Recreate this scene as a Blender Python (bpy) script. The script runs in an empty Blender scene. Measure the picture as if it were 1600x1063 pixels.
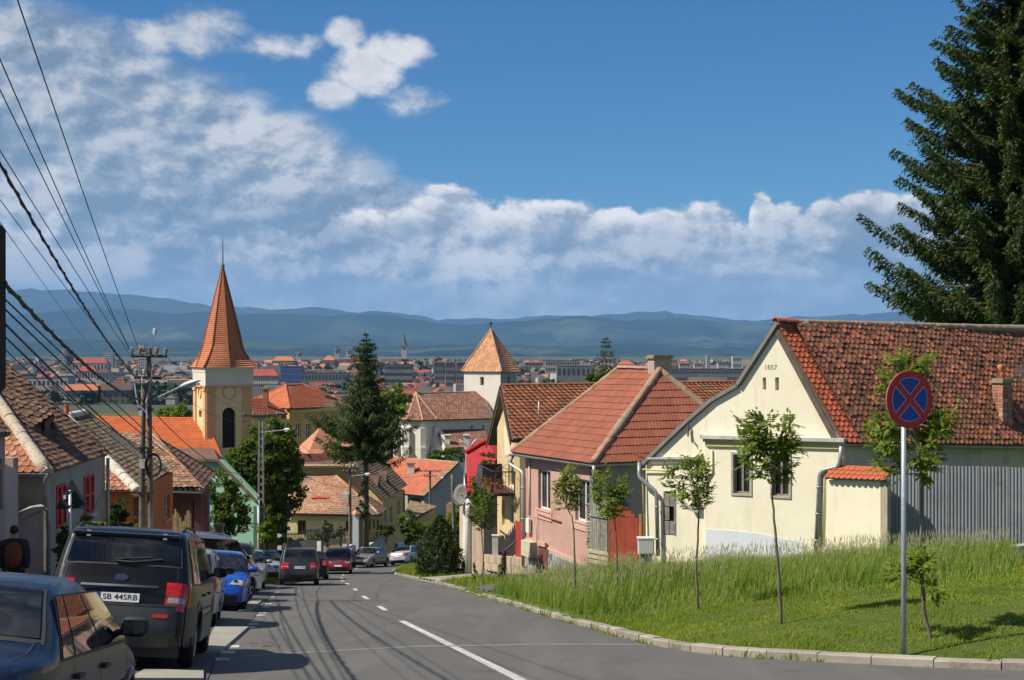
import bpy, bmesh, math, random
import numpy as np
from mathutils import Vector, Matrix
from mathutils.geometry import tessellate_polygon
PI = math.pi
R = math.radians
rnd = random.Random(7)
nr = np.random.RandomState(11)
scene = bpy.context.scene
col = scene.collection

# ------------------------------------------------------------------ camera
FPX, HYP = 2200.0, 548.0
cam_d = bpy.data.cameras.new("camera")
cam_d.sensor_width = 36.0
cam_d.lens = 36.0 * FPX / 1600.0
cam_d.shift_y = (HYP - 531.5) / 1600.0
cam_d.clip_start = 0.1
cam_d.clip_end = 90000.0
cam = bpy.data.objects.new("camera", cam_d)
cam.rotation_euler = (R(90), 0, 0)
col.objects.link(cam)
scene.camera = cam

# ------------------------------------------------------------------ exposure, sun
scene.view_settings.view_transform = 'Standard'
scene.view_settings.look = 'None'
scene.view_settings.gamma = 1.0
scene.view_settings.use_curve_mapping = False
scene.view_settings.exposure = 0.46
scene.render.engine = 'CYCLES'
scene.cycles.use_denoising = True
scene.cycles.max_bounces = 6
scene.cycles.diffuse_bounces = 3
scene.cycles.glossy_bounces = 3
scene.cycles.transmission_bounces = 4
scene.cycles.transparent_max_bounces = 8
scene.cycles.volume_bounces = 1
scene.cycles.caustics_reflective = False
scene.cycles.caustics_refractive = False

SUN_EL = R(50)
SUN_AZ = R(-108)                    # bearing from +Y (north), clockwise; the sun stands to the left, slightly behind us
sdir = Vector((math.sin(SUN_AZ) * math.cos(SUN_EL), math.cos(SUN_AZ) * math.cos(SUN_EL), math.sin(SUN_EL)))
sun_d = bpy.data.lights.new("sun", 'SUN')
sun_d.energy = 5.0
sun_d.angle = R(0.53)
sun_d.color = (1.0, 0.92, 0.78)
sun = bpy.data.objects.new("sun", sun_d)
sun.rotation_euler = sdir.to_track_quat('Z', 'Y').to_euler()
col.objects.link(sun)

# ------------------------------------------------------------------ node helper
class NT:
 def __init__(s, tree):
  s.t = tree; s.n = tree.nodes; s.l = tree.links
 def new(s, typ, **kw):
  nd = s.n.new(typ)
  for k, v in kw.items():
   setattr(nd, k, v)
  return nd
 def put(s, sock, v):
  if v is None: return
  if hasattr(v, 'is_linked') or hasattr(v, 'links'):
   s.l.new(v, sock)
  else:
   if sock.type == 'RGBA' and len(v) == 3: v = (*v, 1.0)
   sock.default_value = v
 def m(s, op, a, b=None, c=None, clamp=False):
  nd = s.new('ShaderNodeMath', operation=op, use_clamp=clamp)
  s.put(nd.inputs[0], a)
  if b is not None: s.put(nd.inputs[1], b)
  if c is not None: s.put(nd.inputs[2], c)
  return nd.outputs[0]
 def vm(s, op, a, b=None):
  nd = s.new('ShaderNodeVectorMath', operation=op)
  s.put(nd.inputs[0], a)
  if b is not None: s.put(nd.inputs[1], b)
  return nd.outputs[0]
 def mix(s, f, a, b, mode='MIX'):
  nd = s.new('ShaderNodeMix', data_type='RGBA', blend_type=mode)
  s.put(nd.inputs[0], f); s.put(nd.inputs[6], a); s.put(nd.inputs[7], b)
  return nd.outputs[2]
 def mixf(s, f, a, b):
  nd = s.new('ShaderNodeMix', data_type='FLOAT')
  s.put(nd.inputs[0], f); s.put(nd.inputs[2], a); s.put(nd.inputs[3], b)
  return nd.outputs[0]
 def noise(s, vec, scale, detail=4.0, rough=0.55, dist=0.0):
  nd = s.new('ShaderNodeTexNoise')
  if vec is not None: s.put(nd.inputs['Vector'], vec)
  nd.inputs['Scale'].default_value = scale
  nd.inputs['Detail'].default_value = detail
  nd.inputs['Roughness'].default_value = rough
  nd.inputs['Distortion'].default_value = dist
  return nd.outputs[0]
 def ramp(s, f, stops, interp='LINEAR'):
  nd = s.new('ShaderNodeValToRGB')
  cr = nd.color_ramp; cr.interpolation = interp
  while len(cr.elements) < len(stops): cr.elements.new(0.5)
  for e, (p, c) in zip(cr.elements, stops):
   e.position = p
   if isinstance(c, (int, float)): c = (c, c, c)
   e.color = (*c[:3], 1.0)
  s.put(nd.inputs[0], f)
  return nd.outputs[0]
 def sstep(s, lo, hi, v):
  nd = s.new('ShaderNodeMapRange', interpolation_type='SMOOTHSTEP')
  s.put(nd.inputs[0], v); s.put(nd.inputs[1], lo); s.put(nd.inputs[2], hi)
  return nd.outputs[0]
 def comb(s, x, y, z):
  nd = s.new('ShaderNodeCombineXYZ')
  for i, v in enumerate((x, y, z)): s.put(nd.inputs[i], v)
  return nd.outputs[0]

# ------------------------------------------------------------------ world: blue sky with broken cumulus over the hills
def make_world():
 w = bpy.data.worlds.new("World"); scene.world = w
 w.use_nodes = True
 n = NT(w.node_tree)
 for x in list(n.n): n.n.remove(x)
 out = n.new('ShaderNodeOutputWorld'); bg = n.new('ShaderNodeBackground')
 n.l.new(bg.outputs[0], out.inputs[0])
 sky = n.new('ShaderNodeTexSky', sky_type='NISHITA')
 sky.sun_disc = False
 sky.sun_elevation = SUN_EL
 sky.sun_rotation = SUN_AZ
 sky.altitude = 500.0; sky.air_density = 1.0; sky.dust_density = 0.6; sky.ozone_density = 2.0
 tc = n.new('ShaderNodeTexCoord')
 d = tc.outputs['Generated']
 sp = n.new('ShaderNodeSeparateXYZ'); n.put(sp.inputs[0], d)
 x, y, z = sp.outputs
 r = n.m('SQRT', n.m('ADD', n.m('MULTIPLY', x, x), n.m('MULTIPLY', y, y)))
 u = n.m('ARCTAN2', x, y)                       # bearing
 v = n.m('DIVIDE', z, n.m('MAXIMUM', r, 0.02))  # tangent of the elevation
 p = n.vm('MULTIPLY', d, (1.0, 1.0, 1.5))
 nA = n.noise(p, 5.0, 7.0, 0.52, 0.2)
 nB = n.noise(p, 15.0, 8.0, 0.60, 0.1)
 nC = n.noise(n.vm('MULTIPLY', d, (1.0, 1.0, 3.2)), 6.0, 5.0, 0.55)
 lo = n.vm('ADD', p, tuple(sdir * 0.012))
 nBl = n.noise(lo, 15.0, 8.0, 0.60, 0.1)
 cA = n.m('SUBTRACT', nA, 0.5); cB = n.m('SUBTRACT', nB, 0.5); cC = n.m('SUBTRACT', nC, 0.5); cA2 = n.m('SUBTRACT', n.noise(p, 9.0, 3.0, 0.5), 0.5)
 def ell(u0, v0, a, b, k=1.0):                 # soft ellipse, 1 at centre, 0 on the rim, negative outside
  du = n.m('DIVIDE', n.m('SUBTRACT', u, u0), a)
  dv = n.m('DIVIDE', n.m('SUBTRACT', v, v0), b)
  q = n.m('ADD', n.m('MULTIPLY', du, du), n.m('MULTIPLY', dv, dv))
  return n.m('MULTIPLY', n.m('SUBTRACT', 1.0, q), k)
 def U(px): return math.atan((px - 800) / FPX)
 def V(py): return (HYP - py) / FPX
 def mx(a, b): return n.m('MAXIMUM', a, b)
 bank = n.m('MULTIPLY', n.m('SUBTRACT', V(372), v), 30.0)
 for (a, t_, wd) in ((712, 286, 88), (640, 322, 60), (780, 312, 90), (905, 312, 86), (960, 326, 60), (850, 318, 50), (1110, 322, 90), (1192, 290, 26), (1215, 312, 60), (1355, 306, 70), (1290, 318, 60), (1450, 316, 90), (560, 322, 70), (1040, 334, 80)):
  bank = mx(bank, ell(U(a), V(t_ + 75), wd / FPX, 75 / FPX, 1.5))
 bankn = n.m('ADD', bank, n.m('ADD', n.m('MULTIPLY', cB, 4.2), n.m('MULTIPLY', cA, 1.2)))
 mbank = n.sstep(-0.15, 0.40, bankn)
 soft = ell(U(-150), V(200), 420 / FPX, 190 / FPX, 1.0)
 for (a, b, wd, ht, k) in ((110, 270, 330, 140, 1.), (370, 275, 200, 88, .9), (40, 130, 190, 110, .8), (0, 420, 700, 90, 1.2), (430, 340, 260, 70, 1.)):
  soft = mx(soft, ell(U(a), V(b), wd / FPX, ht / FPX, k))
 softn = n.m('ADD', soft, n.m('ADD', n.m('MULTIPLY', cA, 2.2), n.m('MULTIPLY', cB, .55)))
 msoft = n.sstep(-0.42, 0.30, softn)
 sg = ell(U(570), V(112), 60 / FPX, 44 / FPX, 1.0)
 for (a, b, wd, ht, k) in ((540, 58, 36, 26, .9), (620, 78, 60, 32, 1.), (528, 150, 38, 26, .8), (335, 62, 75, 40, .7), (430, 76, 80, 26, .7), (235, 120, 35, 18, .3), (640, 165, 40, 24, .35), (225, 75, 50, 20, .25)):
  sg = mx(sg, ell(U(a), V(b), wd / FPX, ht / FPX, k))
 sgn = n.m('ADD', sg, n.m('ADD', n.m('MULTIPLY', cB, 3.8), n.m('MULTIPLY', cA, 1.0)))
 msg = n.sstep(-0.25, 0.85, sgn)
 away = n.sstep(0.40, 0.62, n.m('ABSOLUTE', u))
 high = n.sstep(0.30, 0.5, v)
 oth = n.m('MULTIPLY', n.sstep(0.44, 0.60, n.noise(p, 3.0, 6.0, 0.55)), n.m('MAXIMUM', away, high))  # unseen clouds outside the view, spread wider to whiten the ambient light
 mask = mx(mx(mbank, n.m('MULTIPLY', msoft, 0.93)), mx(n.m('MULTIPLY', msg, 0.90), oth))
 lit = n.m('ADD', 0.5, n.m('MULTIPLY', n.m('SUBTRACT', nBl, nB), -5.0), clamp=True)
 rim = n.m('MULTIPLY', n.m('SUBTRACT', 1.0, n.sstep(0.25, 1.9, bankn)), n.sstep(-0.26, 0.08, cA2))
 rimG = n.m('SUBTRACT', 1.0, n.sstep(0.7, 2.2, sgn))
 upper = n.sstep(V(400), V(330), v)
 br_b = n.m('MULTIPLY', n.m('MULTIPLY', rim, upper), n.m('ADD', 0.18, n.m('MULTIPLY', lit, 1.25)))
 band = n.m('MULTIPLY', n.sstep(0.03, 0.17, cC), n.sstep(V(330), V(400), v))
 tone = n.m('ADD', n.m('MULTIPLY', lit, 0.34), n.m('MULTIPLY', n.m('ADD', n.m('ADD', n.m('MULTIPLY', cC, 1.4), n.m('MULTIPLY', cA, .8)), 0.5), 0.72))
 body = n.ramp(tone, [(0.36, (0.150, 0.195, 0.260)), (0.51, (0.255, 0.295, 0.350)), (0.70, (0.52, 0.515, 0.52))])
 lower = n.sstep(V(410), V(470), v)
 body = n.mix(n.m('MULTIPLY', lower, 0.55), body, (0.27, 0.325, 0.385))
 body = n.mix(n.m('MULTIPLY', band, 0.30), body, (0.38, 0.38, 0.40))
 patch = n.m('MULTIPLY', n.m('MULTIPLY', n.sstep(0.02, 0.20, cA), lit), msoft)
 br = mx(n.m('MULTIPLY', br_b, mbank), mx(n.m('MULTIPLY', n.m('MULTIPLY', rimG, 0.62), msg), n.m('MULTIPLY', patch, 0.55)))
 ccol = n.mix(n.m('MINIMUM', br, 1.0), body, (0.82, 0.77, 0.72))
 hs = n.new('ShaderNodeHueSaturation')
 hs.inputs['Saturation'].default_value = 1.25; hs.inputs['Value'].default_value = 1.0
 n.put(hs.inputs['Color'], sky.outputs[0])
 skyc = n.mix(1.0, hs.outputs[0], (0.0255, 0.0485, 0.065), 'MULTIPLY')
 ccol = n.mix(1.0, ccol, (1.0, 1.0, 1.0), 'MULTIPLY')
 fin = n.mix(n.m('MULTIPLY', mask, 0.97), skyc, ccol)
 n.put(bg.inputs['Color'], n.vm('MULTIPLY', fin, (10.0, 10.0, 10.0)))
 bg.inputs['Strength'].default_value = 0.1
make_world()
# ------------------------------------------------------------------ materials
MATS = {}
def pm(name, c1, c2=None, scale=3.0, rough=0.85, bump=0.0, bscale=20.0, metal=0.0, isl=0.0, c3=None, spec=0.4, objr=0.0, dirt=None, dscale=1.0, coat=0.0):
 """procedural material: two or three tones mixed by noise, optional variation per mesh island (isl) or per object (objr)"""
 if name in MATS: return MATS[name]
 m = bpy.data.materials.new(name); m.use_nodes = True
 n = NT(m.node_tree)
 bs = n.n['Principled BSDF']
 tc = n.new('ShaderNodeTexCoord'); o = tc.outputs['Object']
 c2 = c2 or tuple(min(1, v * 1.25) for v in c1)
 f = n.noise(o, scale, 5.0, 0.6)
 c = n.ramp(f, [(0.32, c1), (0.68, c2)])
 if c3:
  g = n.noise(o, scale * 3.7, 4.0, 0.6)
  c = n.mix(n.sstep(0.52, 0.7, g), c, c3)
 if isl > 0 or objr > 0:
  if isl > 0:
   geo = n.new('ShaderNodeNewGeometry'); rv = geo.outputs['Random Per Island']; k = isl
  else:
   oi = n.new('ShaderNodeObjectInfo'); rv = oi.outputs['Random']; k = objr
  f2 = n.m('ADD', 1.0 - k, n.m('MULTIPLY', rv, 2 * k))
  c = n.mix(1.0, c, n.comb(f2, f2, f2), 'MULTIPLY')
  if c3 and isl > 0:
   wn = n.new('ShaderNodeTexWhiteNoise', noise_dimensions='1D'); n.put(wn.inputs['W'], rv)
   c = n.mix(n.m('MULTIPLY', n.m('GREATER_THAN', wn.outputs['Value'], 0.85), 0.75), c, c3)
 if dirt:
  g = n.noise(o, dscale, 6.0, 0.65)
  c = n.mix(n.m('MULTIPLY', n.sstep(0.5, 0.75, g), 0.6), c, dirt)
 if 'render' in name:
  sk = n.noise(n.vm('MULTIPLY', o, (2.2, 2.2, .22)), 1.6, 5.0, 0.65)
  c = n.mix(n.m('MULTIPLY', n.sstep(0.50, 0.72, sk), 0.30), c, tuple(v * .62 for v in c1))
  c = n.mix(n.m('MULTIPLY', n.sstep(0.62, 0.66, n.noise(o, .9, 6.0, .7)), 0.22), c, tuple(min(1, v * 1.2) for v in c2))
 n.put(bs.inputs['Base Color'], c)
 bs.inputs['Roughness'].default_value = rough
 bs.inputs['Metallic'].default_value = metal
 bs.inputs['Specular IOR Level'].default_value = spec
 if coat:
  bs.inputs['Coat Weight'].default_value = coat; bs.inputs['Coat Roughness'].default_value = 0.04
 if bump > 0:
  bp = n.new('ShaderNodeBump'); bp.inputs['Strength'].default_value = bump; bp.inputs['Distance'].default_value = 0.02
  n.put(bp.inputs['Height'], n.noise(o, bscale, 4.0, 0.6))
  n.l.new(bp.outputs[0], bs.inputs['Normal'])
 MATS[name] = m
 return m

def leafmat(name, c1, c2, trans=0.35, hue=0.3):
 if name in MATS: return MATS[name]
 m = bpy.data.materials.new(name); m.use_nodes = True
 n = NT(m.node_tree)
 bs = n.n['Principled BSDF']; out = n.n['Material Output']
 geo = n.new('ShaderNodeNewGeometry')
 tc = n.new('ShaderNodeTexCoord')
 f = n.m('ADD', n.m('MULTIPLY', geo.outputs['Random Per Island'], 0.6), n.m('MULTIPLY', n.noise(tc.outputs['Object'], 0.9, 3.0), 0.4))
 c = n.ramp(f, [(0.2, c1), (0.75, c2)])
 n.put(bs.inputs['Base Color'], c)
 bs.inputs['Roughness'].default_value = 0.6
 bs.inputs['Specular IOR Level'].default_value = 0.25
 tr = n.new('ShaderNodeBsdfTranslucent')
 n.put(tr.inputs['Color'], n.mix(1.0, c, (1.25, 1.35, 0.6), 'MULTIPLY'))
 ms = n.new('ShaderNodeMixShader'); ms.inputs[0].default_value = trans
 n.l.new(bs.outputs[0], ms.inputs[1]); n.l.new(tr.outputs[0], ms.inputs[2]); n.l.new(ms.outputs[0], out.inputs['Surface'])
 MATS[name] = m
 return m

# ------------------------------------------------------------------ object helpers
def tag(o, label=None, cat=None, group=None, kind=None):
 if label: o['label'] = label
 if cat: o['category'] = cat
 if group: o['group'] = group
 if kind: o['kind'] = kind
 return o
def thing(name, label, cat, loc=(0, 0, 0), rz=0.0, group=None):
 o = bpy.data.objects.new(name, None); o.empty_display_size = 0.2
 col.objects.link(o); o.location = loc; o.rotation_euler = (0, 0, rz)
 o.matrix_basis = Matrix.Translation(Vector(loc)) @ Matrix.Rotation(rz, 4, 'Z')
 return tag(o, label, cat, group)
def link(name, me, parent=None, mat=None, world=True):
 """link a mesh; its vertices are in the coordinates of the thing it belongs to"""
 o = bpy.data.objects.new(name, me); col.objects.link(o)
 if mat is not None and len(me.materials) == 0:
  for mm in (mat if isinstance(mat, (list, tuple)) else [mat]): me.materials.append(mm)
 if parent is not None:
  o.parent = parent
  if world: o.matrix_parent_inverse = wm(parent).inverted()
 return o
def wm(o):
 m = o.matrix_basis.copy()
 return (wm(o.parent) @ o.matrix_parent_inverse @ m) if o.parent else m
def copy_tree(o, parent=None):
 c = o.copy(); col.objects.link(c); c.parent = parent
 for ch in list(o.children): copy_tree(ch, c)
 return c

class MB:
 """collects polygons of one part"""
 def __init__(s): s.v = []; s.f = []; s.mi = []; s.cur = 0
 def add(s, vs, fs):
  b = len(s.v); s.v += [tuple(p) for p in vs]
  for f in fs: s.f.append(tuple(b + i for i in f)); s.mi.append(s.cur)
  return s
 def box(s, c, size, rz=0.0, M=None):
  cx, cy, cz = c; hx, hy, hz = size[0] / 2, size[1] / 2, size[2] / 2
  vs = []
  cr, sr = math.cos(rz), math.sin(rz)
  for sx, sy, sz in ((-1,-1,-1),(1,-1,-1),(1,1,-1),(-1,1,-1),(-1,-1,1),(1,-1,1),(1,1,1),(-1,1,1)):
   x, y, z = sx*hx, sy*hy, sz*hz
   p = Vector((cx + x*cr - y*sr, cy + x*sr + y*cr, cz + z))
   vs.append(M @ p if M else p)
  return s.add(vs, BOXF)
 def frame_box(s, o, ux, uy, uz):
  """box from corner o along three edge vectors"""
  o = Vector(o); ux = Vector(ux); uy = Vector(uy); uz = Vector(uz)
  vs = [o, o+ux, o+ux+uy, o+uy, o+uz, o+ux+uz, o+ux+uy+uz, o+uy+uz]
  fs = BOXF if ux.cross(uy).dot(uz) > 0 else [tuple(reversed(f)) for f in BOXF]
  return s.add(vs, fs)
 def tube(s, pts, rad, seg=8, caps=True):
  pts = [Vector(p) for p in pts]
  if not isinstance(rad, (list, tuple)): rad = [rad] * len(pts)
  b = len(s.v); prev = None
  for i, p in enumerate(pts):
   t = (pts[min(i+1, len(pts)-1)] - pts[max(i-1, 0)]).normalized()
   if prev is None:
    a = t.cross(Vector((0, 0, 1)))
    if a.length < 1e-3: a = t.cross(Vector((0, 1, 0)))
   else: a = prev - t * prev.dot(t)
   a.normalize(); prev = a; c = t.cross(a)
   for k in range(seg):
    th = 2*PI*k/seg
    s.v.append(tuple(p + (a*math.cos(th) + c*math.sin(th)) * rad[i]))
  for i in range(len(pts)-1):
   for k in range(seg):
    k2 = (k+1) % seg
    s.f.append((b+i*seg+k, b+i*seg+k2, b+(i+1)*seg+k2, b+(i+1)*seg+k)); s.mi.append(s.cur)
  if caps:
   s.f.append(tuple(b+k for k in reversed(range(seg)))); s.mi.append(s.cur)
   s.f.append(tuple(b+(len(pts)-1)*seg+k for k in range(seg))); s.mi.append(s.cur)
  return s
 def prism(s, poly, d):
  """planar polygon (3D points, front side counter-clockwise) given thickness along -d ... back"""
  n = len(poly); P1 = [Vector(p) for p in poly]; P2 = [p + Vector(d) for p in P1]
  nm = Vector((0,0,0))
  for i in range(n): nm += P1[i].cross(P1[(i+1) % n])
  flip = nm.dot(Vector(d)) > 0
  f = [tuple(range(n)), tuple(reversed(range(n, 2*n)))] + [(i, i+n, (i+1) % n + n, (i+1) % n) for i in range(n)]
  if flip: f = [tuple(reversed(q)) for q in f]
  return s.add(P1 + P2, f)
 def lathe(s, prof, c=(0,0,0), seg=16, axis='Z', M=None):
  b = len(s.v)
  for (r, h) in prof:
   for k in range(seg):
    th = 2*PI*k/seg
    p = (r*math.cos(th), r*math.sin(th), h) if axis == 'Z' else ((r*math.cos(th), h, r*math.sin(th)) if axis == 'Y' else (h, r*math.cos(th), r*math.sin(th)))
    p = Vector(p) + Vector(c)
    s.v.append(tuple(M @ p if M else p))
  for i in range(len(prof)-1):
   for k in range(seg):
    k2 = (k+1) % seg
    s.f.append((b+i*seg+k, b+i*seg+k2, b+(i+1)*seg+k2, b+(i+1)*seg+k)); s.mi.append(s.cur)
  return s
 def mesh(s, name, mats=None, smooth=False):
  me = bpy.data.meshes.new(name)
  me.from_pydata(s.v, [], s.f)
  if mats is not None:
   for mm in (mats if isinstance(mats, (list, tuple)) else [mats]): me.materials.append(mm)
   if any(s.mi): me.polygons.foreach_set('material_index', s.mi)
  if smooth: me.polygons.foreach_set('use_smooth', [True] * len(me.polygons))
  me.update()
  return me
 def build(s, name, mat, parent=None, smooth=False, fix=False):
  me = s.mesh(name, mat, smooth)
  if fix:
   bm = bmesh.new(); bm.from_mesh(me); bmesh.ops.recalc_face_normals(bm, faces=bm.faces); bm.to_mesh(me); bm.free()
  return link(name, me, parent)
BOXF = [(0,3,2,1),(4,5,6,7),(0,1,5,4),(1,2,6,5),(2,3,7,6),(3,0,4,7)]

def npmesh(name, V, F, mat, parent=None, smooth=False):
 """fast mesh from numpy arrays; F is (n,3) or (n,4)"""
 me = bpy.data.meshes.new(name)
 V = np.asarray(V, dtype=np.float32); F = np.asarray(F, dtype=np.int32)
 k = F.shape[1]
 me.vertices.add(len(V)); me.vertices.foreach_set('co', V.ravel())
 me.loops.add(F.size); me.loops.foreach_set('vertex_index', F.ravel())
 me.polygons.add(len(F)); me.polygons.foreach_set('loop_start', np.arange(0, F.size, k, dtype=np.int32))
 if smooth: me.polygons.foreach_set('use_smooth', np.ones(len(F), dtype=bool))
 me.update(calc_edges=True)
 me.materials.append(mat)
 return link(name, me, parent)

# ------------------------------------------------------------------ where things stand
def P(px, py, Y):
 """a point seen at photo pixel (px, py) that stands Y metres away"""
 return Vector(((px - 800) / FPX * Y, Y, (HYP - py) / FPX * Y))
def PX(px, Y): return (px - 800) / FPX * Y
def PZ(py, Y): return (HYP - py) / FPX * Y
def lerp(a, b, t): return a + (b - a) * t
def interp(x, xs, ys): return float(np.interp(x, xs, ys))
BASE_Y = [-40, 0, 90, 104, 125, 145, 170, 200, 450, 700, 60000]
BASE_Z = [1.0, -1.6, -14.3, -16.05, -18.5, -21.0, -25.0, -28.5, -45.0, -47, -47.0]
KR_Y = [-60, 14, 17.0, 18.3, 19.3, 20.0, 20.8, 22.2, 24.3, 31.4, 44, 64, 78, 88, 96, 106, 118, 132, 150, 170]
KR_X = [60, 40, 13.0, 6.66, 5.3, 4.4, 3.35, 2.65, 2.2, 1.14, -.5, -3.3, -5.6, -7.3, -8.2, -8.4, -7.2, -4.0, 3.0, 14.0]
KL_Y = [-60, 0, 10, 20.7, 33.5, 54, 64, 74, 88, 100, 112, 124, 136, 150, 170]
KL_X = [9, -0.2, -2.4, -4.35, -6.1, -9.1, -10.7, -12.2, -14.2, -15.3, -15.6, -14.8, -11.5, -4.0, 7.0]
CL_Y = [0, 17.3, 31.4, 38.7, 46.9, 56.8, 66, 72, 80, 90, 100, 112, 124, 136, 150, 170]
CL_X = [2.6, .095, -2.46, -3.6, -4.9, -6.35, -7.75, -8.7, -9.7, -10.75, -11.3, -11.5, -10.8, -7.6, -.5, 10.5]
_y = np.arange(12, 40, .1); _x = np.interp(_y, KR_Y, KR_X)
for _ in range(2): _x = np.convolve(np.pad(_x, 6, mode='edge'), np.ones(13) / 13, 'valid')
_m = (_y > 15) & (_y < 39)
KR_X = [v for y_, v in zip(KR_Y, KR_X) if y_ <= 14] + list(_x[_m]) + [v for y_, v in zip(KR_Y, KR_X) if y_ >= 44]
KR_Y = [y_ for y_ in KR_Y if y_ <= 14] + list(_y[_m]) + [y_ for y_ in KR_Y if y_ >= 44]
def kr(y): return interp(y, KR_Y, KR_X)
def kl(y): return interp(y, KL_Y, KL_X)
def cl(y): return interp(y, CL_Y, CL_X)
def base(y): return interp(y, BASE_Y, BASE_Z)
krs = np.array([(kr(y), y) for y in np.concatenate([np.arange(14, 30, .35), np.arange(30, 170, 1.5)])])
kls = np.array([(kl(y), y) for y in np.arange(-2, 170, 1.5)])
def gz(x, y):
 """height of the finished ground"""
 b = base(y)
 w = max(0.0, min(1.0, (190 - y) / 60.0))
 if y > 190: return b
 if x > kr(y):
  d = float(np.sqrt(((krs - (x, y)) ** 2).sum(1).min()))
  e = max(0.0, min(1.0, (90 - y) / 35.0))
  return b + (.05 + .05 * min(1, d / .5)) * w + e * 1.5 * (1 - math.exp(-max(0, d - .25) / 7.0))
 if x < kl(y):
  d = kl(y) - x
  return b + w * 0.055 * min(d, 12.0)
 return b
def ground(px, py, y0=8.0, y1=160.0):
 """the ground point seen at a photo pixel"""
 prev = y0
 y = y0
 while y < y1:
  q = P(px, py, y)
  if q.z <= gz(q.x, y):
   a, b = prev, y
   for _ in range(20):
    m_ = (a + b) / 2; q = P(px, py, m_)
    if q.z <= gz(q.x, m_): b = m_
    else: a = m_
   q = P(px, py, b); q.z = gz(q.x, b); return q
  prev = y; y += 0.25
 return P(px, py, y1)
def on(x, y, dz=0.0): return Vector((x, y, gz(x, y) + dz))
# ------------------------------------------------------------------ ground, road, kerbs
def earth_mat():
 m = bpy.data.materials.new("earth_grass"); m.use_nodes = True
 n = NT(m.node_tree); bs = n.n['Principled BSDF']
 tc = n.new('ShaderNodeTexCoord'); o = tc.outputs['Object']
 near = n.ramp(n.noise(o, 0.6, 6.0, 0.65), [(0.3, (0.050, 0.075, 0.016)), (0.6, (0.085, 0.115, 0.026)), (0.8, (0.14, 0.13, 0.05))])
 near = n.mix(n.sstep(0.55, 0.75, n.noise(o, 6.0, 4.0, 0.7)), near, (0.11, 0.10, 0.045))
 far = n.ramp(n.noise(o, 0.0035, 6.0, 0.7), [(0.36, (0.022, 0.036, 0.012)), (0.47, (0.050, 0.070, 0.022)), (0.56, (0.115, 0.105, 0.05)), (0.66, (0.04, 0.06, 0.02))])
 sp = n.new('ShaderNodeSeparateXYZ'); n.put(sp.inputs[0], o)
 n.put(bs.inputs['Base Color'], n.mix(n.sstep(150, 260, sp.outputs[1]), near, far))
 bs.inputs['Roughness'].default_value = 1.0; bs.inputs['Specular IOR Level'].default_value = 0.1
 bp = n.new('ShaderNodeBump'); bp.inputs['Strength'].default_value = 0.5; bp.inputs['Distance'].default_value = 0.04
 n.put(bp.inputs['Height'], n.noise(o, 9.0, 5.0, 0.7)); n.l.new(bp.outputs[0], bs.inputs['Normal'])
 return m
def build_ground():
 ys = np.concatenate([[-60, -30, -10], np.arange(-4, 16, 1.0), np.arange(16, 21.5, .035), np.arange(21.5, 24, .1), np.arange(24, 30, .25), np.arange(30, 60, .5), np.arange(60, 190, 2.0),
       [190, 200, 230, 270, 320, 380, 450, 600, 800, 1200, 2000, 3500, 6000, 10000, 16000, 24000, 34000, 42000]])
 V = []
 tl = np.array([400, 150, 60, 30, 20, 14, 10, 7, 5, 3.5, 2.9, 2.6, 1.8, 1.2, .7, .3, .14])
 tr = np.array([.12, .3, .6, 1.0, 1.6, 2.4, 3.4, 4.6, 6.0, 8.0, 10, 13, 17, 22, 30, 45, 80, 180, 500])
 for y in ys:
  if y < 190:
   a, b = kl(y), kr(y)
   zr = base(y) - 0.06
   row = [(a - t, y, gz(a - t, y) - 0.012) for t in tl] + [(lerp(a + .02, b - .02, t), y, zr) for t in (0, .25, .5, .75, 1)] + \
     [(b + t, y, gz(b + t, y)) for t in tr]
   row[0] = (-1500, y, row[0][2]); row[-1] = (1500, y, row[-1][2])
  else:
   nn = len(tl) + 5 + len(tr); wdt = 1500 + max(0, y - 200) * 2.0
   row = [(lerp(-wdt, wdt, i / (nn - 1)), y, base(y)) for i in range(nn)]
  V += row
 nx = len(tl) + 5 + len(tr)
 F = [(j*nx+i, j*nx+i+1, (j+1)*nx+i+1, (j+1)*nx+i) for j in range(len(ys)-1) for i in range(nx-1)]
 g = npmesh("ground", V, F, earth_mat(), smooth=True)
 tag(g, "sloping grassy ground running down to the wide plain and its town", "ground", kind='structure')
build_ground()

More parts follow.
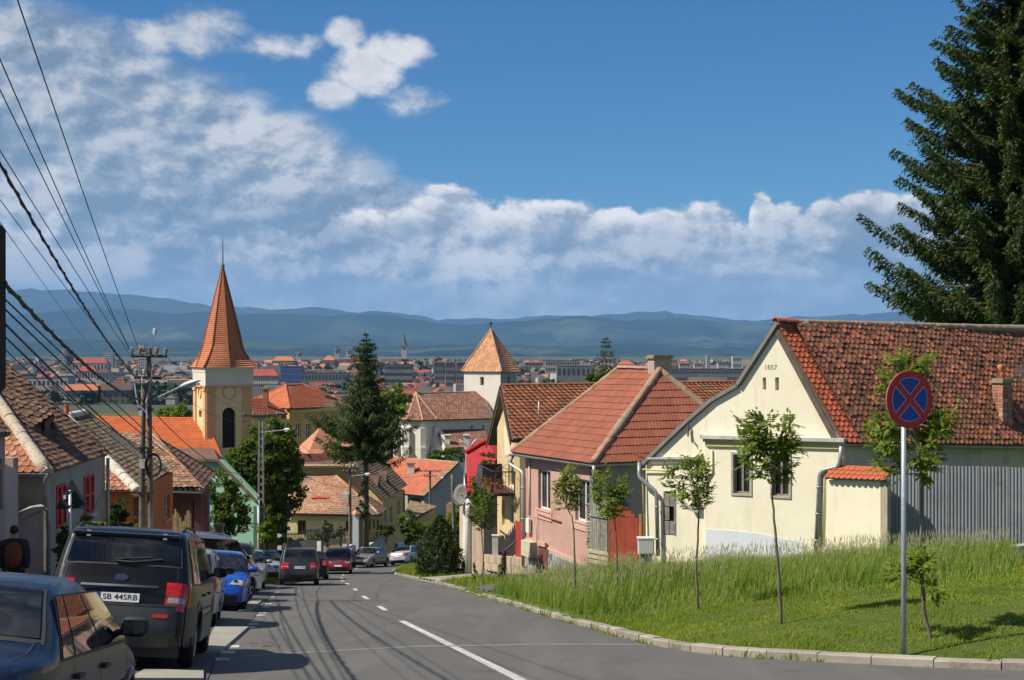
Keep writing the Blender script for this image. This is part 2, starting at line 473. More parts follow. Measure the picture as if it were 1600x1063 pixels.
def asphalt(name, c1, c2, patch):
 m = bpy.data.materials.new(name); m.use_nodes = True
 n = NT(m.node_tree); bs = n.n['Principled BSDF']
 tc = n.new('ShaderNodeTexCoord'); o = tc.outputs['Object']
 st = n.vm('MULTIPLY', o, (1.0, 0.12, 1.0))
 c = n.ramp(n.noise(st, 0.9, 5.0, 0.6), [(0.3, c1), (0.7, c2)])
 c = n.mix(n.m('MULTIPLY', n.sstep(0.45, 0.7, n.noise(o, 55.0, 3.0, 0.7)), 0.35), c, tuple(v * 1.7 for v in c2))
 c = n.mix(n.m('MULTIPLY', n.sstep(0.56, 0.6, n.noise(o, 0.35, 3.0, 0.5)), 0.35), c, patch)
 c = n.mix(n.m('MULTIPLY', n.sstep(0.60, 0.72, n.noise(o, 1.1, 6.0, 0.7)), 0.45), c, tuple(v * .55 for v in c1))
 c = n.mix(n.m('MULTIPLY', n.sstep(0.50, 0.62, n.noise(n.vm('MULTIPLY', o, (1.0, 0.05, 1.0)), 1.3, 3.0, 0.5)), 0.30), c, tuple(v * 1.35 for v in c2))
 vo = n.new('ShaderNodeTexVoronoi', feature='DISTANCE_TO_EDGE'); n.put(vo.inputs['Vector'], n.vm('ADD', o, n.vm('MULTIPLY', n.comb(n.noise(o, 1.5), n.noise(o, 1.7), 0.0), (1.2, 1.2, 0)))); vo.inputs['Scale'].default_value = 0.22
 crack = n.m('SUBTRACT', 1.0, n.sstep(0.0, 0.006, vo.outputs['Distance']))
 c = n.mix(n.m('MULTIPLY', n.m('MULTIPLY', crack, n.sstep(0.5, 0.6, n.noise(o, 0.3))), 0.55), c, (0.018, 0.018, 0.018))
 n.put(bs.inputs['Base Color'], c)
 bs.inputs['Roughness'].default_value = 0.82; bs.inputs['Specular IOR Level'].default_value = 0.35
 bp = n.new('ShaderNodeBump'); bp.inputs['Strength'].default_value = 0.35; bp.inputs['Distance'].default_value = 0.008
 n.put(bp.inputs['Height'], n.noise(o, 90.0, 3.0, 0.7)); n.l.new(bp.outputs[0], bs.inputs['Normal'])
 return m
ASPH = asphalt("asphalt", (0.084, 0.081, 0.076), (0.112, 0.107, 0.099), (0.098, 0.091, 0.082))
PARK = asphalt("old_asphalt", (0.060, 0.058, 0.055), (0.085, 0.082, 0.078), (0.10, 0.098, 0.09))
CONC = pm("concrete", (0.24, 0.225, 0.19), (0.34, 0.32, 0.275), 2.5, 0.9, 0.3, 30.0, dirt=(0.13, 0.12, 0.09), dscale=1.2)
CONC2 = pm("pale_concrete", (0.25, 0.235, 0.195), (0.34, 0.32, 0.27), 1.5, 0.9, 0.3, 25.0, dirt=(0.2, 0.18, 0.14), dscale=0.8)
KERBM = pm("kerb_stone", (0.22, 0.20, 0.165), (0.33, 0.30, 0.25), 1.6, 0.92, 0.5, 22.0, objr=0.16, dirt=(0.10, 0.09, 0.055), dscale=2.0)
PAINT = pm("road_paint", (0.42, 0.41, 0.38), (0.56, 0.55, 0.51), 5.0, 0.8, 0.2, 60.0, dirt=(0.2, 0.2, 0.19), dscale=9.0)

def strip(name, ys, fl, fr, dz, mat, label, cat, n=5, kind='structure'):
 V = []; F = []
 for y in ys:
  a, b = fl(y), fr(y)
  for i in range(n + 1):
   x = lerp(a, b, i / n); V.append((x, y, base(y) + dz))
 for j in range(len(ys) - 1):
  for i in range(n): F.append((j*(n+1)+i, j*(n+1)+i+1, (j+1)*(n+1)+i+1, (j+1)*(n+1)+i))
 return tag(npmesh(name, V, F, mat, smooth=True), label, cat, kind=kind)
yr = np.concatenate([np.arange(-20, 16, 1), np.arange(16, 24, .1), np.arange(24, 170, 1.0)])
strip("road", yr, lambda y: kl(y), lambda y: kr(y), 0.0, ASPH, "dark asphalt street running downhill and bending right at the bottom", "road", 8)
def gstrip(name, ys, fl, fr, dz, mat, label, cat, n=3, kind='structure', parent=None):
 V = []; F = []
 for y in ys:
  a, b = fl(y), fr(y)
  for i in range(n + 1):
   x = lerp(a, b, i / n); V.append((x, y, gz(x, y) + dz))
 for j in range(len(ys) - 1):
  for i in range(n): F.append((j*(n+1)+i, j*(n+1)+i+1, (j+1)*(n+1)+i+1, (j+1)*(n+1)+i))
 o = npmesh(name, V, F, mat, parent, smooth=True)
 return tag(o, label, cat, kind=kind) if label else o
gstrip("parking_strip", np.arange(-10, 132, 1.0), lambda y: kl(y) - 2.6, lambda y: kl(y) - .005, 0.012, PARK, "grey parking strip between street and left pavement", "parking lane", 6)
gstrip("left_pavement", np.arange(-10, 132, 1.0), lambda y: kl(y) - 5.6, lambda y: kl(y) - 2.62, 0.10, CONC, "worn pavement in front of the houses on the left", "pavement", 3)
gstrip("right_pavement", np.arange(58, 128, 1.0), lambda y: kr(y) + 2.2, lambda y: kr(y) + 4.6, 0.03, PARK, "narrow asphalt pavement in front of the right hand houses", "pavement", 3)
gstrip("driveway", np.arange(47.5, 52.6, .4), lambda y: kr(y) + .19, lambda y: kr(y) + 3.4 , 0.035, PARK, "short asphalt crossing between kerb and pavement", "driveway", 4)
gstrip("lower_driveway", np.arange(66, 73, .5), lambda y: kr(y) + .05, lambda y: kr(y) + 3.2, 0.03, CONC2, "pale concrete crossing in front of the conifer bush", "driveway", 4)

def arc_points(fx, y0, y1, step):
 pts = []; y = y0; last = None; acc = 0
 pl = [Vector((fx(v), v, 0)) for v in np.arange(y0, y1, 0.05)]
 pts.append(pl[0])
 for a, b in zip(pl, pl[1:]):
  acc += (b - a).length
  if acc >= step: pts.append(b); acc = 0
 return pts
kb = thing("kerb", "worn concrete kerb curving along the grass on the right side of the street", "kerb", (0, 0, 0)); kb['kind'] = 'structure'
del kb['category']
kp = arc_points(kr, 16.6, 128, 0.8)
for i in range(len(kp) - 1):
 a, b = kp[i], kp[i+1]
 d = (b - a); L = d.length; d.normalize(); nrm = Vector((d.y, -d.x, 0))   # outward (right)
 za, zb = base(a.y), base(b.y)
 h = 0.115 + rnd.uniform(-.012, .012)
 if 47.5 < a.y < 52.6 or 66 < a.y < 73: h = 0.04
 mb = MB(); g = 0.008
 o = rnd.uniform(-.012, .012)
 A = Vector((a.x, a.y, za)) + d * g + nrm * o; B = Vector((b.x, b.y, zb)) - d * g + nrm * (o + rnd.uniform(-.008, .008))
 wd = 0.17; c = 0.02
 vs = []
 for Q in (A, B):
  vs += [Q - Vector((0, 0, .06)), Q + Vector((0, 0, h - c)), Q + nrm * c + Vector((0, 0, h)), Q + nrm * wd + Vector((0, 0, h + .004)), Q + nrm * wd - Vector((0, 0, .06))]
 fs = [(0, 5, 6, 1), (1, 6, 7, 2), (2, 7, 8, 3), (3, 8, 9, 4), (4, 3, 2, 1, 0)[::-1], (5, 6, 7, 8, 9)[::-1]]
 mb.add(vs, fs); mb.build("kerb_stone", KERBM, kb, fix=True)

def ribbon(fx, y0, y1, w, dz, step=.5, slant=0.0):
 V = []; F = []; ys = np.linspace(y0, y1, max(2, int((y1 - y0) / step) + 1))
 for y in ys:
  x = fx(y); dx = (fx(y + .05) - fx(y - .05)) / .1; L = math.sqrt(1 + dx * dx)
  for s_ in (-1, 1):
   V.append((x + s_ * w / 2 * L, y, base(y) + dz))
 F = [(2*j, 2*j+1, 2*j+3, 2*j+2) for j in range(len(ys) - 1)]
 return V, F
ln = thing("lane_marking", "white broken centre line on the asphalt street", "road marking"); ln['kind'] = 'structure'; del ln['category']
for (a, b) in ((11.5, 31.4), (36.8, 39.6), (45.2, 48.2), (54.5, 57.2), (64.3, 66.6), (70, 72), (77, 79), (86, 88.5), (94, 96.5), (102, 104.5)):
 V, F = ribbon(cl, a, b, 0.15, 0.004)
 npmesh("dash", V, F, PAINT, ln)
pb = thing("parking_marking", "row of small white blocks painted along the left edge of the street", "road marking"); pb['kind'] = 'structure'; del pb['category']
for y in (20.2, 21.6, 22.9, 28.6, 29.8, 31.0, 33.9, 35.2, 38.5, 41, 44, 47, 50, 52, 56.5, 57.5, 58.5):
 V, F = ribbon(lambda t: kl(t) + .10, y, y + .55, .2, .004, .3)
 npmesh("block", V, F, PAINT, pb)
seam = MB()
pts = [ground(px, py) for px, py in ((345, 1031), (420, 1023), (640, 1011), (800, 1008), (900, 1007), (1010, 1008))]
SEAMM = pm("seam", (0.15, 0.148, 0.14), (0.19, 0.185, 0.175), 3.0, 0.85)
vs = []
for p in pts: vs += [(p.x, p.y - .17, base(p.y - .17) + .004), (p.x, p.y + .17, base(p.y + .17) + .004)]
seam.add(vs, [(2*i, 2*i+2, 2*i+3, 2*i+1) for i in range(len(pts)-1)])
so = seam.build("pavement_seam", SEAMM); tag(so, "faint pale resurfacing seam crossing the street from kerb to kerb", "road seam", kind='structure')
om = MB()
for k in range(26):
 p = ground(rnd.uniform(386, 436), rnd.uniform(1004, 1012)); w_ = rnd.uniform(.03, .12); om.add([(p.x, p.y, base(p.y) + .0055), (p.x + w_, p.y + .02, base(p.y + .02) + .0055), (p.x + w_ * .7, p.y + .09, base(p.y + .09) + .0055), (p.x - .02, p.y + .06, base(p.y + .06) + .0055)], [(0, 1, 2, 3)])
tag(om.build("spray_mark", pm("orange_spray", (0.22, 0.10, 0.06), (0.16, 0.09, 0.065), 9, .9)), "faded orange spray paint marks on the asphalt in the left lane", "road marking", kind='structure')
def pad(pxs, name, label):
 mb = MB(); ps = [ground(*q) for q in pxs]
 top = [p + Vector((0, 0, .05)) for p in ps]
 mb.prism([tuple(t) for t in top], (0, 0, -.09))
 tag(mb.build(name, CONC2, fix=True), label, "slab", kind='structure')
pad(((318, 1021), (345, 1021), (388, 983), (335, 983)), "kerb_pad", "pale concrete pad at the street edge beside the black car")
pad(((200, 1066), (318, 1066), (318, 1052), (225, 1052)), "kerb_pad", "pale concrete pad at the bottom left edge of the street")
pad(((372, 957), (392, 957), (412, 938), (395, 938)), "kerb_pad", "small pale concrete pad beside the blue hatchback")

# ------------------------------------------------------------------ mountains, air
def ridge_profile(pts, seed, amp):
 xs = [p[0] for p in pts]; ys = [p[1] for p in pts]
 return xs, ys
def fbm(x, y, seed, o=5):
 from mathutils import noise as mn
 return mn.fractal(Vector((x, y, seed)), 1.0, 2.0, o)
def mountain(name, label, Y, depth, pts, mat, seed, rough=1.0, foot=-45):
 xs = [PX(p[0], Y) for p in pts]; zs = [PZ(p[1], Y) for p in pts]
 nx, ny = 220, 26
 X = np.linspace(xs[0], xs[-1], nx); V = []
 for j in range(ny):
  t = j / (ny - 1)                     # 0 front foot ... crest at .55 ... 1 back
  for i, x in enumerate(X):
   cz = np.interp(x, xs, zs)
   k = t / .55 if t < .55 else 1 - (t - .55) / .45 * .8
   k = k ** 1.15
   nz = fbm(x / (Y * .05), t * 3.2, seed) * .22 * (1 - abs(t - .55) * .8) * rough
   spur = abs(fbm(x / (Y * .022), t * 1.1, seed + 9, 4)) * .34 * min(1, t * 3) * rough * (1 - min(1, max(0, (t - .3) / .25)) * .85)
   h = foot + (cz - foot) * max(0.0, k + (nz * (0.25 if .45 < t < .62 else 1)) * min(1, t * 5) - spur) + fbm(x / (Y * .012), 3.0, seed + 4) * Y * .0012
   V.append((x, Y + (t - .55) * depth, h))
 F = [(j*nx+i, j*nx+i+1, (j+1)*nx+i+1, (j+1)*nx+i) for j in range(ny-1) for i in range(nx-1)]
 return tag(npmesh(name, V, F, mat, smooth=True), label, "hills", kind='structure')
def hill_mat():
 m = bpy.data.materials.new("hill_forest"); m.use_nodes = True
 n = NT(m.node_tree); bs = n.n['Principled BSDF']
 tc = n.new('ShaderNodeTexCoord'); o = tc.outputs['Object']
 f = n.noise(o, 0.00075, 8.0, 0.62)
 c = n.ramp(f, [(0.42, (0.008, 0.013, 0.011)), (0.52, (0.018, 0.028, 0.018)), (0.60, (0.060, 0.072, 0.036)), (0.75, (0.10, 0.10, 0.055))])
 sh = n.sstep(0.40, 0.60, n.noise(o, 0.00016, 3.0, 0.5))     # broad noise tracts; elsewhere the tone is mixed towards dark green
 c = n.mix(sh, n.mix(0.6, c, (0.016, 0.028, 0.014)), c)
 n.put(bs.inputs['Base Color'], c); bs.inputs['Roughness'].default_value = 1.0; bs.inputs['Specular IOR Level'].default_value = 0.0
 return m
HILL = hill_mat()
mountain("mountains", "highest blue mountain range across the horizon", 27000, 9000,
   [(-900, 470), (-500, 455), (-200, 452), (0, 449), (60, 450), (120, 449), (170, 458), (240, 462), (290, 466), (325, 476), (400, 479), (480, 478), (560, 486), (620, 486), (680, 496), (740, 494), (800, 497), (880, 489), (960, 487),
   (1040, 486), (1100, 492), (1180, 498), (1260, 492), (1400, 486), (1600, 470), (2000, 475), (2500, 485)], HILL, 3.3)
mountain("near_hills", "darker wooded foothills in front of the mountain range", 19500, 7000,
   [(-900, 500), (-300, 495), (0, 492), (70, 484), (150, 478), (210, 480), (260, 490), (330, 487), (420, 487), (520, 492), (600, 490), (660, 500), (720, 507), (790, 503), (850, 494), (900, 492), (980, 500), (1050, 495), (1120, 502),
   (1200, 508), (1400, 505), (1700, 500), (2500, 505)], HILL, 8.1)
mountain("low_hills", "lowest green foothills rising behind the town", 13500, 4500,
   [(-900, 530), (-200, 528), (0, 535), (120, 528), (250, 536), (380, 530), (520, 538), (640, 540), (760, 536), (860, 541), (980, 538), (1100, 543), (1250, 538), (1500, 532), (2500, 530)], HILL, 5.7)
def haze():
 m = bpy.data.materials.new("haze"); m.use_nodes = True
 n = NT(m.node_tree)
 for x in list(n.n):
  if x.type != 'OUTPUT_MATERIAL': n.n.remove(x)
 out = n.n['Material Output']
 pv = n.new('ShaderNodeVolumePrincipled')
 pv.inputs['Color'].default_value = (0.28, 0.56, 1.0, 1)
 pv.inputs['Density'].default_value = HAZE_D
 pv.inputs['Anisotropy'].default_value = 0.0
 n.l.new(pv.outputs[0], out.inputs['Volume'])
 mb = MB();
 mb.box((0, 19500, 800), (110000, 40500, 1900))
 o = mb.build("haze", m)
 tag(o, "blue summer haze lying over the plain and the hills", "haze", kind='stuff'); del o['category']
HAZE_D = 3.0e-5
haze()
# ------------------------------------------------------------------ building helpers
def V2(px, Y): return Vector((PX(px, Y), Y, 0))
class Plane:
 """vertical wall plane through two (pixel column, distance) feet; outward normal is on the right hand going a -> b"""
 def __init__(s, a, b):
  s.a = V2(*a); s.b = V2(*b); s.d = (s.b - s.a).normalized(); s.n = Vector((s.d.y, -s.d.x, 0)); s.L = (s.b - s.a).length
 def uz(s, px, py):
  k = (px - 800) / FPX                      # X = k*Y
  u = (k * s.a.y - s.a.x) / (s.d.x - k * s.d.y)
  Y = s.a.y + u * s.d.y
  return (u, (HYP - py) / FPX * Y)
 def p(s, u, z, off=0.0): return s.a + s.d * u + Vector((0, 0, z)) + s.n * off
 def q(s, px, py, off=0.0): return s.p(*s.uz(px, py), off)
 def rect(s, x0, y0, x1, y1):
  u0 = s.uz(x0, (y0 + y1) / 2)[0]; u1 = s.uz(x1, (y0 + y1) / 2)[0]; m_ = (x0 + x1) / 2
  return (u0, s.uz(m_, y1)[1], u1, s.uz(m_, y0)[1])

def wall_mb(mb, pl, outline, holes=(), th=0.3, off=0.0):
 """outline: (u,z) polygon; holes: (u0,z0,u1,z1)"""
 loops = [[Vector((u, z, 0)) for u, z in outline]]
 for (a, b, c, d) in holes: loops.append([Vector((a, b, 0)), Vector((a, d, 0)), Vector((c, d, 0)), Vector((c, b, 0))])
 tris = tessellate_polygon(loops)
 flat = [v for lp in loops for v in lp]
 n = len(flat)
 vs = [pl.p(v.x, v.y, off) for v in flat] + [pl.p(v.x, v.y, off - th) for v in flat]
 fs = []
 for t in tris:
  a, b, c = (flat[i] for i in t)
  ccw = (b.x-a.x)*(c.y-a.y) - (b.y-a.y)*(c.x-a.x) > 0
  t = tuple(t) if ccw else tuple(reversed(t))
  fs.append(t); fs.append(tuple(i + n for i in reversed(t)))
 k = 0
 for li, lp in enumerate(loops):
  m_ = len(lp)
  area = sum(lp[i].x*lp[(i+1) % m_].y - lp[(i+1) % m_].x*lp[i].y for i in range(m_))
  for i in range(m_):
   a, b = k + i, k + (i+1) % m_
   f = (a, a + n, b + n, b)
   if (area < 0) != (li > 0): f = f[::-1]
   if li > 0: f = f[::-1] if area > 0 else f
   fs.append(f)
  k += m_
 mb.add(vs, fs)
def wall(pl, outline, mat, parent, holes=(), th=0.3, off=0.0, name="wall"):
 mb = MB(); wall_mb(mb, pl, outline, holes, th, off)
 return mb.build(name, mat, parent, fix=True)
def wallpx(pl, px, mat, parent, rects=(), th=0.3, off=0.0, name="wall"):
 hs = [pl.rect(*r) for r in rects]
 return wall(pl, [pl.uz(*q) for q in px], mat, parent, hs, th, off, name), hs

GLASS = None
def mats2():
 global GLASS, WHITEF, GREYF, DARKM, ZINC, BROWNW
 m = bpy.data.materials.new("window_glass"); m.use_nodes = True
 n = NT(m.node_tree); bs = n.n['Principled BSDF']
 tc = n.new('ShaderNodeTexCoord')
 n.put(bs.inputs['Base Color'], n.ramp(n.noise(tc.outputs['Object'], 1.3, 2.0), [(0.35, (0.012, 0.014, 0.016)), (0.65, (0.05, 0.052, 0.052))]))
 bs.inputs['Roughness'].default_value = 0.06; bs.inputs['Specular IOR Level'].default_value = 0.6
 out = n.n['Material Output']; tr = n.new('ShaderNodeBsdfTransparent'); ms = n.new('ShaderNodeMixShader'); ms.inputs[0].default_value = .5
 n.l.new(tr.outputs[0], ms.inputs[1]); n.l.new(bs.outputs[0], ms.inputs[2]); n.l.new(ms.outputs[0], out.inputs['Surface'])
 GLASS = m
 WHITEF = pm("white_frame", (0.62, 0.62, 0.60), (0.72, 0.72, 0.70), 4.0, 0.5)
 GREYF = pm("weathered_frame", (0.16, 0.15, 0.13), (0.30, 0.28, 0.24), 6.0, 0.85, 0.4, 60)
 DARKM = pm("dark_metal", (0.02, 0.02, 0.022), (0.035, 0.035, 0.037), 5.0, 0.5)
 ZINC = pm("zinc", (0.26, 0.28, 0.29), (0.38, 0.40, 0.41), 4.0, 0.45, metal=0.5, dirt=(0.2, 0.2, 0.19), dscale=5)
 BROWNW = pm("old_wood", (0.10, 0.085, 0.065), (0.17, 0.15, 0.12), 8.0, 0.9, 0.5, 50, objr=0.2)
mats2()

def window(pl, hole, parent, frame=None, cols=2, rows=1, rec=0.12, off=0.0, sill=None, fw=0.05, curtain=False, surround=None):
 """a window set into a wall opening: frame part, panes as its sub-parts"""
 frame = frame or WHITEF
 u0, z0, u1, z1 = hole
 mb = MB(); r0 = off - rec
 def bar(a, b, c, d, t=0.05, o=0.0):
  mb.frame_box(pl.p(a, b, r0 + o - t), pl.d * (c - a), Vector((0, 0, d - b)), pl.n * t)
 bar(u0, z0, u0 + fw, z1); bar(u1 - fw, z0, u1, z1); bar(u0 + fw, z0, u1 - fw, z0 + fw); bar(u0 + fw, z1 - fw, u1 - fw, z1)
 iw = (u1 - u0 - 2 * fw)
 us = [u0 + fw + iw * i / cols for i in range(cols + 1)]
 zs = [z0 + fw + (z1 - z0 - 2 * fw) * j / rows for j in range(rows + 1)]
 for u in us[1:-1]: bar(u - fw * .55, z0 + fw, u + fw * .55, z1 - fw, .045, -.002)
 for z in zs[1:-1]:
  bar(u0 + fw, z - fw * .3, u1 - fw, z + fw * .3, .03, -.004)
 w = mb.build("window", frame, parent, fix=True)
 for i in range(cols):
  for j in range(rows):
   m2 = MB(); g = .004
   m2.frame_box(pl.p(us[i] + g, zs[j] + g, r0 - .045), pl.d * (us[i+1] - us[i] - 2*g), Vector((0, 0, zs[j+1] - zs[j] - 2*g)), pl.n * .012)
   m2.build("pane", GLASS, w, fix=True)
 mb = MB(); mb.frame_box(pl.p(u0 - .03, z0 - .03, r0 - .10), pl.d * (u1 - u0 + .06), Vector((0, 0, z1 - z0 + .06)), pl.n * .03)
 mb.build("blind", curtain or pm("blind", (0.05, 0.05, 0.05), (0.12, 0.115, 0.11), 3.0), w, fix=True)
 if sill:
  mb = MB(); mb.frame_box(pl.p(u0 - .06, z0 - .06, off - rec), pl.d * (u1 - u0 + .12), Vector((0, 0, .055)), pl.n * (rec + .07))
  mb.build("sill", sill, w, fix=True)
 if surround:
  mb = MB(); s_ = .065
  for (a, b, c, d) in ((u0 - s_, z0 - s_, u0, z1 + s_), (u1, z0 - s_, u1 + s_, z1 + s_), (u0, z1, u1, z1 + s_), (u0, z0 - s_, u1, z0)):
   mb.frame_box(pl.p(a, b, off - .02), pl.d * (c - a), Vector((0, 0, d - b)), pl.n * .05)
  mb.build("surround", surround, w, fix=True)
 return w

# ---- roofs
def tile_beaver(w, L, t=.016, lift=.022):
 h = w / 2 * .94
 top = [(-h, L, .004), (h, L, .004), (h, .28*w, lift), (h*.62, .08*w, lift), (0, 0, lift), (-h*.62, .08*w, lift), (-h, .28*w, lift)]
 bot = [(x, y, z - t) for x, y, z in top[2:]]
 V = np.array(top + bot)
 F = [(0, 6, 1), (6, 2, 1), (6, 5, 2), (5, 3, 2), (5, 4, 3)]
 for i in range(4):
  a, b = 2 + i, 3 + i; F += [(a, b, b + 5), (a, b + 5, a + 5)]
 return V, np.array([(f[0], f[1], f[2]) if i < 5 else (f[2], f[1], f[0]) for i, f in enumerate(F)])
def tile_profile(w, L, prof, lift=.03, t=.015):
 """prof: list of (fraction across, height)"""
 m_ = len(prof); V = []; h = w * .985
 for (s_, z0) in ((L, .006), (0.0, lift)):
  for (f, z) in prof: V.append(((f - .5) * h, s_, z + z0))
 for (f, z) in prof: V.append(((f - .5) * h, 0.0, z + lift - t - .012))
 F = []
 for i in range(m_ - 1):
  a, b, c, d = i, i + 1, m_ + i + 1, m_ + i
  F += [(a, d, c), (a, c, b)]
  a, b, c, d = m_ + i, m_ + i + 1, 2*m_ + i + 1, 2*m_ + i
  F += [(a, d, c), (a, c, b)]
 n0 = len(V)
 for k in (0, m_ - 1):
  for (s_, z0) in ((L, .006), (0.0, lift)): V.append(((prof[k][0] - .5) * h, s_, prof[k][1] + z0 - t))
 F += [(0, n0, n0+1), (0, n0+1, m_), (m_-1, n0+3, n0+2), (m_-1, 2*m_-1, n0+3)]
 return np.array(V), np.array(F)
PAN = [(0, .0), (.12, .028), (.3, .034), (.45, .012), (.7, .0), (1.0, .0)]
RIBS = [(0, .010), (.03, .0), (.28, .0), (.31, .012), (.36, .012), (.39, .0), (.61, .0), (.64, .012), (.69, .012), (.72, .0), (.97, .0), (1.0, .010)]
FLAT = [(0, 0), (.5, .004), (1, 0)]

def inside(poly, x, y, m=0.0):
 for i in range(len(poly)):
  x0, y0 = poly[i]; x1, y1 = poly[(i+1) % len(poly)]
  L = math.hypot(x1-x0, y1-y0) or 1
  if ((x1-x0)*(y-y0) - (y1-y0)*(x-x0)) / L < -m: return False
 return True
def roof_tiles(poly, ea, eb, w, course, tpl, mat, parent, name="tiles", each=False, half=True, seed=0, sag=0.0, jit=1.0, skip=0.0, lim=300, bump=None):
 """lays tiles over a planar roof polygon, eave from ea to eb; clipped to the polygon"""
 ea = Vector(ea); eb = Vector(eb); poly = [Vector(p) for p in poly]
 e = (eb - ea).normalized()
 nm = Vector((0, 0, 0))
 for i in range(len(poly)): nm += (poly[i]-poly[0]).cross(poly[(i+1) % len(poly)]-poly[0])
 nm.normalize()
 if nm.z < 0: nm = -nm
 s = nm.cross(e); s.normalize()
 if s.z < 0: s = -s
 e = s.cross(nm)
 q = [((p-ea).dot(e), (p-ea).dot(s)) for p in poly]
 ar = sum(q[i][0]*q[(i+1) % len(q)][1] - q[(i+1) % len(q)][0]*q[i][1] for i in range(len(q)))
 if ar < 0: q = q[::-1]; poly = poly[::-1]
 e0 = min(a for a, b in q); e1 = max(a for a, b in q); s1 = max(b for a, b in q)
 rs = np.random.RandomState(seed + 5)
 tv, tf = tpl
 pos = []
 r = 0; ss = -.03
 while ss < s1:
  x = e0 + (w / 2 if (r % 2 and half) else 0)
  while x < e1 + w:
   if any(inside(q, x + dx, ss + dy, .0) for dx in (-w*.45, w*.45, 0) for dy in (.02, course*.9)): pos.append((x, ss))
   x += w
  ss += course; r += 1
 planes = []
 for i in range(len(q)):
  a, b = poly[i], poly[(i+1) % len(q)]
  d = (b - a).normalized()
  if abs(d.dot(e)) > .999 and abs(q[i][1]) < .12: continue         # the eave itself is not cut
  planes.append((a, nm.cross(d).normalized(), i))
 planes = [(a, (-m_ if (sum(poly, Vector((0,0,0))) / len(poly) - a).dot(m_) < 0 else m_), i) for a, m_, i in planes]
 E = np.array(e); S_ = np.array(s); N_ = np.array(nm); O = np.array(ea)
 if each:
  shared = bpy.data.meshes.new(name); shared.from_pydata([tuple(v) for v in tv], [], [tuple(map(int, f)) for f in tf]); shared.materials.append(mat)
  M3 = Matrix(((e.x, s.x, nm.x), (e.y, s.y, nm.y), (e.z, s.z, nm.z))).to_4x4()
  inv = wm(parent).inverted()
  for (x, y) in pos:
   p = ea + e * x + s * y + nm * float(rs.uniform(-.003, .005) * jit)
   M = Matrix.Translation(p) @ M3 @ Matrix.Rotation(float(rs.normal(0, .010)) * jit, 4, 'Z')
   corners = [(x-w*.5, y), (x+w*.5, y), (x-w*.5, y+course), (x+w*.5, y+course)]
   if all(inside(q, cx, cy, .001) or (cy < .05 and inside(q, cx, cy + .1, .001)) for cx, cy in corners): me = shared
   else:
    me = shared.copy(); bm = bmesh.new(); bm.from_mesh(me); Mi = M.inverted(); M3i = Mi.to_3x3()
    for (a, m_, i) in planes:
     bmesh.ops.bisect_plane(bm, geom=bm.verts[:]+bm.edges[:]+bm.faces[:], plane_co=Mi @ a, plane_no=M3i @ m_, clear_inner=True)
    if not bm.faces: bm.free(); continue
    bm.to_mesh(me); bm.free()
   o = bpy.data.objects.new(name, me); col.objects.link(o); o.parent = parent; o.matrix_parent_inverse = inv; o.matrix_basis = M
  return
 n = len(pos)
 if n == 0: return
 ps = np.array(pos)
 if skip > 0: ps = ps[rs.rand(n) > skip]; n = len(ps)
 ang = rs.normal(0, .012, n) * jit
 lx = tv[:, 0][None] * np.cos(ang)[:, None] - tv[:, 1][None] * np.sin(ang)[:, None] + ps[:, 0:1] + rs.normal(0, .003, (n, 1)) * jit
 ly = tv[:, 0][None] * np.sin(ang)[:, None] + tv[:, 1][None] * np.cos(ang)[:, None] + ps[:, 1:2] + rs.normal(0, .006, (n, 1)) * jit
 lz = np.repeat(tv[:, 2][None], n, 0) + rs.normal(0, .004, (n, 1)) * jit
 if sag: lz = lz - sag * np.sin(np.clip((lx - e0) / (e1 - e0), 0, 1) * PI * 2.3 + seed) * np.sin(np.clip(ly / s1, 0, 1) * PI)
 if bump is not None: lz = lz + bump(lx, ly)
 V = O + lx[..., None] * E + ly[..., None] * S_ + lz[..., None] * N_
 F = (tf[None] + (np.arange(n) * len(tv))[:, None, None]).reshape(-1, 3)
 me = bpy.data.meshes.new(name)
 V = V.reshape(-1, 3)
 me.vertices.add(len(V)); me.vertices.foreach_set('co', V.astype(np.float32).ravel())
 me.loops.add(F.size); me.loops.foreach_set('vertex_index', F.astype(np.int32).ravel())
 me.polygons.add(len(F)); me.polygons.foreach_set('loop_start', np.arange(0, F.size, 3, dtype=np.int32))
 me.update(calc_edges=True)
 bm = bmesh.new(); bm.from_mesh(me)
 for (a, m_, i) in planes:
  bmesh.ops.bisect_plane(bm, geom=bm.verts[:]+bm.edges[:]+bm.faces[:], plane_co=a, plane_no=m_, clear_inner=True)
 bm.to_mesh(me); bm.free()
 me.materials.append(mat)
 return tag(link(name, me, parent), kind='stuff')
def slab(poly, mat, parent, th=.10, name="roof", down=0.0):
 poly = [Vector(p) - Vector((0, 0, down)) for p in poly]
 nm = Vector((0, 0, 0))
 for i in range(len(poly)): nm += (poly[i]-poly[0]).cross(poly[(i+1) % len(poly)]-poly[0])
 nm.normalize()
 if nm.z < 0: nm = -nm
 mb = MB(); mb.prism([p - nm * .012 for p in poly], -nm * th)
 return mb.build(name, mat, parent, fix=True)
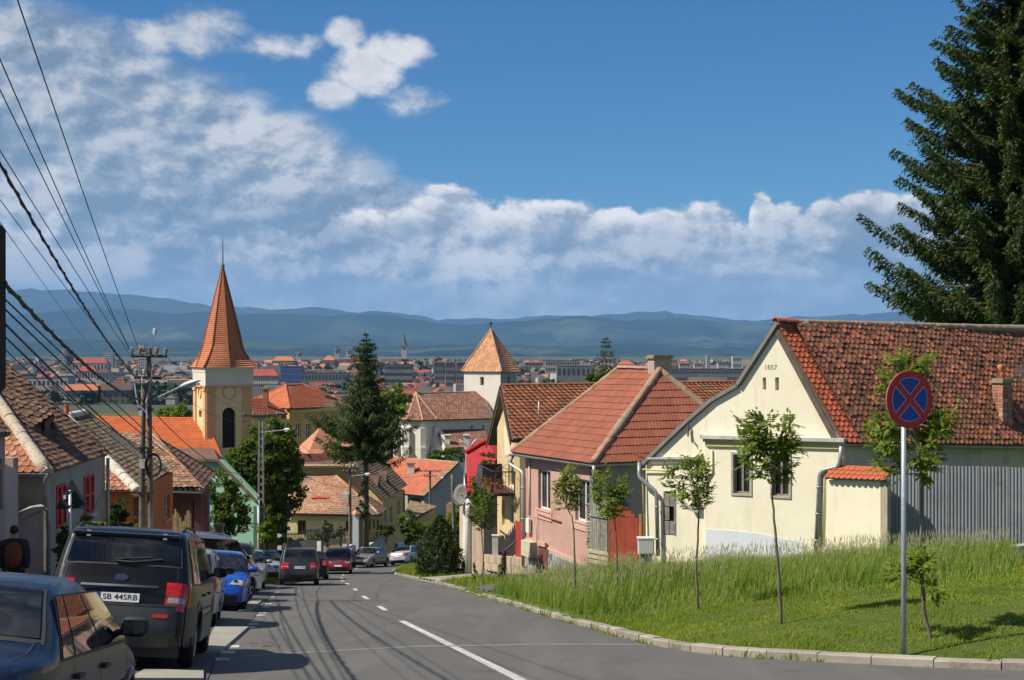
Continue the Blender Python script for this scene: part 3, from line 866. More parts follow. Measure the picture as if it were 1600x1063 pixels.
def ridge(a, b, mat, parent, r=.11, step=.34, name="ridge_tile", each=True, mortar=None, flat=.75):
 a = Vector(a); b = Vector(b); d = (b - a); L = d.length; d.normalize()
 n = max(1, int(L / step)); st = L / n
 side = d.cross(Vector((0, 0, 1))).normalized(); up = side.cross(d)
 me = None; inv = wm(parent).inverted() if parent else Matrix()
 mb = MB()
 seg = 6
 def cap(mb, base_, r0, r1):
  vs = []
  for (tt, rr) in ((0.0, r0), (st * 1.06, r1)):
   for k in range(seg + 1):
    th = PI * k / seg
    vs.append(base_ + Vector((math.cos(th) * rr, tt, math.sin(th) * rr * flat - rr * .15)))
  for k in range(seg + 1):
   th = PI * k / seg
   vs.append(base_ + Vector((math.cos(th) * r0 * .82, 0, math.sin(th) * r0 * flat * .8 - r0 * .15)))
  m_ = seg + 1
  fs = [(k, k+1, m_+k+1, m_+k) for k in range(seg)] + [(2*m_+k, 2*m_+k+1, k+1, k) for k in range(seg)]
  mb.add(vs, fs)
 cap(mb, Vector((0, 0, 0)), r * 1.06, r * .92)
 me = mb.mesh(name, mat)
 M3 = Matrix(((side.x, d.x, up.x), (side.y, d.y, up.y), (side.z, d.z, up.z))).to_4x4()
 if each:
  for i in range(n):
   M = Matrix.Translation(a + d * (i * st) + up * rnd.uniform(-.008, .008)) @ M3 @ Matrix.Rotation(rnd.gauss(0, .02), 4, 'Z')
   o = bpy.data.objects.new(name, me); col.objects.link(o)
   if parent: o.parent = parent; o.matrix_parent_inverse = inv
   o.matrix_basis = M
 else:
  mj = MB()
  for i in range(n):
   M = Matrix.Translation(a + d * (i * st)) @ M3
   mj.add([M @ Vector(v) for v in mb.v], mb.f)
  mj.build(name.replace("tile", "tiles") if n > 1 else name, mat, parent)
 if mortar:
  m2 = MB(); k = 14; pts = [a + d * (L * i / k) - up * (r * .55) for i in range(k + 1)]
  m2.tube(pts, [r * rnd.uniform(1.05, 1.3) for _ in pts], 8)
  m2.build("mortar", mortar, parent, smooth=True)
def pipe(pts, r, mat, parent=None, name="drainpipe", seg=8, brackets=0):
 mb = MB(); P_ = [Vector(p) for p in pts]
 Q = [P_[0]]
 for i in range(1, len(P_) - 1):
  a, b, c = P_[i-1], P_[i], P_[i+1]
  k = min(r * 1.8, (b-a).length * .4, (c-b).length * .4)
  Q += [b + (a-b).normalized() * k, b + ((a-b).normalized() + (c-b).normalized()) * k * .25, b + (c-b).normalized() * k]
 Q.append(P_[-1])
 mb.tube(Q, r, seg)
 for i in range(brackets):
  j = (i + .5) / brackets; p = P_[-2].lerp(P_[-1], j)
  mb.tube([p, p + Vector((0, 0, .05))], r * 1.25, seg)
 return mb.build(name, mat, parent, smooth=True)
def gutter(a, b, r, mat, parent, seg=7, name="gutter"):
 a = Vector(a); b = Vector(b); d = (b-a).normalized(); side = d.cross(Vector((0, 0, 1))).normalized()
 vs = []; n = 10
 for i in range(n + 1):
  p = a.lerp(b, i / n) + Vector((0, 0, rnd.uniform(-.006, .006)))
  for rr in (r, r * .86):
   for k in range(seg + 1):
    th = PI + PI * k / seg
    vs.append(p + side * math.cos(th) * rr + Vector((0, 0, math.sin(th) * rr)))
 m_ = seg + 1; fs = []
 for i in range(n):
  for k in range(seg):
   o = i * 2 * m_; o2 = o + 2 * m_
   fs += [(o+k, o+k+1, o2+k+1, o2+k), (o+m_+k+1, o+m_+k, o2+m_+k, o2+m_+k+1)]
  fs += [(o, o2, o2+m_, o+m_), (o+seg, o+m_+seg, o2+m_+seg, o2+seg)]
 mb = MB(); mb.add(vs, fs); return mb.build(name, mat, parent)
def hidden_walls(pts, z0, z1, mat, parent, th=.25):
 """plain walls closing the far sides of a building; pts are plan points in order"""
 for a, b in zip(pts, pts[1:]):
  a = Vector((a[0], a[1], 0)); b = Vector((b[0], b[1], 0)); d = (b-a)
  nn = Vector((d.y, -d.x, 0)).normalized()
  mb = MB(); mb.frame_box(a + Vector((0, 0, z0)) - nn * th, d, Vector((0, 0, z1 - z0)), nn * th); mb.build("wall", mat, parent, fix=True)
def text_mesh(txt, size, mat, M, parent, name="lettering", depth=.002, font_w=1.0, bold=0.0):
 cu = bpy.data.curves.new("t", 'FONT'); cu.body = txt; cu.size = size; cu.extrude = depth; cu.align_x = 'CENTER'; cu.align_y = 'CENTER'; cu.offset = bold; cu.resolution_u = 3
 to = bpy.data.objects.new("t", cu); col.objects.link(to)
 dg = bpy.context.evaluated_depsgraph_get()
 me = bpy.data.meshes.new_from_object(to.evaluated_get(dg))
 bpy.data.objects.remove(to); bpy.data.curves.remove(cu)
 me.name = name; me.materials.clear(); me.materials.append(mat)
 me.transform(Matrix.Diagonal((font_w, 1, 1, 1)))
 me.transform(M)
 return link(name, me, parent)
def face_matrix(p, d, n):
 """text matrix: x along d, y up, z toward n"""
 d = d.normalized(); n = n.normalized(); u = n.cross(d)
 return Matrix(((d.x, u.x, n.x, p.x), (d.y, u.y, n.y, p.y), (d.z, u.z, n.z, p.z), (0, 0, 0, 1)))

OLD_TILE = pm("old_tile", (0.105, 0.045, 0.028), (0.215, 0.088, 0.050), 1.1, 0.9, 0.3, 40, isl=0.34, c3=(0.40, 0.13, 0.06), dirt=(0.075, 0.06, 0.042), dscale=2.3)
NEW_TILE = pm("new_orange_tile", (0.34, 0.075, 0.032), (0.45, 0.115, 0.050), 1.5, 0.75, 0.1, 40, isl=0.16)
BROWN_TILE = pm("brown_tile", (0.085, 0.048, 0.032), (0.17, 0.092, 0.056), 0.8, 0.92, 0.3, 40, isl=0.35, c3=(0.21, 0.12, 0.075), dirt=(0.055, 0.048, 0.035), dscale=1.6)
RIB_TILE = pm("ribbed_red_tile", (0.235, 0.074, 0.044), (0.33, 0.112, 0.068), 1.2, 0.85, 0.2, 50, objr=0.13, dirt=(0.17, 0.075, 0.05), dscale=1.6)
PAN_TILE = pm("pan_tile", (0.25, 0.085, 0.042), (0.40, 0.145, 0.065), 1.2, 0.88, 0.2, 50, isl=0.25, c3=(0.22, 0.12, 0.07), dirt=(0.15, 0.08, 0.05), dscale=2.0)
MORTAR = pm("mortar", (0.20, 0.17, 0.125), (0.32, 0.26, 0.19), 4.0, 0.95, 0.8, 25, c3=(0.33, 0.15, 0.09))
CREAM = pm("cream_render", (0.80, 0.735, 0.555), (0.85, 0.79, 0.62), 0.8, 0.92, 0.15, 25, dirt=(0.73, 0.66, 0.48), dscale=1.1)
WHITEW = pm("whitewash", (0.60, 0.63, 0.70), (0.68, 0.70, 0.75), 1.0, 0.95, 0.2, 20)
OLIVE = pm("olive_trim", (0.48, 0.43, 0.19), (0.56, 0.50, 0.24), 2.0, 0.9)
LEDGE = pm("ledge", (0.42, 0.41, 0.39), (0.56, 0.54, 0.51), 2.5, 0.9, 0.4, 20, dirt=(0.25, 0.24, 0.21), dscale=3)
BARGE = pm("barge_board", (0.10, 0.075, 0.06), (0.16, 0.125, 0.10), 3.0, 0.9, 0.3, 30)

# ------------------------------------------------------------------ cream house with the year on its gable
def cream_house():
 pl = Plane((1010, 43.0), (1318, 40.0))
 foot = pl.p(pl.L / 2, 0); foot.z = gz(foot.x, foot.y)
 t = thing("cream_house", "cream rendered house with steep old tiled roof, year 1857 painted on its gable", "house", foot)
 vents = [(1191.5, 590, 1197, 609), (1211, 590, 1217, 610)]
 shut = (1037, 768, 1056, 836)
 w, hs = wallpx(pl, [(1010, 905), (1319, 905), (1319, 689), (1312, 684), (1212, 509), (1150, 603), (1110, 627), (1075, 657), (1040, 690), (1010, 718)][::-1],
     CREAM, t, vents + [(1144, 706, 1176, 775), (1205, 707, 1237, 779), shut], .35)
 for h in hs[:2]:
  mb = MB(); mb.frame_box(pl.p(h[0], h[1], -.3), pl.d * (h[2]-h[0]), Vector((0, 0, h[3]-h[1])), pl.n * .12); mb.build("vent_back", OLIVE, t, fix=True)
 wr = [(1147, 710, 1173, 771), (1208, 711, 1234, 775)]
 w2, h2 = wallpx(pl, [(1103, 905), (1318, 905), (1318, 690), (1103, 686)][::-1], CREAM, t, wr, .068, .07, "front_panel")
 for h in h2: window(pl, h, t, GREYF, 2, 1, .10, .07, curtain=pm("grey_blind", (0.05, 0.05, 0.055), (0.30, 0.30, 0.29), 4.0), fw=.055, surround=pm("weathered_surround", (0.33, 0.31, 0.26), (0.48, 0.45, 0.38), 7, .9, .4, 50))
 h = hs[4]
 m_ = (h[0] + h[2]) / 2
 sw = MB();
 for (a, b) in ((h[0], h[0] + .05), (h[2] - .05, h[2])): sw.frame_box(pl.p(a, h[1], -.08), pl.d * (b-a), Vector((0, 0, h[3]-h[1])), pl.n * .1)
 wo = sw.build("window", GREYF, t, fix=True)
 mb = MB(); mb.frame_box(pl.p(h[0], h[1], -.14), pl.d * (h[2]-h[0]), Vector((0, 0, h[3]-h[1])), pl.n * .03); mb.build("pane", GLASS, wo, fix=True)
 for (a, b, ang) in ((h[0] + .02, m_ - .01, 0), (m_ + .01, h[2] - .02, .12)):
  for k in range(3):
   za = lerp(h[1] + .03, h[3] - .03, k / 3); zb = lerp(h[1] + .03, h[3] - .03, (k + 1) / 3) - .03
   if a > m_ and k == 1:
    continue
   mb = MB(); mb.frame_box(pl.p(a, za, -.03), pl.d * (b - a), Vector((0, 0, zb - za)), pl.n * .05); mb.build("shutter_panel", GREYF, wo, fix=True)
 def band(x0, x1, y0l, y0r, y1l, y1r, out, mat, name, o0=0.0):
  a, b, c, d = pl.uz(x0, y1l), pl.uz(x1, y1r), pl.uz(x1, y0r), pl.uz(x0, y0l)
  wall(pl, [a, b, c, d], mat, t, (), out, o0 + out, name)
 band(1098, 1322, 679.5, 685, 685, 690.5, .24, LEDGE, "ledge", .001)
 band(1101, 1320, 685.3, 690.8, 690, 695, .15, OLIVE, "cornice", .001)
 band(1106, 1318, 690.3, 695.3, 697, 701.5, .06, OLIVE, "cornice", .071)
 band(1013, 1099, 714.5, 713.5, 717.5, 717, .12, LEDGE, "ledge", .001)
 band(1013, 1099, 718, 717.3, 724, 723, .05, CREAM, "cornice", .001)
 wall(pl, [pl.uz(1104, 905), pl.uz(1262, 905), pl.uz(1262, 848), pl.uz(1180, 832), pl.uz(1104, 826)], WHITEW, t, (), .02, .082, "plinth")
 p = pl.q(1204, 574.5, .004)
 text_mesh("1857", .20, pm("faded_paint", (0.22, 0.20, 0.15), (0.28, 0.26, 0.2), 5), face_matrix(p, pl.d, pl.n), t, "year", .001, 1.0, .001)
 fr = pl.n * .07
 A = pl.q(1212, 503) + fr; D = pl.q(1317, 690) + fr + Vector((.05, 0, 0))
 B = P(1760, 517, 49); C = P(1760, 697, 46.2)
 C = A + (C - D) * 0 + (C - A)  # keep
 slab([A, B, C, D], BROWNW, t, .12, "roof")
 e = (C - D).normalized()
 kk = .62
 Dk = D + e * kk; Ak = A + (B - A).normalized() * kk
 roof_tiles([Dk, C, B, Ak], D, C, .195, .168, tile_beaver(.195, .26, lift=.032), OLD_TILE, t, "old_tiles", seed=3, sag=.05, jit=1.9)
 roof_tiles([D, Dk, Ak, A], D, C, .195, .168, tile_beaver(.195, .26, lift=.034), NEW_TILE, t, "new_tiles", seed=4, jit=.8)
 ridge(A + Vector((0, 0, .03)), A.lerp(B, .05) + Vector((0, 0, .03)), NEW_TILE, t, .15, .33)
 ridge(A.lerp(B, .05) + Vector((0, 0, .02)), B + Vector((0, 0, .02)), pm("ridge_old", (0.26, 0.19, 0.13), (0.34, 0.25, 0.17), 2, .9, .4, 20, objr=.15), t, .12, .38, mortar=MORTAR)
 left = [pl.q(1212, 503), pl.q(1150, 599), pl.q(1110, 622), pl.q(1075, 652), pl.q(1040, 685), pl.q(1003, 722)]
 back = (B - A).normalized() * 10
 for a, b in zip(left, left[1:]):
  slab([a + fr, b + fr, b + back, a + back], pm("cement_edge", (0.12, 0.115, 0.11), (0.17, 0.16, 0.15), 3, .95, .4, 20), t, .12, "roof")
 def verge(a, b, wd, name="verge_board"):
  a = Vector(a); b = Vector(b); d = (b - a); up = d.normalized().cross(pl.n).normalized()
  if up.z < 0: up = -up
  mb = MB(); mb.frame_box(a + pl.n * .02 - up * wd, d, up * wd, pl.n * .055); mb.build(name, BARGE, t, fix=True)
 verge(pl.q(1212, 504), pl.q(1311, 687), .16)
 for a, b in zip(left, left[1:]): verge(a, b, .13)
 dd = Vector((C.x - D.x, C.y - D.y, 0)).normalized()
 inn = Vector((-dd.y, dd.x, 0))
 s0 = pl.p(pl.L, 0) + dd * .02
 s1 = Vector((C.x, C.y, 0)) + inn * .5
 mb = MB(); zt = D.z - .10
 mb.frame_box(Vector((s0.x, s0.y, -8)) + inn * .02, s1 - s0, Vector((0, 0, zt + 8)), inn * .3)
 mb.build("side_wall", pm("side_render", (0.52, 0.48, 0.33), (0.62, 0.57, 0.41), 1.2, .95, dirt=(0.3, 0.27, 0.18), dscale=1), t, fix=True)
 hidden_walls([(s1.x, s1.y), (s1.x - 3.5, s1.y + 5.5), (PX(1010, 43), 43.2)], -8, -3.4, CREAM, t)
 gutter(D + Vector((.05, -.10, -.06)), C + Vector((0, -.10, -.10)), .075, ZINC, t)
 pipe([pl.q(1318, 697, .22), pl.q(1315, 722, .16), pl.q(1311, 729, .14), pl.q(1289, 734, .14), pl.q(1283, 741, .14), pl.q(1277, 866, .14)], .062, ZINC, t, brackets=3)
 pipe([pl.q(1308, 733, .10), pl.q(1290, 741, .10), pl.q(1287, 850, .10)], .028, pm("cream_pipe", (0.62, 0.55, 0.36), (0.68, 0.6, 0.4), 2), t, "pipe")
 pipe([pl.q(1001, 722, .1), pl.q(1003, 745, .22), pl.q(1029, 768, .16), pl.q(1031, 868, .14)], .062, ZINC, t, brackets=2)
 YEL = pm("gas_pipe_paint", (0.62, 0.50, 0.20), (0.70, 0.58, 0.26), 3, .5)
 pipe([pl.q(1052, 737, .05), pl.q(1006, 733, .10), pl.q(1009, 838, .10)], .022, YEL, t, "gas_pipe")
 pipe([pl.q(1114, 703, .10), pl.q(1115, 738, .10), pl.q(1106, 750, .10)], .03, pm("cream_pipe", (0.62, 0.55, 0.36)), t, "pipe")
 mb = MB(); mb.tube([pl.q(1077, 664, .10), pl.q(1077, 682, .10)], .03, 8); mb.tube([pl.q(1077, 672, .0), pl.q(1077, 672, .12)], .012, 6)
 mb.tube([pl.q(1080, 676, .06), pl.q(1083, 690, .05), pl.q(1088, 692, .05), pl.q(1089, 699, .03)], .012, 5)
 mb.build("wire_bracket", pm("rust", (0.16, 0.07, 0.04), (0.22, 0.11, 0.07), 5), t)
 mb = MB(); mb.frame_box(pl.q(1084, 800, .0), pl.d * .22, Vector((0, 0, .32)), pl.n * .12); mb.build("meter_box", pm("grey_box", (0.34, 0.33, 0.28), (0.4, 0.39, 0.34), 3), t, fix=True)
 return pl, t, D, C, dd
CH = cream_house()

def chimney(label, base_pt, w, d, h, mat, rz=0.0, cap=None, bricks=None, name="chimney", parent=None, cowl=None, joint=None):
 """chimney as a part: stack of real brick courses"""
 if bricks:
  mb = MB(); bw, bh = .24, .075
  n = int(h / (bh + .012))
  for k in range(n):
   z = base_pt.z + k * (bh + .012)
   for side in range(4):
    L = w if side % 2 == 0 else d; D = d if side % 2 == 0 else w
    m_ = max(1, round(L / bw)); st = L / m_
    for i in range(m_):
     u = -L/2 + (i + .5) * st
     jx = rnd.uniform(0, .006)
     a = side * PI / 2
     ox, oy = u, -(D/2 - .05 + jx)
     x = ox * math.cos(a) - oy * math.sin(a); y = ox * math.sin(a) + oy * math.cos(a)
     X = base_pt.x + x * math.cos(rz) - y * math.sin(rz); Y = base_pt.y + x * math.sin(rz) + y * math.cos(rz)
     mb.box((X, Y, z + bh / 2), (st - .012, .10, bh), rz + a)
  o = mb.build("bricks", bricks, parent); tag(o, kind='stuff')
  w -= .03; d -= .03
 mb = MB(); mb.box((base_pt.x, base_pt.y, base_pt.z + h / 2), (w, d, h), rz)
 c = mb.build(name, joint if joint else mat, parent)
 if cap:
  mb = MB(); mb.box((base_pt.x, base_pt.y, base_pt.z + h + .04), (w + .14, d + .14, .08), rz)
  mb.box((base_pt.x, base_pt.y, base_pt.z + h + .11), (w + .04, d + .04, .06), rz); mb.build("chimney_cap", cap, c)
 return c
def roof_point(px, py, quad):
 """point where the pixel ray meets the roof plane"""
 A, B, C = (Vector(q) for q in quad[:3]); n = (B - A).cross(C - A).normalized()
 d = Vector(((px - 800) / FPX, 1, (HYP - py) / FPX))
 return d * (A.dot(n) / d.dot(n))
pl, t, D, C, dd = CH
A_ = pl.q(1212, 503) + pl.n * .07;
bp = roof_point(1562, 655, [A_, D, C])
BRICK = pm("chimney_brick", (0.28, 0.105, 0.065), (0.42, 0.19, 0.13), 6.0, .9, .4, 40, isl=.25, c3=(0.5, 0.42, 0.36))
chimney("", bp + Vector((.12, .12, -.5)), .42, .42, 1.62, MORTAR, .5, MORTAR, BRICK, parent=t, joint=MORTAR)
cw = MB(); q0 = bp + Vector((.12, .12, 1.2)); cw.tube([q0, q0 + Vector((0, 0, .22)), q0 + Vector((-.03, 0, .33)), q0 + Vector((-.10, -.05, .46))], [.075, .075, .08, .085], 10)
cw.build("cowl", pm("clay_cowl", (0.45, 0.12, 0.05), (0.55, 0.17, 0.07), 5, .8), t, smooth=True)

# ------------------------------------------------------------------ annex wall, metal fence
def annex():
 pl = Plane((1290, 40.0), (1386, 38.9))
 foot = pl.p(pl.L/2, 0); foot.z = gz(foot.x, foot.y)
 t = thing("garden_wall", "short cream garden wall with orange tile coping beside the corrugated metal fence", "wall", foot)
 wallpx(pl, [(1291, 900), (1385, 900), (1385, 750), (1291, 750)][::-1], CREAM, t, (), .25)
 a = pl.q(1293, 746, .14); b = pl.q(1388, 750, .14); c = b - pl.n * .34 + Vector((0, 0, .30)); d = a - pl.n * .34 + Vector((0, 0, .30))
 slab([a, b, c, d], BROWNW, t, .04, "coping")
 roof_tiles([a, b, c, d], a, b, .17, .16, tile_beaver(.17, .22, lift=.03), NEW_TILE, t, "coping_tile", each=True, seed=9, jit=.6)
 mb = MB(); mb.frame_box(pl.p(pl.L - .18, -8, .03), pl.d * .2, Vector((0, 0, 8 + pl.uz(1386, 752)[1])), -pl.n * .28); mb.build("pillar", pm("worn_pillar", (0.34, 0.29, 0.21), (0.44, 0.38, 0.28), 3, .9, .4, 20), t, fix=True)
 pf = Plane((1387, 39.6), (1720, 39.0))
 foot = pf.p(2, 0); foot.z = gz(foot.x, foot.y)
 f = thing("metal_fence", "blue grey corrugated metal fence in front of the cream house", "fence", foot)
 CORR = pm("corrugated_zinc", (0.22, 0.24, 0.26), (0.29, 0.31, 0.325), 1.2, .55, metal=.1, objr=.10, dirt=(0.14, 0.13, 0.12), dscale=1.5)
 sw = .82; n = int(pf.L / sw)
 for i in range(n):
  u0 = i * sw; m_ = 34; vs = []; h_top = pf.uz(1450, 727)[1] + rnd.uniform(-.02, .02) - .02 * i * .3
  if i == 0: h_top -= .1
  zb = -5.62 - .02 * i
  for k in range(m_ + 1):
   u = u0 + sw * k / m_; o = .015 * (1 if (k % 4) in (1, 2) else -.2)
   vs += [pf.p(u, zb, o), pf.p(u, h_top, o), pf.p(u, zb, o - .004), pf.p(u, h_top, o - .004)]
  fs = []
  for k in range(m_):
   a = 4 * k; fs += [(a, a+4, a+5, a+1), (a+2, a+3, a+7, a+6), (a+1, a+5, a+7, a+3)]
  mb = MB(); mb.add(vs, fs); mb.build("sheet", CORR, f)
 mb = MB(); mb.frame_box(pf.p(0, -7.2, .04), pf.d * pf.L, Vector((0, 0, 1.55)), -pf.n * .25); mb.build("base", CONC2, f, fix=True)
 for u in np.arange(.4, pf.L, 2.4):
  mb = MB(); mb.frame_box(pf.p(u, -7, -.03), pf.d * .06, Vector((0, 0, 3.3)), -pf.n * .06); mb.build("post", ZINC, f, fix=True)
 pr = Plane((1520, 36.5), (1720, 37.5)); c = pr.p(1, 0)
 rw = wall(pr, [(0, -7), (pr.L, -7), (pr.L, -5.05), (2.2, -5.05), (0, -5.25)], CONC2, None, (), .3, name="retaining_wall")
 tag(rw, "pale concrete retaining wall below the metal fence at the right edge", "wall")
annex()
def ubox(px, py0, py1, wpx, Y, label, name="utility_box", depth=.35, mat=None):
 mb = MB(); x0 = PX(px, Y); x1 = PX(px + wpx, Y); z1 = PZ(py0, Y); z0 = PZ(py1, Y)
 g = gz(x0, Y)
 t = thing(name, label, "utility box", ((x0+x1)/2, Y, z0))
 m_ = mat or pm("box_white", (0.55, 0.55, 0.50), (0.63, 0.62, 0.57), 2, .7, dirt=(0.4, 0.39, 0.34), dscale=3)
 mb.box(((x0+x1)/2, Y + depth/2, (z0+z1)/2), (x1-x0, depth, z1-z0)); mb.build("cabinet", m_, t)
 mb = MB(); mb.box(((x0+x1)/2, Y - .012, (z0+z1)/2), ((x1-x0)*.86, .02, (z1-z0)*.84)); mb.build("door", m_, t)
 mb = MB(); mb.box(((x0+x1)/2, Y + depth/2, z1 + .02), (x1-x0+.06, depth+.06, .04)); mb.build("lid", m_, t)
 mb = MB(); mb.box(((x0+x1)/2, Y + depth/2, (z0+g)/2 - .1), ((x1-x0)*.8, depth*.8, max(.1, z0-g+.2))); mb.build("foot", CONC, t)
 return t
ubox(998, 843, 867, 24, 41.2, "white utility box at the left corner of the cream house")
# ------------------------------------------------------------------ pink house with the ribbed red roof
PINK = pm("pink_render", (0.43, 0.255, 0.21), (0.50, 0.315, 0.26), 0.7, .93, .2, 25, dirt=(0.38, 0.225, 0.185), dscale=1.2)
PINKD = pm("pink_trim", (0.50, 0.31, 0.25), (0.55, 0.36, 0.295), 1.5, .9)
GREYR = pm("grey_render", (0.27, 0.27, 0.28), (0.34, 0.34, 0.35), 1.0, .95, .2, 20, dirt=(0.2, 0.2, 0.2), dscale=1)
def pink_house():
 pl = Plane((821, 56.4), (927, 50.2))
 foot = pl.p(pl.L/2, 0); foot.z = gz(foot.x, foot.y)
 t = thing("pink_house", "pink rendered house with ribbed red hipped roof and rubble stone base", "house", foot)
 wr = [(841, 735, 860, 797), (899, 749, 922, 816)]
 out = [(821, 905), (927, 905), (927, 718), (821, 702)]
 w, hs = wallpx(pl, out[::-1], PINK, t, wr, .35)
 for h in hs:
  window(pl, h, t, WHITEF, 2, 1, .13, 0, sill=PINKD, fw=.075, curtain=pm("lace_curtain", (0.28, 0.27, 0.28), (0.52, 0.50, 0.50), 3.0))
 for (x0, y0, x1, y1) in ((836, 797, 863, 812), (894, 818, 926, 829)):
  r_ = pl.rect(x0, y0, x1, y1); wall(pl, [(r_[0], r_[1]), (r_[2], r_[1]), (r_[2], r_[3]), (r_[0], r_[3])], PINKD, t, (), .04, .041, "apron")
 a, b = pl.uz(822, 840), pl.uz(927, 886)
 wall(pl, [(a[0], a[1] - .12), (b[0], b[1] - .12), b, a], PINKD, t, (), .06, .061, "plinth_moulding")
 wall(pl, [(a[0], -12), (b[0], -12), (b[0], b[1] - .121), (a[0], a[1] - .121)], pm("white_mortar", (0.50, 0.49, 0.46), (0.60, 0.59, 0.55), 3, .95, .5, 30), t, (), .04, .041, "plinth")
 STONE = pm("rubble_stone", (0.17, 0.17, 0.165), (0.36, 0.355, 0.33), 2.5, .85, .5, 30, objr=.35)
 rs = random.Random(4); cell = .30
 nu = int(b[0] / cell) + 1
 cen = []
 for i in range(nu + 1):
  for j in range(9):
   u = i * cell + (cell/2 if j % 2 else 0) + rs.uniform(-.08, .08)
   zt = lerp(a[1], b[1], min(1, max(0, u / b[0]))) - .30 - j * cell * .82 + rs.uniform(-.06, .06)
   if .1 < u < b[0] - .1 and zt > -8.8: cen.append((u, zt))
 for (u, z) in cen:
  poly = [(u + .3*math.cos(k*PI/8), z + .3*math.sin(k*PI/8)) for k in range(16)]
  top = lerp(a[1], b[1], min(1, max(0, u / b[0]))) - .15
  for (u2, z2) in cen + [(u, 2 * top - z)]:
   if (u2, z2) == (u, z): continue
   dx, dz = u2 - u, z2 - z; L = math.hypot(dx, dz)
   if L > .9: continue
   dx /= L; dz /= L; lim = L/2 - .018; np_ = []
   for i in range(len(poly)):
    p, q = poly[i], poly[(i+1) % len(poly)]
    dp = (p[0]-u)*dx + (p[1]-z)*dz - lim; dq = (q[0]-u)*dx + (q[1]-z)*dz - lim
    if dp <= 0: np_.append(p)
    if (dp < 0) != (dq < 0):
     k = dp / (dp - dq); np_.append((p[0] + (q[0]-p[0])*k, p[1] + (q[1]-p[1])*k))
   poly = np_
   if len(poly) < 3: break
  if len(poly) < 3: continue
  mb = MB(); mb.prism([pl.p(x, y, .065 + rs.uniform(-.008, .012)) for x, y in poly], -pl.n * .03); mb.build("stone", STONE, t, fix=True)
 r_ = pl.rect(844, 856, 859, 890); mb = MB(); mb.frame_box(pl.p(r_[0], r_[1], .07), pl.d*(r_[2]-r_[0]), Vector((0,0,r_[3]-r_[1])), pl.n*.02); mb.build("cellar_door", pm("dark_red_wood", (0.12, 0.04, 0.03), (0.18, 0.06, 0.04), 5), t, fix=True)
 for (x0, y0, x1, y1, dp, m_) in ((828, 845, 842, 869, .32, pm("beige_box", (0.45, 0.40, 0.30), (0.52, 0.47, 0.36), 3)), (827, 810, 832, 832, .1, WHITEF), (845, 846, 857, 853, .1, PINKD)):
  r_ = pl.rect(x0, y0, x1, y1); mb = MB(); mb.frame_box(pl.p(r_[0], r_[1], .06), pl.d*(r_[2]-r_[0]), Vector((0,0,r_[3]-r_[1])), pl.n*dp); mb.build("meter_box", m_, t, fix=True)
 RP = pm("dark_pink_paint", (0.40, 0.14, 0.12), (0.47, 0.18, 0.15), 3)
 pipe([pl.q(843, 803, .06), pl.q(878, 815, .06)], .03, RP, t, "pipe"); pipe([pl.q(841.5, 803, .08), pl.q(842, 850, .08)], .02, PINKD, t, "pipe")
 pipe([pl.q(829, 714, .05), pl.q(829, 806, .05)], .035, pm("pale_pink_pipe", (0.6, 0.45, 0.4), (0.65, 0.5, 0.45), 2), t, "pipe")
 c0 = pl.p(pl.L, 0); dr = Vector((-pl.d.y, pl.d.x, 0))            # running away to the right
 if dr.x < 0: dr = -dr
 mb = MB(); mb.frame_box(Vector((c0.x, c0.y, -9)) - pl.d * .3, dr * 6.2, Vector((0, 0, -4.05 + 9)), pl.d * .3); mb.build("wall", GREYR, t, fix=True)
 e2 = c0 + dr * 6.2; b0 = pl.p(0, 0)
 hidden_walls([(e2.x, e2.y), (e2.x - pl.d.x*8, e2.y - pl.d.y*8), (b0.x, b0.y)], -9, -4.05, GREYR, t)
 ezl = -3.93
 EL = P(799, 706, 57.0); EC = pl.p(pl.L, 0) + pl.n*.35 + pl.d*.40; EC.z = P(925, 723, 50).z
 EC = P(925.5, 723, EC.y)
 AP = P(1031, 577, 53.6); AL = P(967, 575, 57.0)
 ER = EC + dr * 7.0; ER.z = EC.z + .02
 HB = AP + (ER - EC) * .0
 F1 = [EL, EC, AP, AL]; F2 = [EC, ER, AP]
 slab(F1, BROWNW, t, .12, "roof"); slab(F2, BROWNW, t, .12, "roof")
 ER2 = ER - pl.d * 9; back = [ER, ER2, AL, AP]; slab(back, RIB_TILE, t, .12, "roof"); slab([ER2, EL, AL], RIB_TILE, t, .12, "roof")
 rt = tile_profile(.40, .42, RIBS, .035)
 roof_tiles(F1, EL, EC, .40, .355, rt, RIB_TILE, t, "roof_tile", each=True, seed=21)
 roof_tiles(F2, EC, ER, .40, .355, rt, RIB_TILE, t, "roof_tile", each=True, seed=22)
 HIPM = pm("hip_tile", (0.30, 0.15, 0.10), (0.36, 0.24, 0.17), 3.0, .95, .5, 25, objr=.15, dirt=(0.2, 0.17, 0.13), dscale=3)
 ridge(EC + Vector((0, 0, .05)), AP + Vector((0, 0, .05)), HIPM, t, .125, .42, mortar=MORTAR)
 ridge(AL + Vector((0, 0, .03)), AP + Vector((0, 0, .03)), HIPM, t, .12, .42)
 ridge(EL + Vector((0, 0, .04)), AL + Vector((0, 0, .04)), HIPM, t, .11, .45, mortar=MORTAR)
 ridge(ER + Vector((0, 0, .04)), AP + Vector((0, 0, .04)), HIPM, t, .12, .42, mortar=MORTAR)
 chimney("", AP + Vector((.02, .3, -.35)), .72, .55, .75, pm("chimney_plaster", (0.30, 0.26, 0.21), (0.40, 0.35, 0.28), 3, .95, .6, 20), .35, MORTAR, parent=t)
 gutter(EL + Vector((-.05, -.02, -.08)), EC + Vector((0, -.05, -.08)), .08, ZINC, t)
 gutter(EC + Vector((.05, -.06, -.08)), ER + Vector((0, -.06, -.08)), .08, ZINC, t)
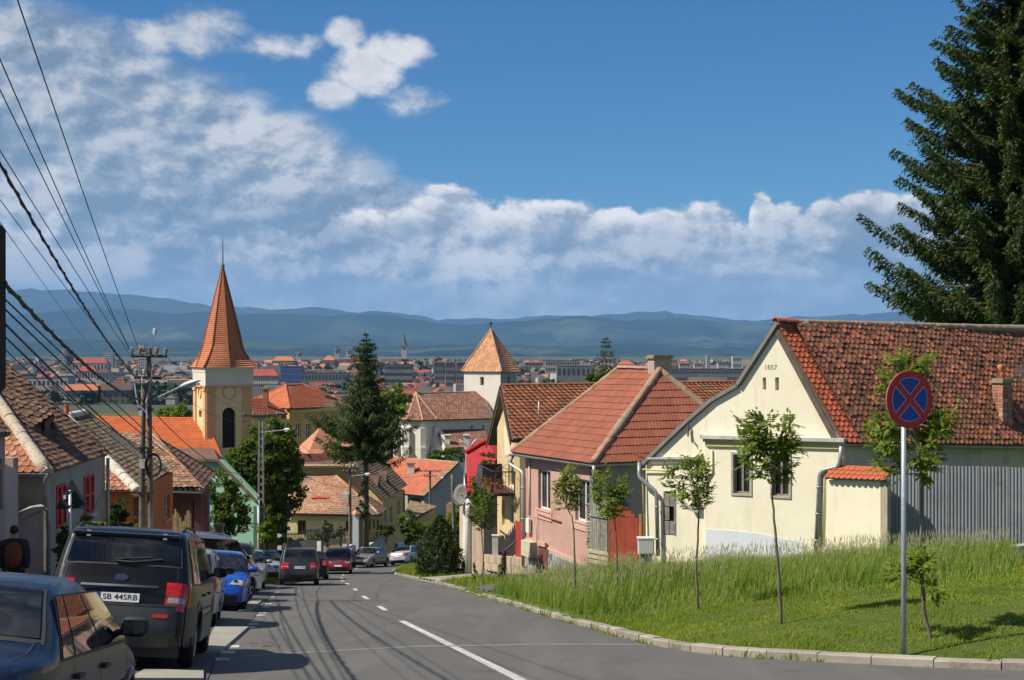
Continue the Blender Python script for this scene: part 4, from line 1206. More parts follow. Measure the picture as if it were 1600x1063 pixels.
 pipe([P(802, 711, 57), pl.q(808, 724, .35), pl.q(820.5, 738, .1), pl.q(821.5, 885, .1)], .07, pm("pale_zinc", (0.42, 0.40, 0.38), (0.5, 0.48, 0.45), 3, .5, metal=.3), t, brackets=3)
 pipe([EC + Vector((.06, -.08, -.1)), EC + Vector((.05, -.06, -.55))], .07, ZINC, t)
 pipe([P(842, 627, 55.2), P(842, 668, 55.2)], .03, ZINC, t, "vent_pipe")
 mb = MB(); mb.tube([P(948, 712, 50.6), P(948, 740, 50.6)], .04, 6); mb.tube([P(948, 713, 50.6), P(1004, 708, 50.4)], .012, 5); mb.tube([P(948, 717, 50.6), P(1006, 713, 50.4)], .012, 5)
 mb.build("wire_bracket", pm("rust", (0.16, 0.07, 0.04)), t)
 return pl, t
PH = pink_house()

def plank_fence(name, label, A, B, n, top, zb, mat, gap=.08, pointed=False, th=.025, rails=True, wavy=0.03, railm=None, behind=True):
 """A, B plan points; top: function(t) -> height; each plank an object"""
 A = Vector((A[0], A[1], 0)); B = Vector((B[0], B[1], 0)); d = (B - A); L = d.length; d.normalize(); nn = Vector((d.y, -d.x, 0))
 c = (A + B) / 2; t = thing(name, label, "fence" if 'gate' not in name else "gate", (c.x, c.y, gz(c.x, c.y)))
 st = L / n
 for i in range(n):
  u = i * st; w = st * (1 - gap); z1 = top((i + .5) / n) + rnd.uniform(-wavy, wavy); z0 = (zb((i+.5)/n) if callable(zb) else zb)
  p0 = A + d * u + nn * rnd.uniform(-.004, .004)
  if pointed:
   prof = [(0, z0), (w, z0), (w, z1 - w * .8), (w/2, z1), (0, z1 - w * .8)]
  else: prof = [(0, z0), (w, z0), (w, z1 + rnd.uniform(-wavy, wavy) * .4), (0, z1)]
  mb = MB(); mb.prism([p0 + d * a + Vector((0, 0, b)) for a, b in prof], -nn * th); mb.build("plank", mat, t, fix=True)
 if rails:
  for k in (.22, .8):
   z = lerp((zb(.5) if callable(zb) else zb), top(.5), k)
   mb = MB(); mb.frame_box(A + Vector((0, 0, z)) + nn * (-th - .045 if behind else .006), d * L, Vector((0, 0, .07)), nn * .04); mb.build("rail", railm or mat, t, fix=True)
 return t
GREYW = pm("grey_weathered_wood", (0.15, 0.14, 0.125), (0.30, 0.28, 0.245), 7, .95, .6, 60, objr=.22)
REDGATE = pm("rust_red_paint", (0.20, 0.035, 0.016), (0.30, 0.055, 0.026), 1.6, .6, .2, 30, objr=.12)
BLACKW = pm("black_wood", (0.014, 0.013, 0.013), (0.028, 0.026, 0.025), 5, .7, objr=.2)
REDP = pm("bright_red_paint", (0.36, 0.025, 0.03), (0.46, 0.04, 0.045), 2, .5, objr=.1)
z = lambda py, Y: PZ(py, Y)
f = plank_fence("picket_fence", "grey weathered plank fence panel between the pink house and the rust red gate", (PX(922, 47.8), 47.8), (PX(949, 46.9), 46.9), 8, lambda t: lerp(z(787, 47.8), z(783, 47), t), -7.6, GREYW, .12, wavy=.07, behind=False)
mb = MB()
for k in range(22):
 zz = z(789, 47.8) - k * .105
 mb.box((PX(919.5, 47.9) + rnd.uniform(-.02, .02), 47.9, zz), (.16 + rnd.uniform(-.03, .03), .16, .06), rnd.uniform(-.2, .2))
mb.build("stacked_post", pm("pale_old_wood", (0.34, 0.29, 0.20), (0.48, 0.42, 0.30), 6, .95, .5, 40), f)
for k in range(3):
 mb = MB(); mb.frame_box(P(918, 857 + k * 8, 47.75), Vector((PX(950, 46.8) - PX(918, 47.75), -.95, 0)), Vector((0, 0, -.13)), Vector((0, .06, 0))); mb.build("board", pm("pale_old_wood", (0.34, 0.29, 0.20)), f, fix=True)
g = plank_fence("wooden_gate", "rust red plank gate with a curved top next to the cream house", (PX(954, 46.8), 46.8), (PX(1003, 45.2), 45.2), 9, lambda t: z(788, 46.8) + .10 * math.sin(t * PI) - .52 * t * t, -7.5, REDGATE, .012, wavy=.006)
mb = MB(); mb.frame_box(P(950.5, 786, 46.8), Vector((.07, 0, 0)), Vector((0, .07, 0)), Vector((0, 0, -2.3))); mb.build("post", pm("rust_post", (0.28, 0.12, 0.08), (0.36, 0.17, 0.11), 3), g, fix=True)
for px in (999, 1005):
 mb = MB(); mb.frame_box(P(px, 804, 45.1), Vector((.06, 0, 0)), Vector((0, .05, 0)), Vector((0, 0, -1.9))); mb.build("post", pm("orange_wood", (0.5, 0.27, 0.1), (0.6, 0.36, 0.15), 4), g, fix=True)

# ------------------------------------------------------------------ long tiled roof house with the balcony
SAND = pm("sand_render", (0.56, 0.43, 0.22), (0.66, 0.52, 0.29), 0.8, .93, .2, 20, dirt=(0.45, 0.35, 0.19), dscale=1)
def balcony_house():
 pg = Plane((777, 68.5), (812, 62.5)); ps = Plane((812, 62.5), (852, 64.5))
 foot = Vector((pg.b.x, pg.b.y, gz(pg.b.x, pg.b.y)))
 t = thing("balcony_house", "sand coloured house with pantile roof and a flower balcony on its gable", "house", foot)
 wr = [(784.5, 782, 789, 822), (799, 790, 804, 818)]
 bd = (794, 722, 806, 762)
 w, hs = wallpx(pg, [(777, 905), (812, 905), (812, 684), (793, 622), (777, 668)][::-1], SAND, t, wr + [bd], .35)
 for h in hs[:2]: window(pg, h, t, pm("sand_frame", (0.45, 0.38, 0.25), (0.5, 0.43, 0.3), 3), 1, 2, .12, 0, fw=.06)
 window(pg, hs[2], t, WHITEF, 2, 1, .12, 0, fw=.07)
 wallpx(ps, [(812, 905), (852, 905), (852, 694), (812, 684)][::-1], SAND, t, (), .3)
 for (x0, x1, y0, y1) in ((778, 812, 772, 776), (778, 812, 768, 770.5)):
  r_ = pg.rect(x0, y0, x1, y1); wall(pg, [(r_[0], r_[1]), (r_[2], r_[1]), (r_[2], r_[3]), (r_[0], r_[3])], SAND, t, (), .08, .081, "moulding")
 for k in range(9):
  r_ = pg.rect(806, 790 + k*4.5, 810.5, 792.7 + k*4.5); wall(pg, [(r_[0], r_[1]), (r_[2], r_[1]), (r_[2], r_[3]), (r_[0], r_[3])], SAND, t, (), .03, .031, "quoin")
 wallpx(pg, [(788, 668), (790, 668), (797, 712), (790, 712)][::-1], pm("pale_streak", (0.66, 0.6, 0.46), (0.72, 0.66, 0.52), 3), t, (), .03, .031, "pilaster")
 A = P(783.5, 603, 66.5); B = P(1160, 597, 74.0); D = P(800.5, 687, 61.3); C = D + (B - A)
 slab([A, B, C, D], BROWNW, t, .15, "roof")
 rt = tile_profile(.30, .36, PAN, .04)
 roof_tiles([D, C, B, A], D, C, .30, .31, rt, PAN_TILE, t, "pan_tiles", half=False, seed=31, jit=.6)
 ridge(A + Vector((0, 0, .03)), B + Vector((0, 0, .03)), PAN_TILE, t, .12, .4, each=False)
 E = P(762, 692, 71.5)
 slab([A, E, E + (B - A), B], BROWNW, t, .15, "roof")
 DW = pm("dark_boards", (0.06, 0.03, 0.022), (0.10, 0.05, 0.035), 5, .8)
 for (a, b) in ((A, D), (A, E)):
  mb = MB(); mb.frame_box(a + Vector((-.05, -.03, -.24)), (b - a), Vector((0, 0, .24)), Vector((-.05, -.05, 0))); mb.build("verge_board", DW, t, fix=True)
 for k in range(6):
  a = A.lerp(D, (k + .5) / 6) - Vector((0, 0, .3)); mb = MB(); mb.frame_box(a, Vector((.55, .5, 0)), Vector((.0, .0, .12)), Vector((.08, -.08, 0))); mb.build("rafter", DW, t, fix=True)
 pb = lambda u, zz, o: pg.p(u, zz, o)
 u0, zf = pg.uz(786, 762); u1, _ = pg.uz(811, 762); zf = -6.35
 Lb = 1.15
 mb = MB(); mb.frame_box(pb(u0, zf - .12, 0), pg.d*(u1-u0), pg.n*Lb, Vector((0, 0, .12))); bal = mb.build("balcony", DW, t, fix=True)
 path = [pb(u0, 0, 0.05), pb(u0, 0, Lb), pb(u1, 0, Lb), pb(u1, 0, 0.05)]
 for a, b in zip(path, path[1:]):
  L = (b - a).length; n = max(3, int(L / .13))
  for i in range(n + 1):
   p = a.lerp(b, i / n); m2 = MB(); m2.box((p.x, p.y, zf + .48), (.018, .018, .92)); m2.build("bar", DARKM, bal)
  m2 = MB(); m2.tube([a + Vector((0, 0, zf + .96)), b + Vector((0, 0, zf + .96))], .03, 6); m2.build("handrail", DARKM, bal)
 a = path[0] + pg.n * .0; b = path[1]; c = path[1].lerp(path[2], .35)
 NET = pm("dark_net", (0.035, 0.03, 0.03), (0.07, 0.06, 0.06), 6, .9)
 m2 = MB(); vs = []
 for (p, o) in ((a, .0), (a.lerp(b, .5), .14), (b, .18), (b.lerp(c, .5), .16), (c, .02)):
  out = (p - (path[0] + path[3]) / 2); out.z = 0; out.normalize()
  for (zz, k) in ((.98, .3), (.6, 1.0), (.2, 1.25), (-.08, .6)): vs.append(p + out * (.05 + o * k) + Vector((0, 0, zf + zz)))
 fs = [(4*i+j, 4*i+j+1, 4*i+j+5, 4*i+j+4) for i in range(4) for j in range(3)]
 m2.add(vs, fs); no = m2.build("net", NET, bal); md = no.modifiers.new("thick", 'SOLIDIFY'); md.thickness = .015
 return pg, t, path, zf
BH = balcony_house()
def blob_leaves(n, r, seed=0, size=.05, flat=1.0, shell=.5):
 """little leaf faces through a ball"""
 rs = np.random.RandomState(seed); v = rs.normal(size=(n, 3)); v /= np.linalg.norm(v, axis=1)[:, None]; v *= r * (shell + (1-shell) * rs.rand(n, 1)); v[:, 2] *= flat
 return v
def leaf_faces(cen, size, seed=0, aspect=.45, droop=.3, nrm_up=.4):
 """one folded leaf (4 triangles as 2 quads) at each centre"""
 rs = np.random.RandomState(seed); n = len(cen); cen = np.asarray(cen, float)
 a = rs.normal(size=(n, 3)); a[:, 2] -= droop; a /= np.linalg.norm(a, axis=1)[:, None]
 up = rs.normal(size=(n, 3)) * .7; up[:, 2] += nrm_up
 b = np.cross(a, up); b /= np.linalg.norm(b, axis=1)[:, None] + 1e-9
 c = np.cross(b, a)
 s_ = (size * (0.65 + .7 * rs.rand(n)))[:, None] if np.isscalar(size) else size[:, None]
 p0 = cen - a * s_ * .5; p1 = cen + b * s_ * aspect * .5 + c * s_ * .08; p2 = cen + a * s_ * .5 - c * s_ * .1; p3 = cen - b * s_ * aspect * .5 + c * s_ * .08
 V = np.stack([p0, p1, p2, p3], 1).reshape(-1, 3)
 F = (np.arange(n) * 4)[:, None] + np.array([[0, 1, 2, 3]])
 return V, F
LEAF_G = leafmat("leaf_bright", (0.09, 0.145, 0.016), (0.21, 0.27, 0.038), .45)
LEAF_M = leafmat("leaf_mid", (0.050, 0.088, 0.013), (0.13, 0.185, 0.028), .4)
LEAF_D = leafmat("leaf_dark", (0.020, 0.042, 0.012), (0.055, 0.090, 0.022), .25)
NEEDLE = leafmat("needle", (0.022, 0.044, 0.012), (0.075, 0.110, 0.024), .3)
PETAL = pm("petals", (0.55, 0.02, 0.06), (0.7, 0.08, 0.16), 8, .6, isl=.2)
BARK = pm("bark", (0.075, 0.060, 0.045), (0.15, 0.125, 0.095), 4, .95, .7, 30)
def flower_pot():
 pg, t, path, zf = BH
 for k, (i, tt) in enumerate(((1, .55), (1, .85), (2, .35))):
  p = path[i].lerp(path[i+1], tt) + Vector((0, 0, zf + .12)) + pg.n * .12
  th = thing("flower_box", ["flower box with pink blooms at the middle of the balcony rail", "flower box at the near corner of the balcony rail", "flower box on the near side of the balcony"][k], "flower box", p)
  mb = MB(); mb.box((p.x, p.y, p.z + .08), (.22, .3, .18)); mb.build("box", pm("terracotta", (0.35, 0.12, 0.06), (0.42, 0.16, 0.09), 4), th)
  c = blob_leaves(160, .28, k, flat=.8) + np.array(p) + [0, 0, .3]
  V, F = leaf_faces(c, .09, k); npmesh("foliage", V, F, LEAF_M, th)
  c = blob_leaves(28, .30, k + 9, flat=.8, shell=.9) + np.array(p) + [0, 0, .3]
  V, F = leaf_faces(c, .08, k, .9); npmesh("blooms", V, F, PETAL, th)
flower_pot()

# ------------------------------------------------------------------ red metal tile roof house
REDROOF = pm("red_metal_tile", (0.40, 0.014, 0.014), (0.48, 0.026, 0.022), 1.0, .6, 0, isl=.06, spec=.08)
def red_house():
 A = P(763, 687, 80.5); B = P(800, 689, 81.5); C = P(800, 785, 76.0); D = P(730.5, 785, 76.0); E = P(729, 708, 79.5)
 pw = Plane((728.5, 79.6), (822, 76.5))
 foot = pw.p(2, 0); foot.z = gz(foot.x, foot.y)
 t = thing("red_roof_house", "white house with glossy bright red metal tile roof below the balcony", "house", foot)
 pts = [D, C, B, A, E]
 slab(pts, REDP, t, .1, "roof")
 PANM = [(0, .0), (.15, .03), (.3, .045), (.45, .03), (.6, .0), (1.0, .0)]
 roof_tiles(pts, D, C, .33, .42, tile_profile(.33, .46, PANM, .05), REDROOF, t, "metal_tiles", half=False, seed=41, jit=0)
 ridge(E + Vector((-.1, 0, .03)), A + Vector((0, 0, .03)), REDROOF, t, .17, .5, each=True)
 WH = pm("white_render", (0.66, 0.65, 0.62), (0.74, 0.73, 0.70), 1.2, .9, .2, 20, dirt=(0.5, 0.5, 0.47), dscale=1.3)
 mb = MB(); mb.prism([P(727.5, 708, 79.6), P(731, 711, 79.5), P(731.5, 800, 76.6), P(731, 900, 76.6), P(722, 900, 76.9), P(723, 800, 76.9), P(725, 740, 78)], (0.3, .5, 0)); mb.build("wall", WH, t, fix=True)
 mb = MB(); mb.frame_box(P(731.6, 788, 76.35), Vector((2.6, 0, 0)), Vector((0, .3, 0)), Vector((0, 0, -4.5))); mb.build("wall", WH, t, fix=True)
 hidden_walls([(PX(822, 76.5), 78), (PX(822, 86), 86), (PX(735, 86), 86)], -14, -9, WH, t)
red_house()

# ------------------------------------------------------------------ lower houses and street front on the right
PEACH = pm("peach_render", (0.52, 0.36, 0.26), (0.62, 0.45, 0.33), 0.8, .93, .2, 20, dirt=(0.42, 0.32, 0.24), dscale=1.4)
def lower_front():
 pl = Plane((718, 90.0), (736, 73.5))
 foot = pl.p(pl.L/2, 0); foot.z = gz(foot.x, foot.y)
 t = thing("peach_house", "narrow peach rendered house front with a white downpipe beyond the balcony house", "house", foot)
 r_ = (722.5, 815, 725.5, 846)
 w, hs = wallpx(pl, [(718, 905), (736, 915), (736, 777), (718, 786)][::-1], PEACH, t, [r_], .3)
 window(pl, hs[0], t, WHITEF, 1, 2, .1, fw=.08)
 q = pl.p(pl.L, 0)
 mb = MB(); mb.frame_box(Vector((q.x, q.y, -14)) , Vector((3.5, 1.2, 0)), Vector((-.1, .3, 0)), Vector((0, 0, 14 + PZ(779, 73.5)))); mb.build("wall", PEACH, t, fix=True)
 e0 = pl.q(717, 786, .2); e1 = pl.q(737.5, 776, .2)
 back = Vector((3.0, .8, 2.2))
 slab([e0, e1, e1 + back, e0 + back], BROWN_TILE, t, .1, "roof")
 roof_tiles([e0, e1, e1 + back, e0 + back], e0, e1, .2, .17, tile_beaver(.2, .26), BROWN_TILE, t, "tiles", seed=51)
 pipe([pl.q(735.5, 782, .1), pl.q(736, 790, .15), pl.q(736, 903, .15)], .15, pm("white_pipe", (0.6, 0.62, 0.63), (0.66, 0.68, 0.69), 2, .5), t)
 c = P(720, 774, 76.5)
 d = thing("satellite_dish", "weathered grey satellite dish seen from behind above the peach house", "satellite dish", c)
 nrm = Vector((-.75, -.62, .25)).normalized(); M = Matrix.Translation(c) @ nrm.to_track_quat('Z', 'Y').to_matrix().to_4x4()
 mb = MB(); mb.lathe([(.0, -.16), (.25, -.13), (.45, -.05), (.60, .06), (.61, .07), (.44, -.03), (.24, -.11), (0, -.14)], (0, 0, 0), 20, M=M); mb.build("dish", pm("dish_grey", (0.13, 0.125, 0.11), (0.20, 0.19, 0.17), 5, .9, dirt=(.14,.13,.11), dscale=5), d, smooth=True)
 mb = MB(); mb.tube([M @ Vector((0, -.5, 0)), M @ Vector((0, -.25, .55))], .02, 6); mb.tube([c, c + Vector((.3, .15, -.1)), c + Vector((.32, .15, -1.2))], .035, 6); mb.build("arm", DARKM, d)
 plank_fence("board_fence", "beige vertical board fence beside the lower right pavement", (PX(737, 73.4), 73.4), (PX(757, 69.8), 69.8), 9, lambda t: PZ(822, 71.5), -12.5, pm("beige_board", (0.33, 0.25, 0.18), (0.42, 0.33, 0.25), 3, .9, objr=.12), .1, wavy=.03)
 plank_fence("picket_fence", "black board fence left of the white meter post", (PX(756, 69.7), 69.7), (PX(776, 66.6), 66.6), 9, lambda t: lerp(PZ(826, 69.7), PZ(824, 66.6), t), -11.2, BLACKW, .02, wavy=.02)
 plank_fence("picket_fence", "black pointed picket fence right of the white meter post", (PX(780, 66.3), 66.3), (PX(805, 62.2), 62.2), 9, lambda t: lerp(PZ(836, 66), PZ(812, 62.2), t * t), lambda t: lerp(PZ(864, 66), PZ(866, 62.2), t), BLACKW, .06, pointed=True, wavy=.02)
 plank_fence("red_gate", "tall bright red plank door at the corner of the pink house", (PX(805.5, 62.1), 62.1), (PX(820, 58.6), 58.6), 3, lambda t: lerp(PZ(814, 62), PZ(820, 58.6), t), -9.8, REDP, .02, wavy=.004)
 b = ubox(769, 838, 871, 10, 66.3, "white meter cabinet post in front of the black pickets", "meter_post", .3)
 sw = Plane((757, 68.9), (822, 58.0)); f_ = sw.p(sw.L/2, 0); f_.z = gz(f_.x, f_.y)
 tt = thing("stone_wall", "low wall of tan stone blocks under the black picket fence", "wall", f_)
 BL = pm("tan_block", (0.34, 0.26, 0.18), (0.47, 0.38, 0.27), 2.5, .95, .5, 25, objr=.18)
 n = 15
 for row in range(2):
  for i in range(n):
   u0 = sw.L * i / n + (.2 if row else 0); u1 = u0 + sw.L / n - .02
   u1 = min(u1, sw.L)
   zt = lerp(PZ(874, 68.9) + .25, PZ(872, 58), u0 / sw.L) - row * .36
   mb = MB(); mb.frame_box(sw.p(u0, zt - .345, .02 + rnd.uniform(0, .02)), sw.d*(u1-u0), Vector((0, 0, .345)), -sw.n*.22); mb.build("block", BL, tt, fix=True)
 mb = MB(); mb.frame_box(sw.p(0, -12.5, 0), sw.d*sw.L, Vector((0, 0, 12.5 + min(PZ(874, 68.9), PZ(872, 58)) - .5)), -sw.n*.2); mb.build("footing", CONC, tt, fix=True)
 c = sw.q(800, 866, .35); mb = MB(); sp = thing("standpipe", "dark cast standpipe with a curved spout in front of the red door", "water pump", Vector((c.x, c.y, gz(c.x, c.y))))
 zb = gz(c.x, c.y)
 mb.tube([(c.x, c.y, zb), (c.x, c.y, zb + 1.0), (c.x + .02, c.y, zb + 1.12)], [.11, .10, .08], 8); mb.build("body", DARKM, sp)
 mb = MB(); mb.tube([(c.x, c.y, zb + 1.05), (c.x + .3, c.y, zb + 1.32), (c.x + .52, c.y, zb + 1.5)], .05, 6); mb.build("handle", DARKM, sp)
lower_front()
# ------------------------------------------------------------------ left side: grey house with red shutters
GREIGE = pm("greige_render", (0.30, 0.28, 0.225), (0.38, 0.355, 0.29), 0.8, .95, .3, 20, dirt=(0.22, 0.205, 0.165), dscale=1.2)
REDSH = pm("red_shutter_paint", (0.38, 0.022, 0.026), (0.46, 0.032, 0.034), 3, .5)
SCALE_TILE = pm("orange_old_tile", (0.30, 0.10, 0.055), (0.42, 0.165, 0.09), 2.0, .9, .3, 40, isl=.28, c3=(0.40, 0.28, 0.15), dirt=(0.2, 0.13, 0.08), dscale=2)
HIPW = pm("limed_mortar", (0.42, 0.35, 0.25), (0.58, 0.52, 0.42), 4, .95, .7, 20, c3=(0.5, 0.17, 0.06))
def red_shutter_house():
 pl = Plane((74, 34.0), (164, 39.4))
 foot = pl.p(pl.L/2, 0); foot.z = gz(foot.x, foot.y)
 t = thing("shutter_house", "grey house with bright red shutters and a brown hipped tile roof on the left", "house", foot)
 wr = [(87.5, 757, 103, 823), (130.5, 743, 146.5, 803)]
 w, hs = wallpx(pl, [(74, 985), (164, 960), (164, 712), (74, 738)][::-1], GREIGE, t, wr, .3)
 for (u0, z0, u1, z1) in hs:
  mb = MB(); mb.frame_box(pl.p(u0, z0, -.15), pl.d*(u1-u0), Vector((0, 0, z1-z0)), pl.n*.03); wo = mb.build("window", GLASS, t, fix=True)
  m_ = (u0 + u1) / 2
  for (a, b) in ((u0 + .01, m_ - .008), (m_ + .008, u1 - .01)):
   mb = MB(); f_ = .055
   for (c, d, e, f) in ((a, z0+.01, a+f_, z1-.01), (b-f_, z0+.01, b, z1-.01), (a+f_, z0+.01, b-f_, z0+.01+f_), (a+f_, z1-.01-f_, b-f_, z1-.01), (a+f_, (z0+z1)/2-f_/2, b-f_, (z0+z1)/2+f_/2)):
    mb.frame_box(pl.p(c, d, -.02), pl.d*(e-c), Vector((0, 0, f-d)), pl.n*.045)
   sh = mb.build("shutter", REDSH, wo, fix=True)
   n = 20; sl = MB(); sl.frame_box(pl.p(a + f_ - .005, 0, -.012), pl.d*(b-a-2*f_+.01), Vector((0, 0, .055)), pl.n*.008 - Vector((0, 0, .0)))
   for k in range(n):
    zz = lerp(z0 + .07, z1 - .13, k / (n - 1))
    m2 = MB(); p0 = pl.p(a + f_ - .005, zz, -.012); m2.add([p0, p0 + pl.d*(b-a-2*f_+.01), p0 + pl.d*(b-a-2*f_+.01) + Vector((0,0,.055)) - pl.n*.03, p0 + Vector((0,0,.055)) - pl.n*.03,
     p0 - Vector((0,0,.008)), p0 + pl.d*(b-a-2*f_+.01) - Vector((0,0,.008)), p0 + pl.d*(b-a-2*f_+.01) + Vector((0,0,.047)) - pl.n*.03, p0 + Vector((0,0,.047)) - pl.n*.03], [(0,1,2,3),(7,6,5,4),(0,4,5,1)])
    m2.build("slat", REDSH, wo)
  mb = MB(); mb.frame_box(pl.p(u0 - .06, z0 - .08, -.05), pl.d*(u1-u0+.12), Vector((0, 0, .08)), pl.n*.14); mb.build("sill", LEDGE, wo, fix=True)
 c0 = pl.p(0, 0)
 pf = Plane((24, 34.0), (74, 34.0))
 wallpx(pf, [(-60, 990), (74, 990), (74, 738), (-60, 738)][::-1], GREIGE, t, (), .3)
 e = pl.p(pl.L, 0)
 hidden_walls([(e.x, e.y), (e.x - 6, e.y + .3), (e.x - 6, c0.y)], -9, -3.1, GREIGE, t)
 o = .28
 D = Vector((c0.x + .25, c0.y - .28, -2.93)); C = Vector((e.x + .3, e.y + .3, -2.90));
 D = P(76, 737, 33.75); C = P(169, 711, 39.6); C.z = D.z
 Q1 = Vector((-14.75, 37.0, .45)); Q2 = Vector((-14.75, 38.2, .45)); W = Vector((-19, 33.75, D.z)); W2 = Vector((-19, 39.7, D.z))
 slab([D, C, Q2, Q1], BROWNW, t, .12, "roof"); slab([W, D, Q1], BROWNW, t, .12, "roof"); slab([C, W2, Q2], OLD_TILE, t, .12, "roof"); slab([W2, W, Q1, Q2], OLD_TILE, t, .12, "roof")
 dp = roof_point(68, 668, [D, C, Q1]); ee = (C - D).normalized()
 nm = ee.cross(Q1 - D).normalized(); nm = nm if nm.z > 0 else -nm; sv = nm.cross(ee); sv = sv if sv.z > 0 else -sv
 de, ds = (dp - D).dot(ee), (dp - D).dot(sv)
 def bump(x, y):
  g = np.exp(-((x - de) / .55) ** 2) * np.where(y > ds, np.exp(-((y - ds) / 1.25) ** 2), 0.0)
  return .42 * g
 roof_tiles([D, C, Q2, Q1], D, C, .19, .155, tile_beaver(.19, .25, lift=.03), BROWN_TILE, t, "tiles", seed=61, sag=.05, jit=1.3, bump=bump)
 mb = MB(); k = 9
 arc = [D + ee * (de + x) + sv * (ds + .02) + nm * (.42 * math.exp(-(x / .55) ** 2) - .01) for x in np.linspace(-.75, .75, k)]
 bas = [D + ee * (de + x) + sv * (ds - .02) + nm * .0 for x in np.linspace(-.75, .75, k)]
 mb.add(arc + bas, [(i, i+1, k+i+1, k+i) for i in range(k-1)]); mb.build("dormer", pm("dormer_shade", (0.035, 0.025, 0.02), (0.055, 0.04, 0.03), 3), t, fix=True)  # dark sheet standing in for the shade inside the dormer opening
 roof_tiles([W, D, Q1], W, D, .20, .165, tile_beaver(.20, .26, lift=.03), SCALE_TILE, t, "front_tiles", seed=62, jit=1.3)
 ridge(D + Vector((0, 0, .02)), Q1 + Vector((0, 0, .02)), HIPW, t, .14, .36, mortar=HIPW)
 ridge(C + Vector((0, 0, .02)), Q2 + Vector((0, 0, .02)), BROWN_TILE, t, .11, .36, mortar=MORTAR)
 gutter(P(28, 740, 33.6), P(74, 740, 33.6), .065, ZINC, t)
 pipe([P(73, 742, 33.6), P(71, 750, 33.6), P(70.5, 770, 33.75), P(75, 775, 33.8), P(76, 925, 33.8)], .055, ZINC, t, brackets=2)
 pipe([pl.q(163, 716, .1), pl.q(163, 900, .1)], .05, ZINC, t)
 pg = Plane((28, 33.2), (68, 33.5)); f_ = pg.p(.5, 0); f_.z = gz(f_.x, f_.y)
 g = thing("garden_wall", "short mauve wall with a slanted pale coping where the man walks", "wall", f_)
 MAUVE = pm("mauve_render", (0.34, 0.235, 0.215), (0.41, 0.29, 0.265), 1, .95, .2, 20)
 wallpx(pg, [(28, 990), (68, 990), (68, 794), (52, 797), (28, 808)][::-1], MAUVE, g, (), .25)
 mb = MB(); mb.prism([pg.q(27, 809, .12), pg.q(36, 801, .12), pg.q(52, 793, .12), pg.q(68, 790, .12), pg.q(69, 795, .12), pg.q(52, 800, .12), pg.q(28, 812, .12)], -pg.n * .45); mb.build("coping", CONC2, g, fix=True)
 pn = Plane((-120, 26.5), (8, 30.5)); f_ = pn.p(pn.L/2, 0); f_.z = gz(f_.x, f_.y)
 h = thing("mauve_house", "mauve house corner at the left edge of the frame", "house", f_)
 wallpx(pn, [(-120, 960), (8, 1000), (8, 680), (-120, 660)][::-1], MAUVE, h, (), .3)
 pm2 = Plane((8, 30.5), (28.5, 33.0)); wallpx(pm2, [(8, 940), (28.5, 990), (28.5, 735), (8, 725)][::-1], pm("pale_mauve", (0.42, 0.34, 0.31), (0.50, 0.40, 0.37), 1, .95, .2, 20), h, (), .3)
 a = P(-120, 668, 26.3); b = P(19, 676, 30.4)
 slab([a, b, b + Vector((-2.0, 1.2, 1.7)), a + Vector((-2, 1.2, 1.7))], BROWNW, h, .12, "roof")
 roof_tiles([a, b, b + Vector((-2.0, 1.2, 1.7)), a + Vector((-2, 1.2, 1.7))], a, b, .19, .155, tile_beaver(.19, .25), BROWN_TILE, h, "tiles", seed=63)
 hidden_walls([(PX(28.5, 33), 33), (-19, 34), (-20, 26.5)], -9, -2.5, MAUVE, h)
 pv = pn.rect(-30, 720, 1, 800); mb = MB(); mb.frame_box(pn.p(pv[0], pv[1], .0), pn.d*(pv[2]-pv[0]), Vector((0,0,pv[3]-pv[1])), pn.n*.04); mb.build("window", GLASS, h, fix=True)
red_shutter_house()

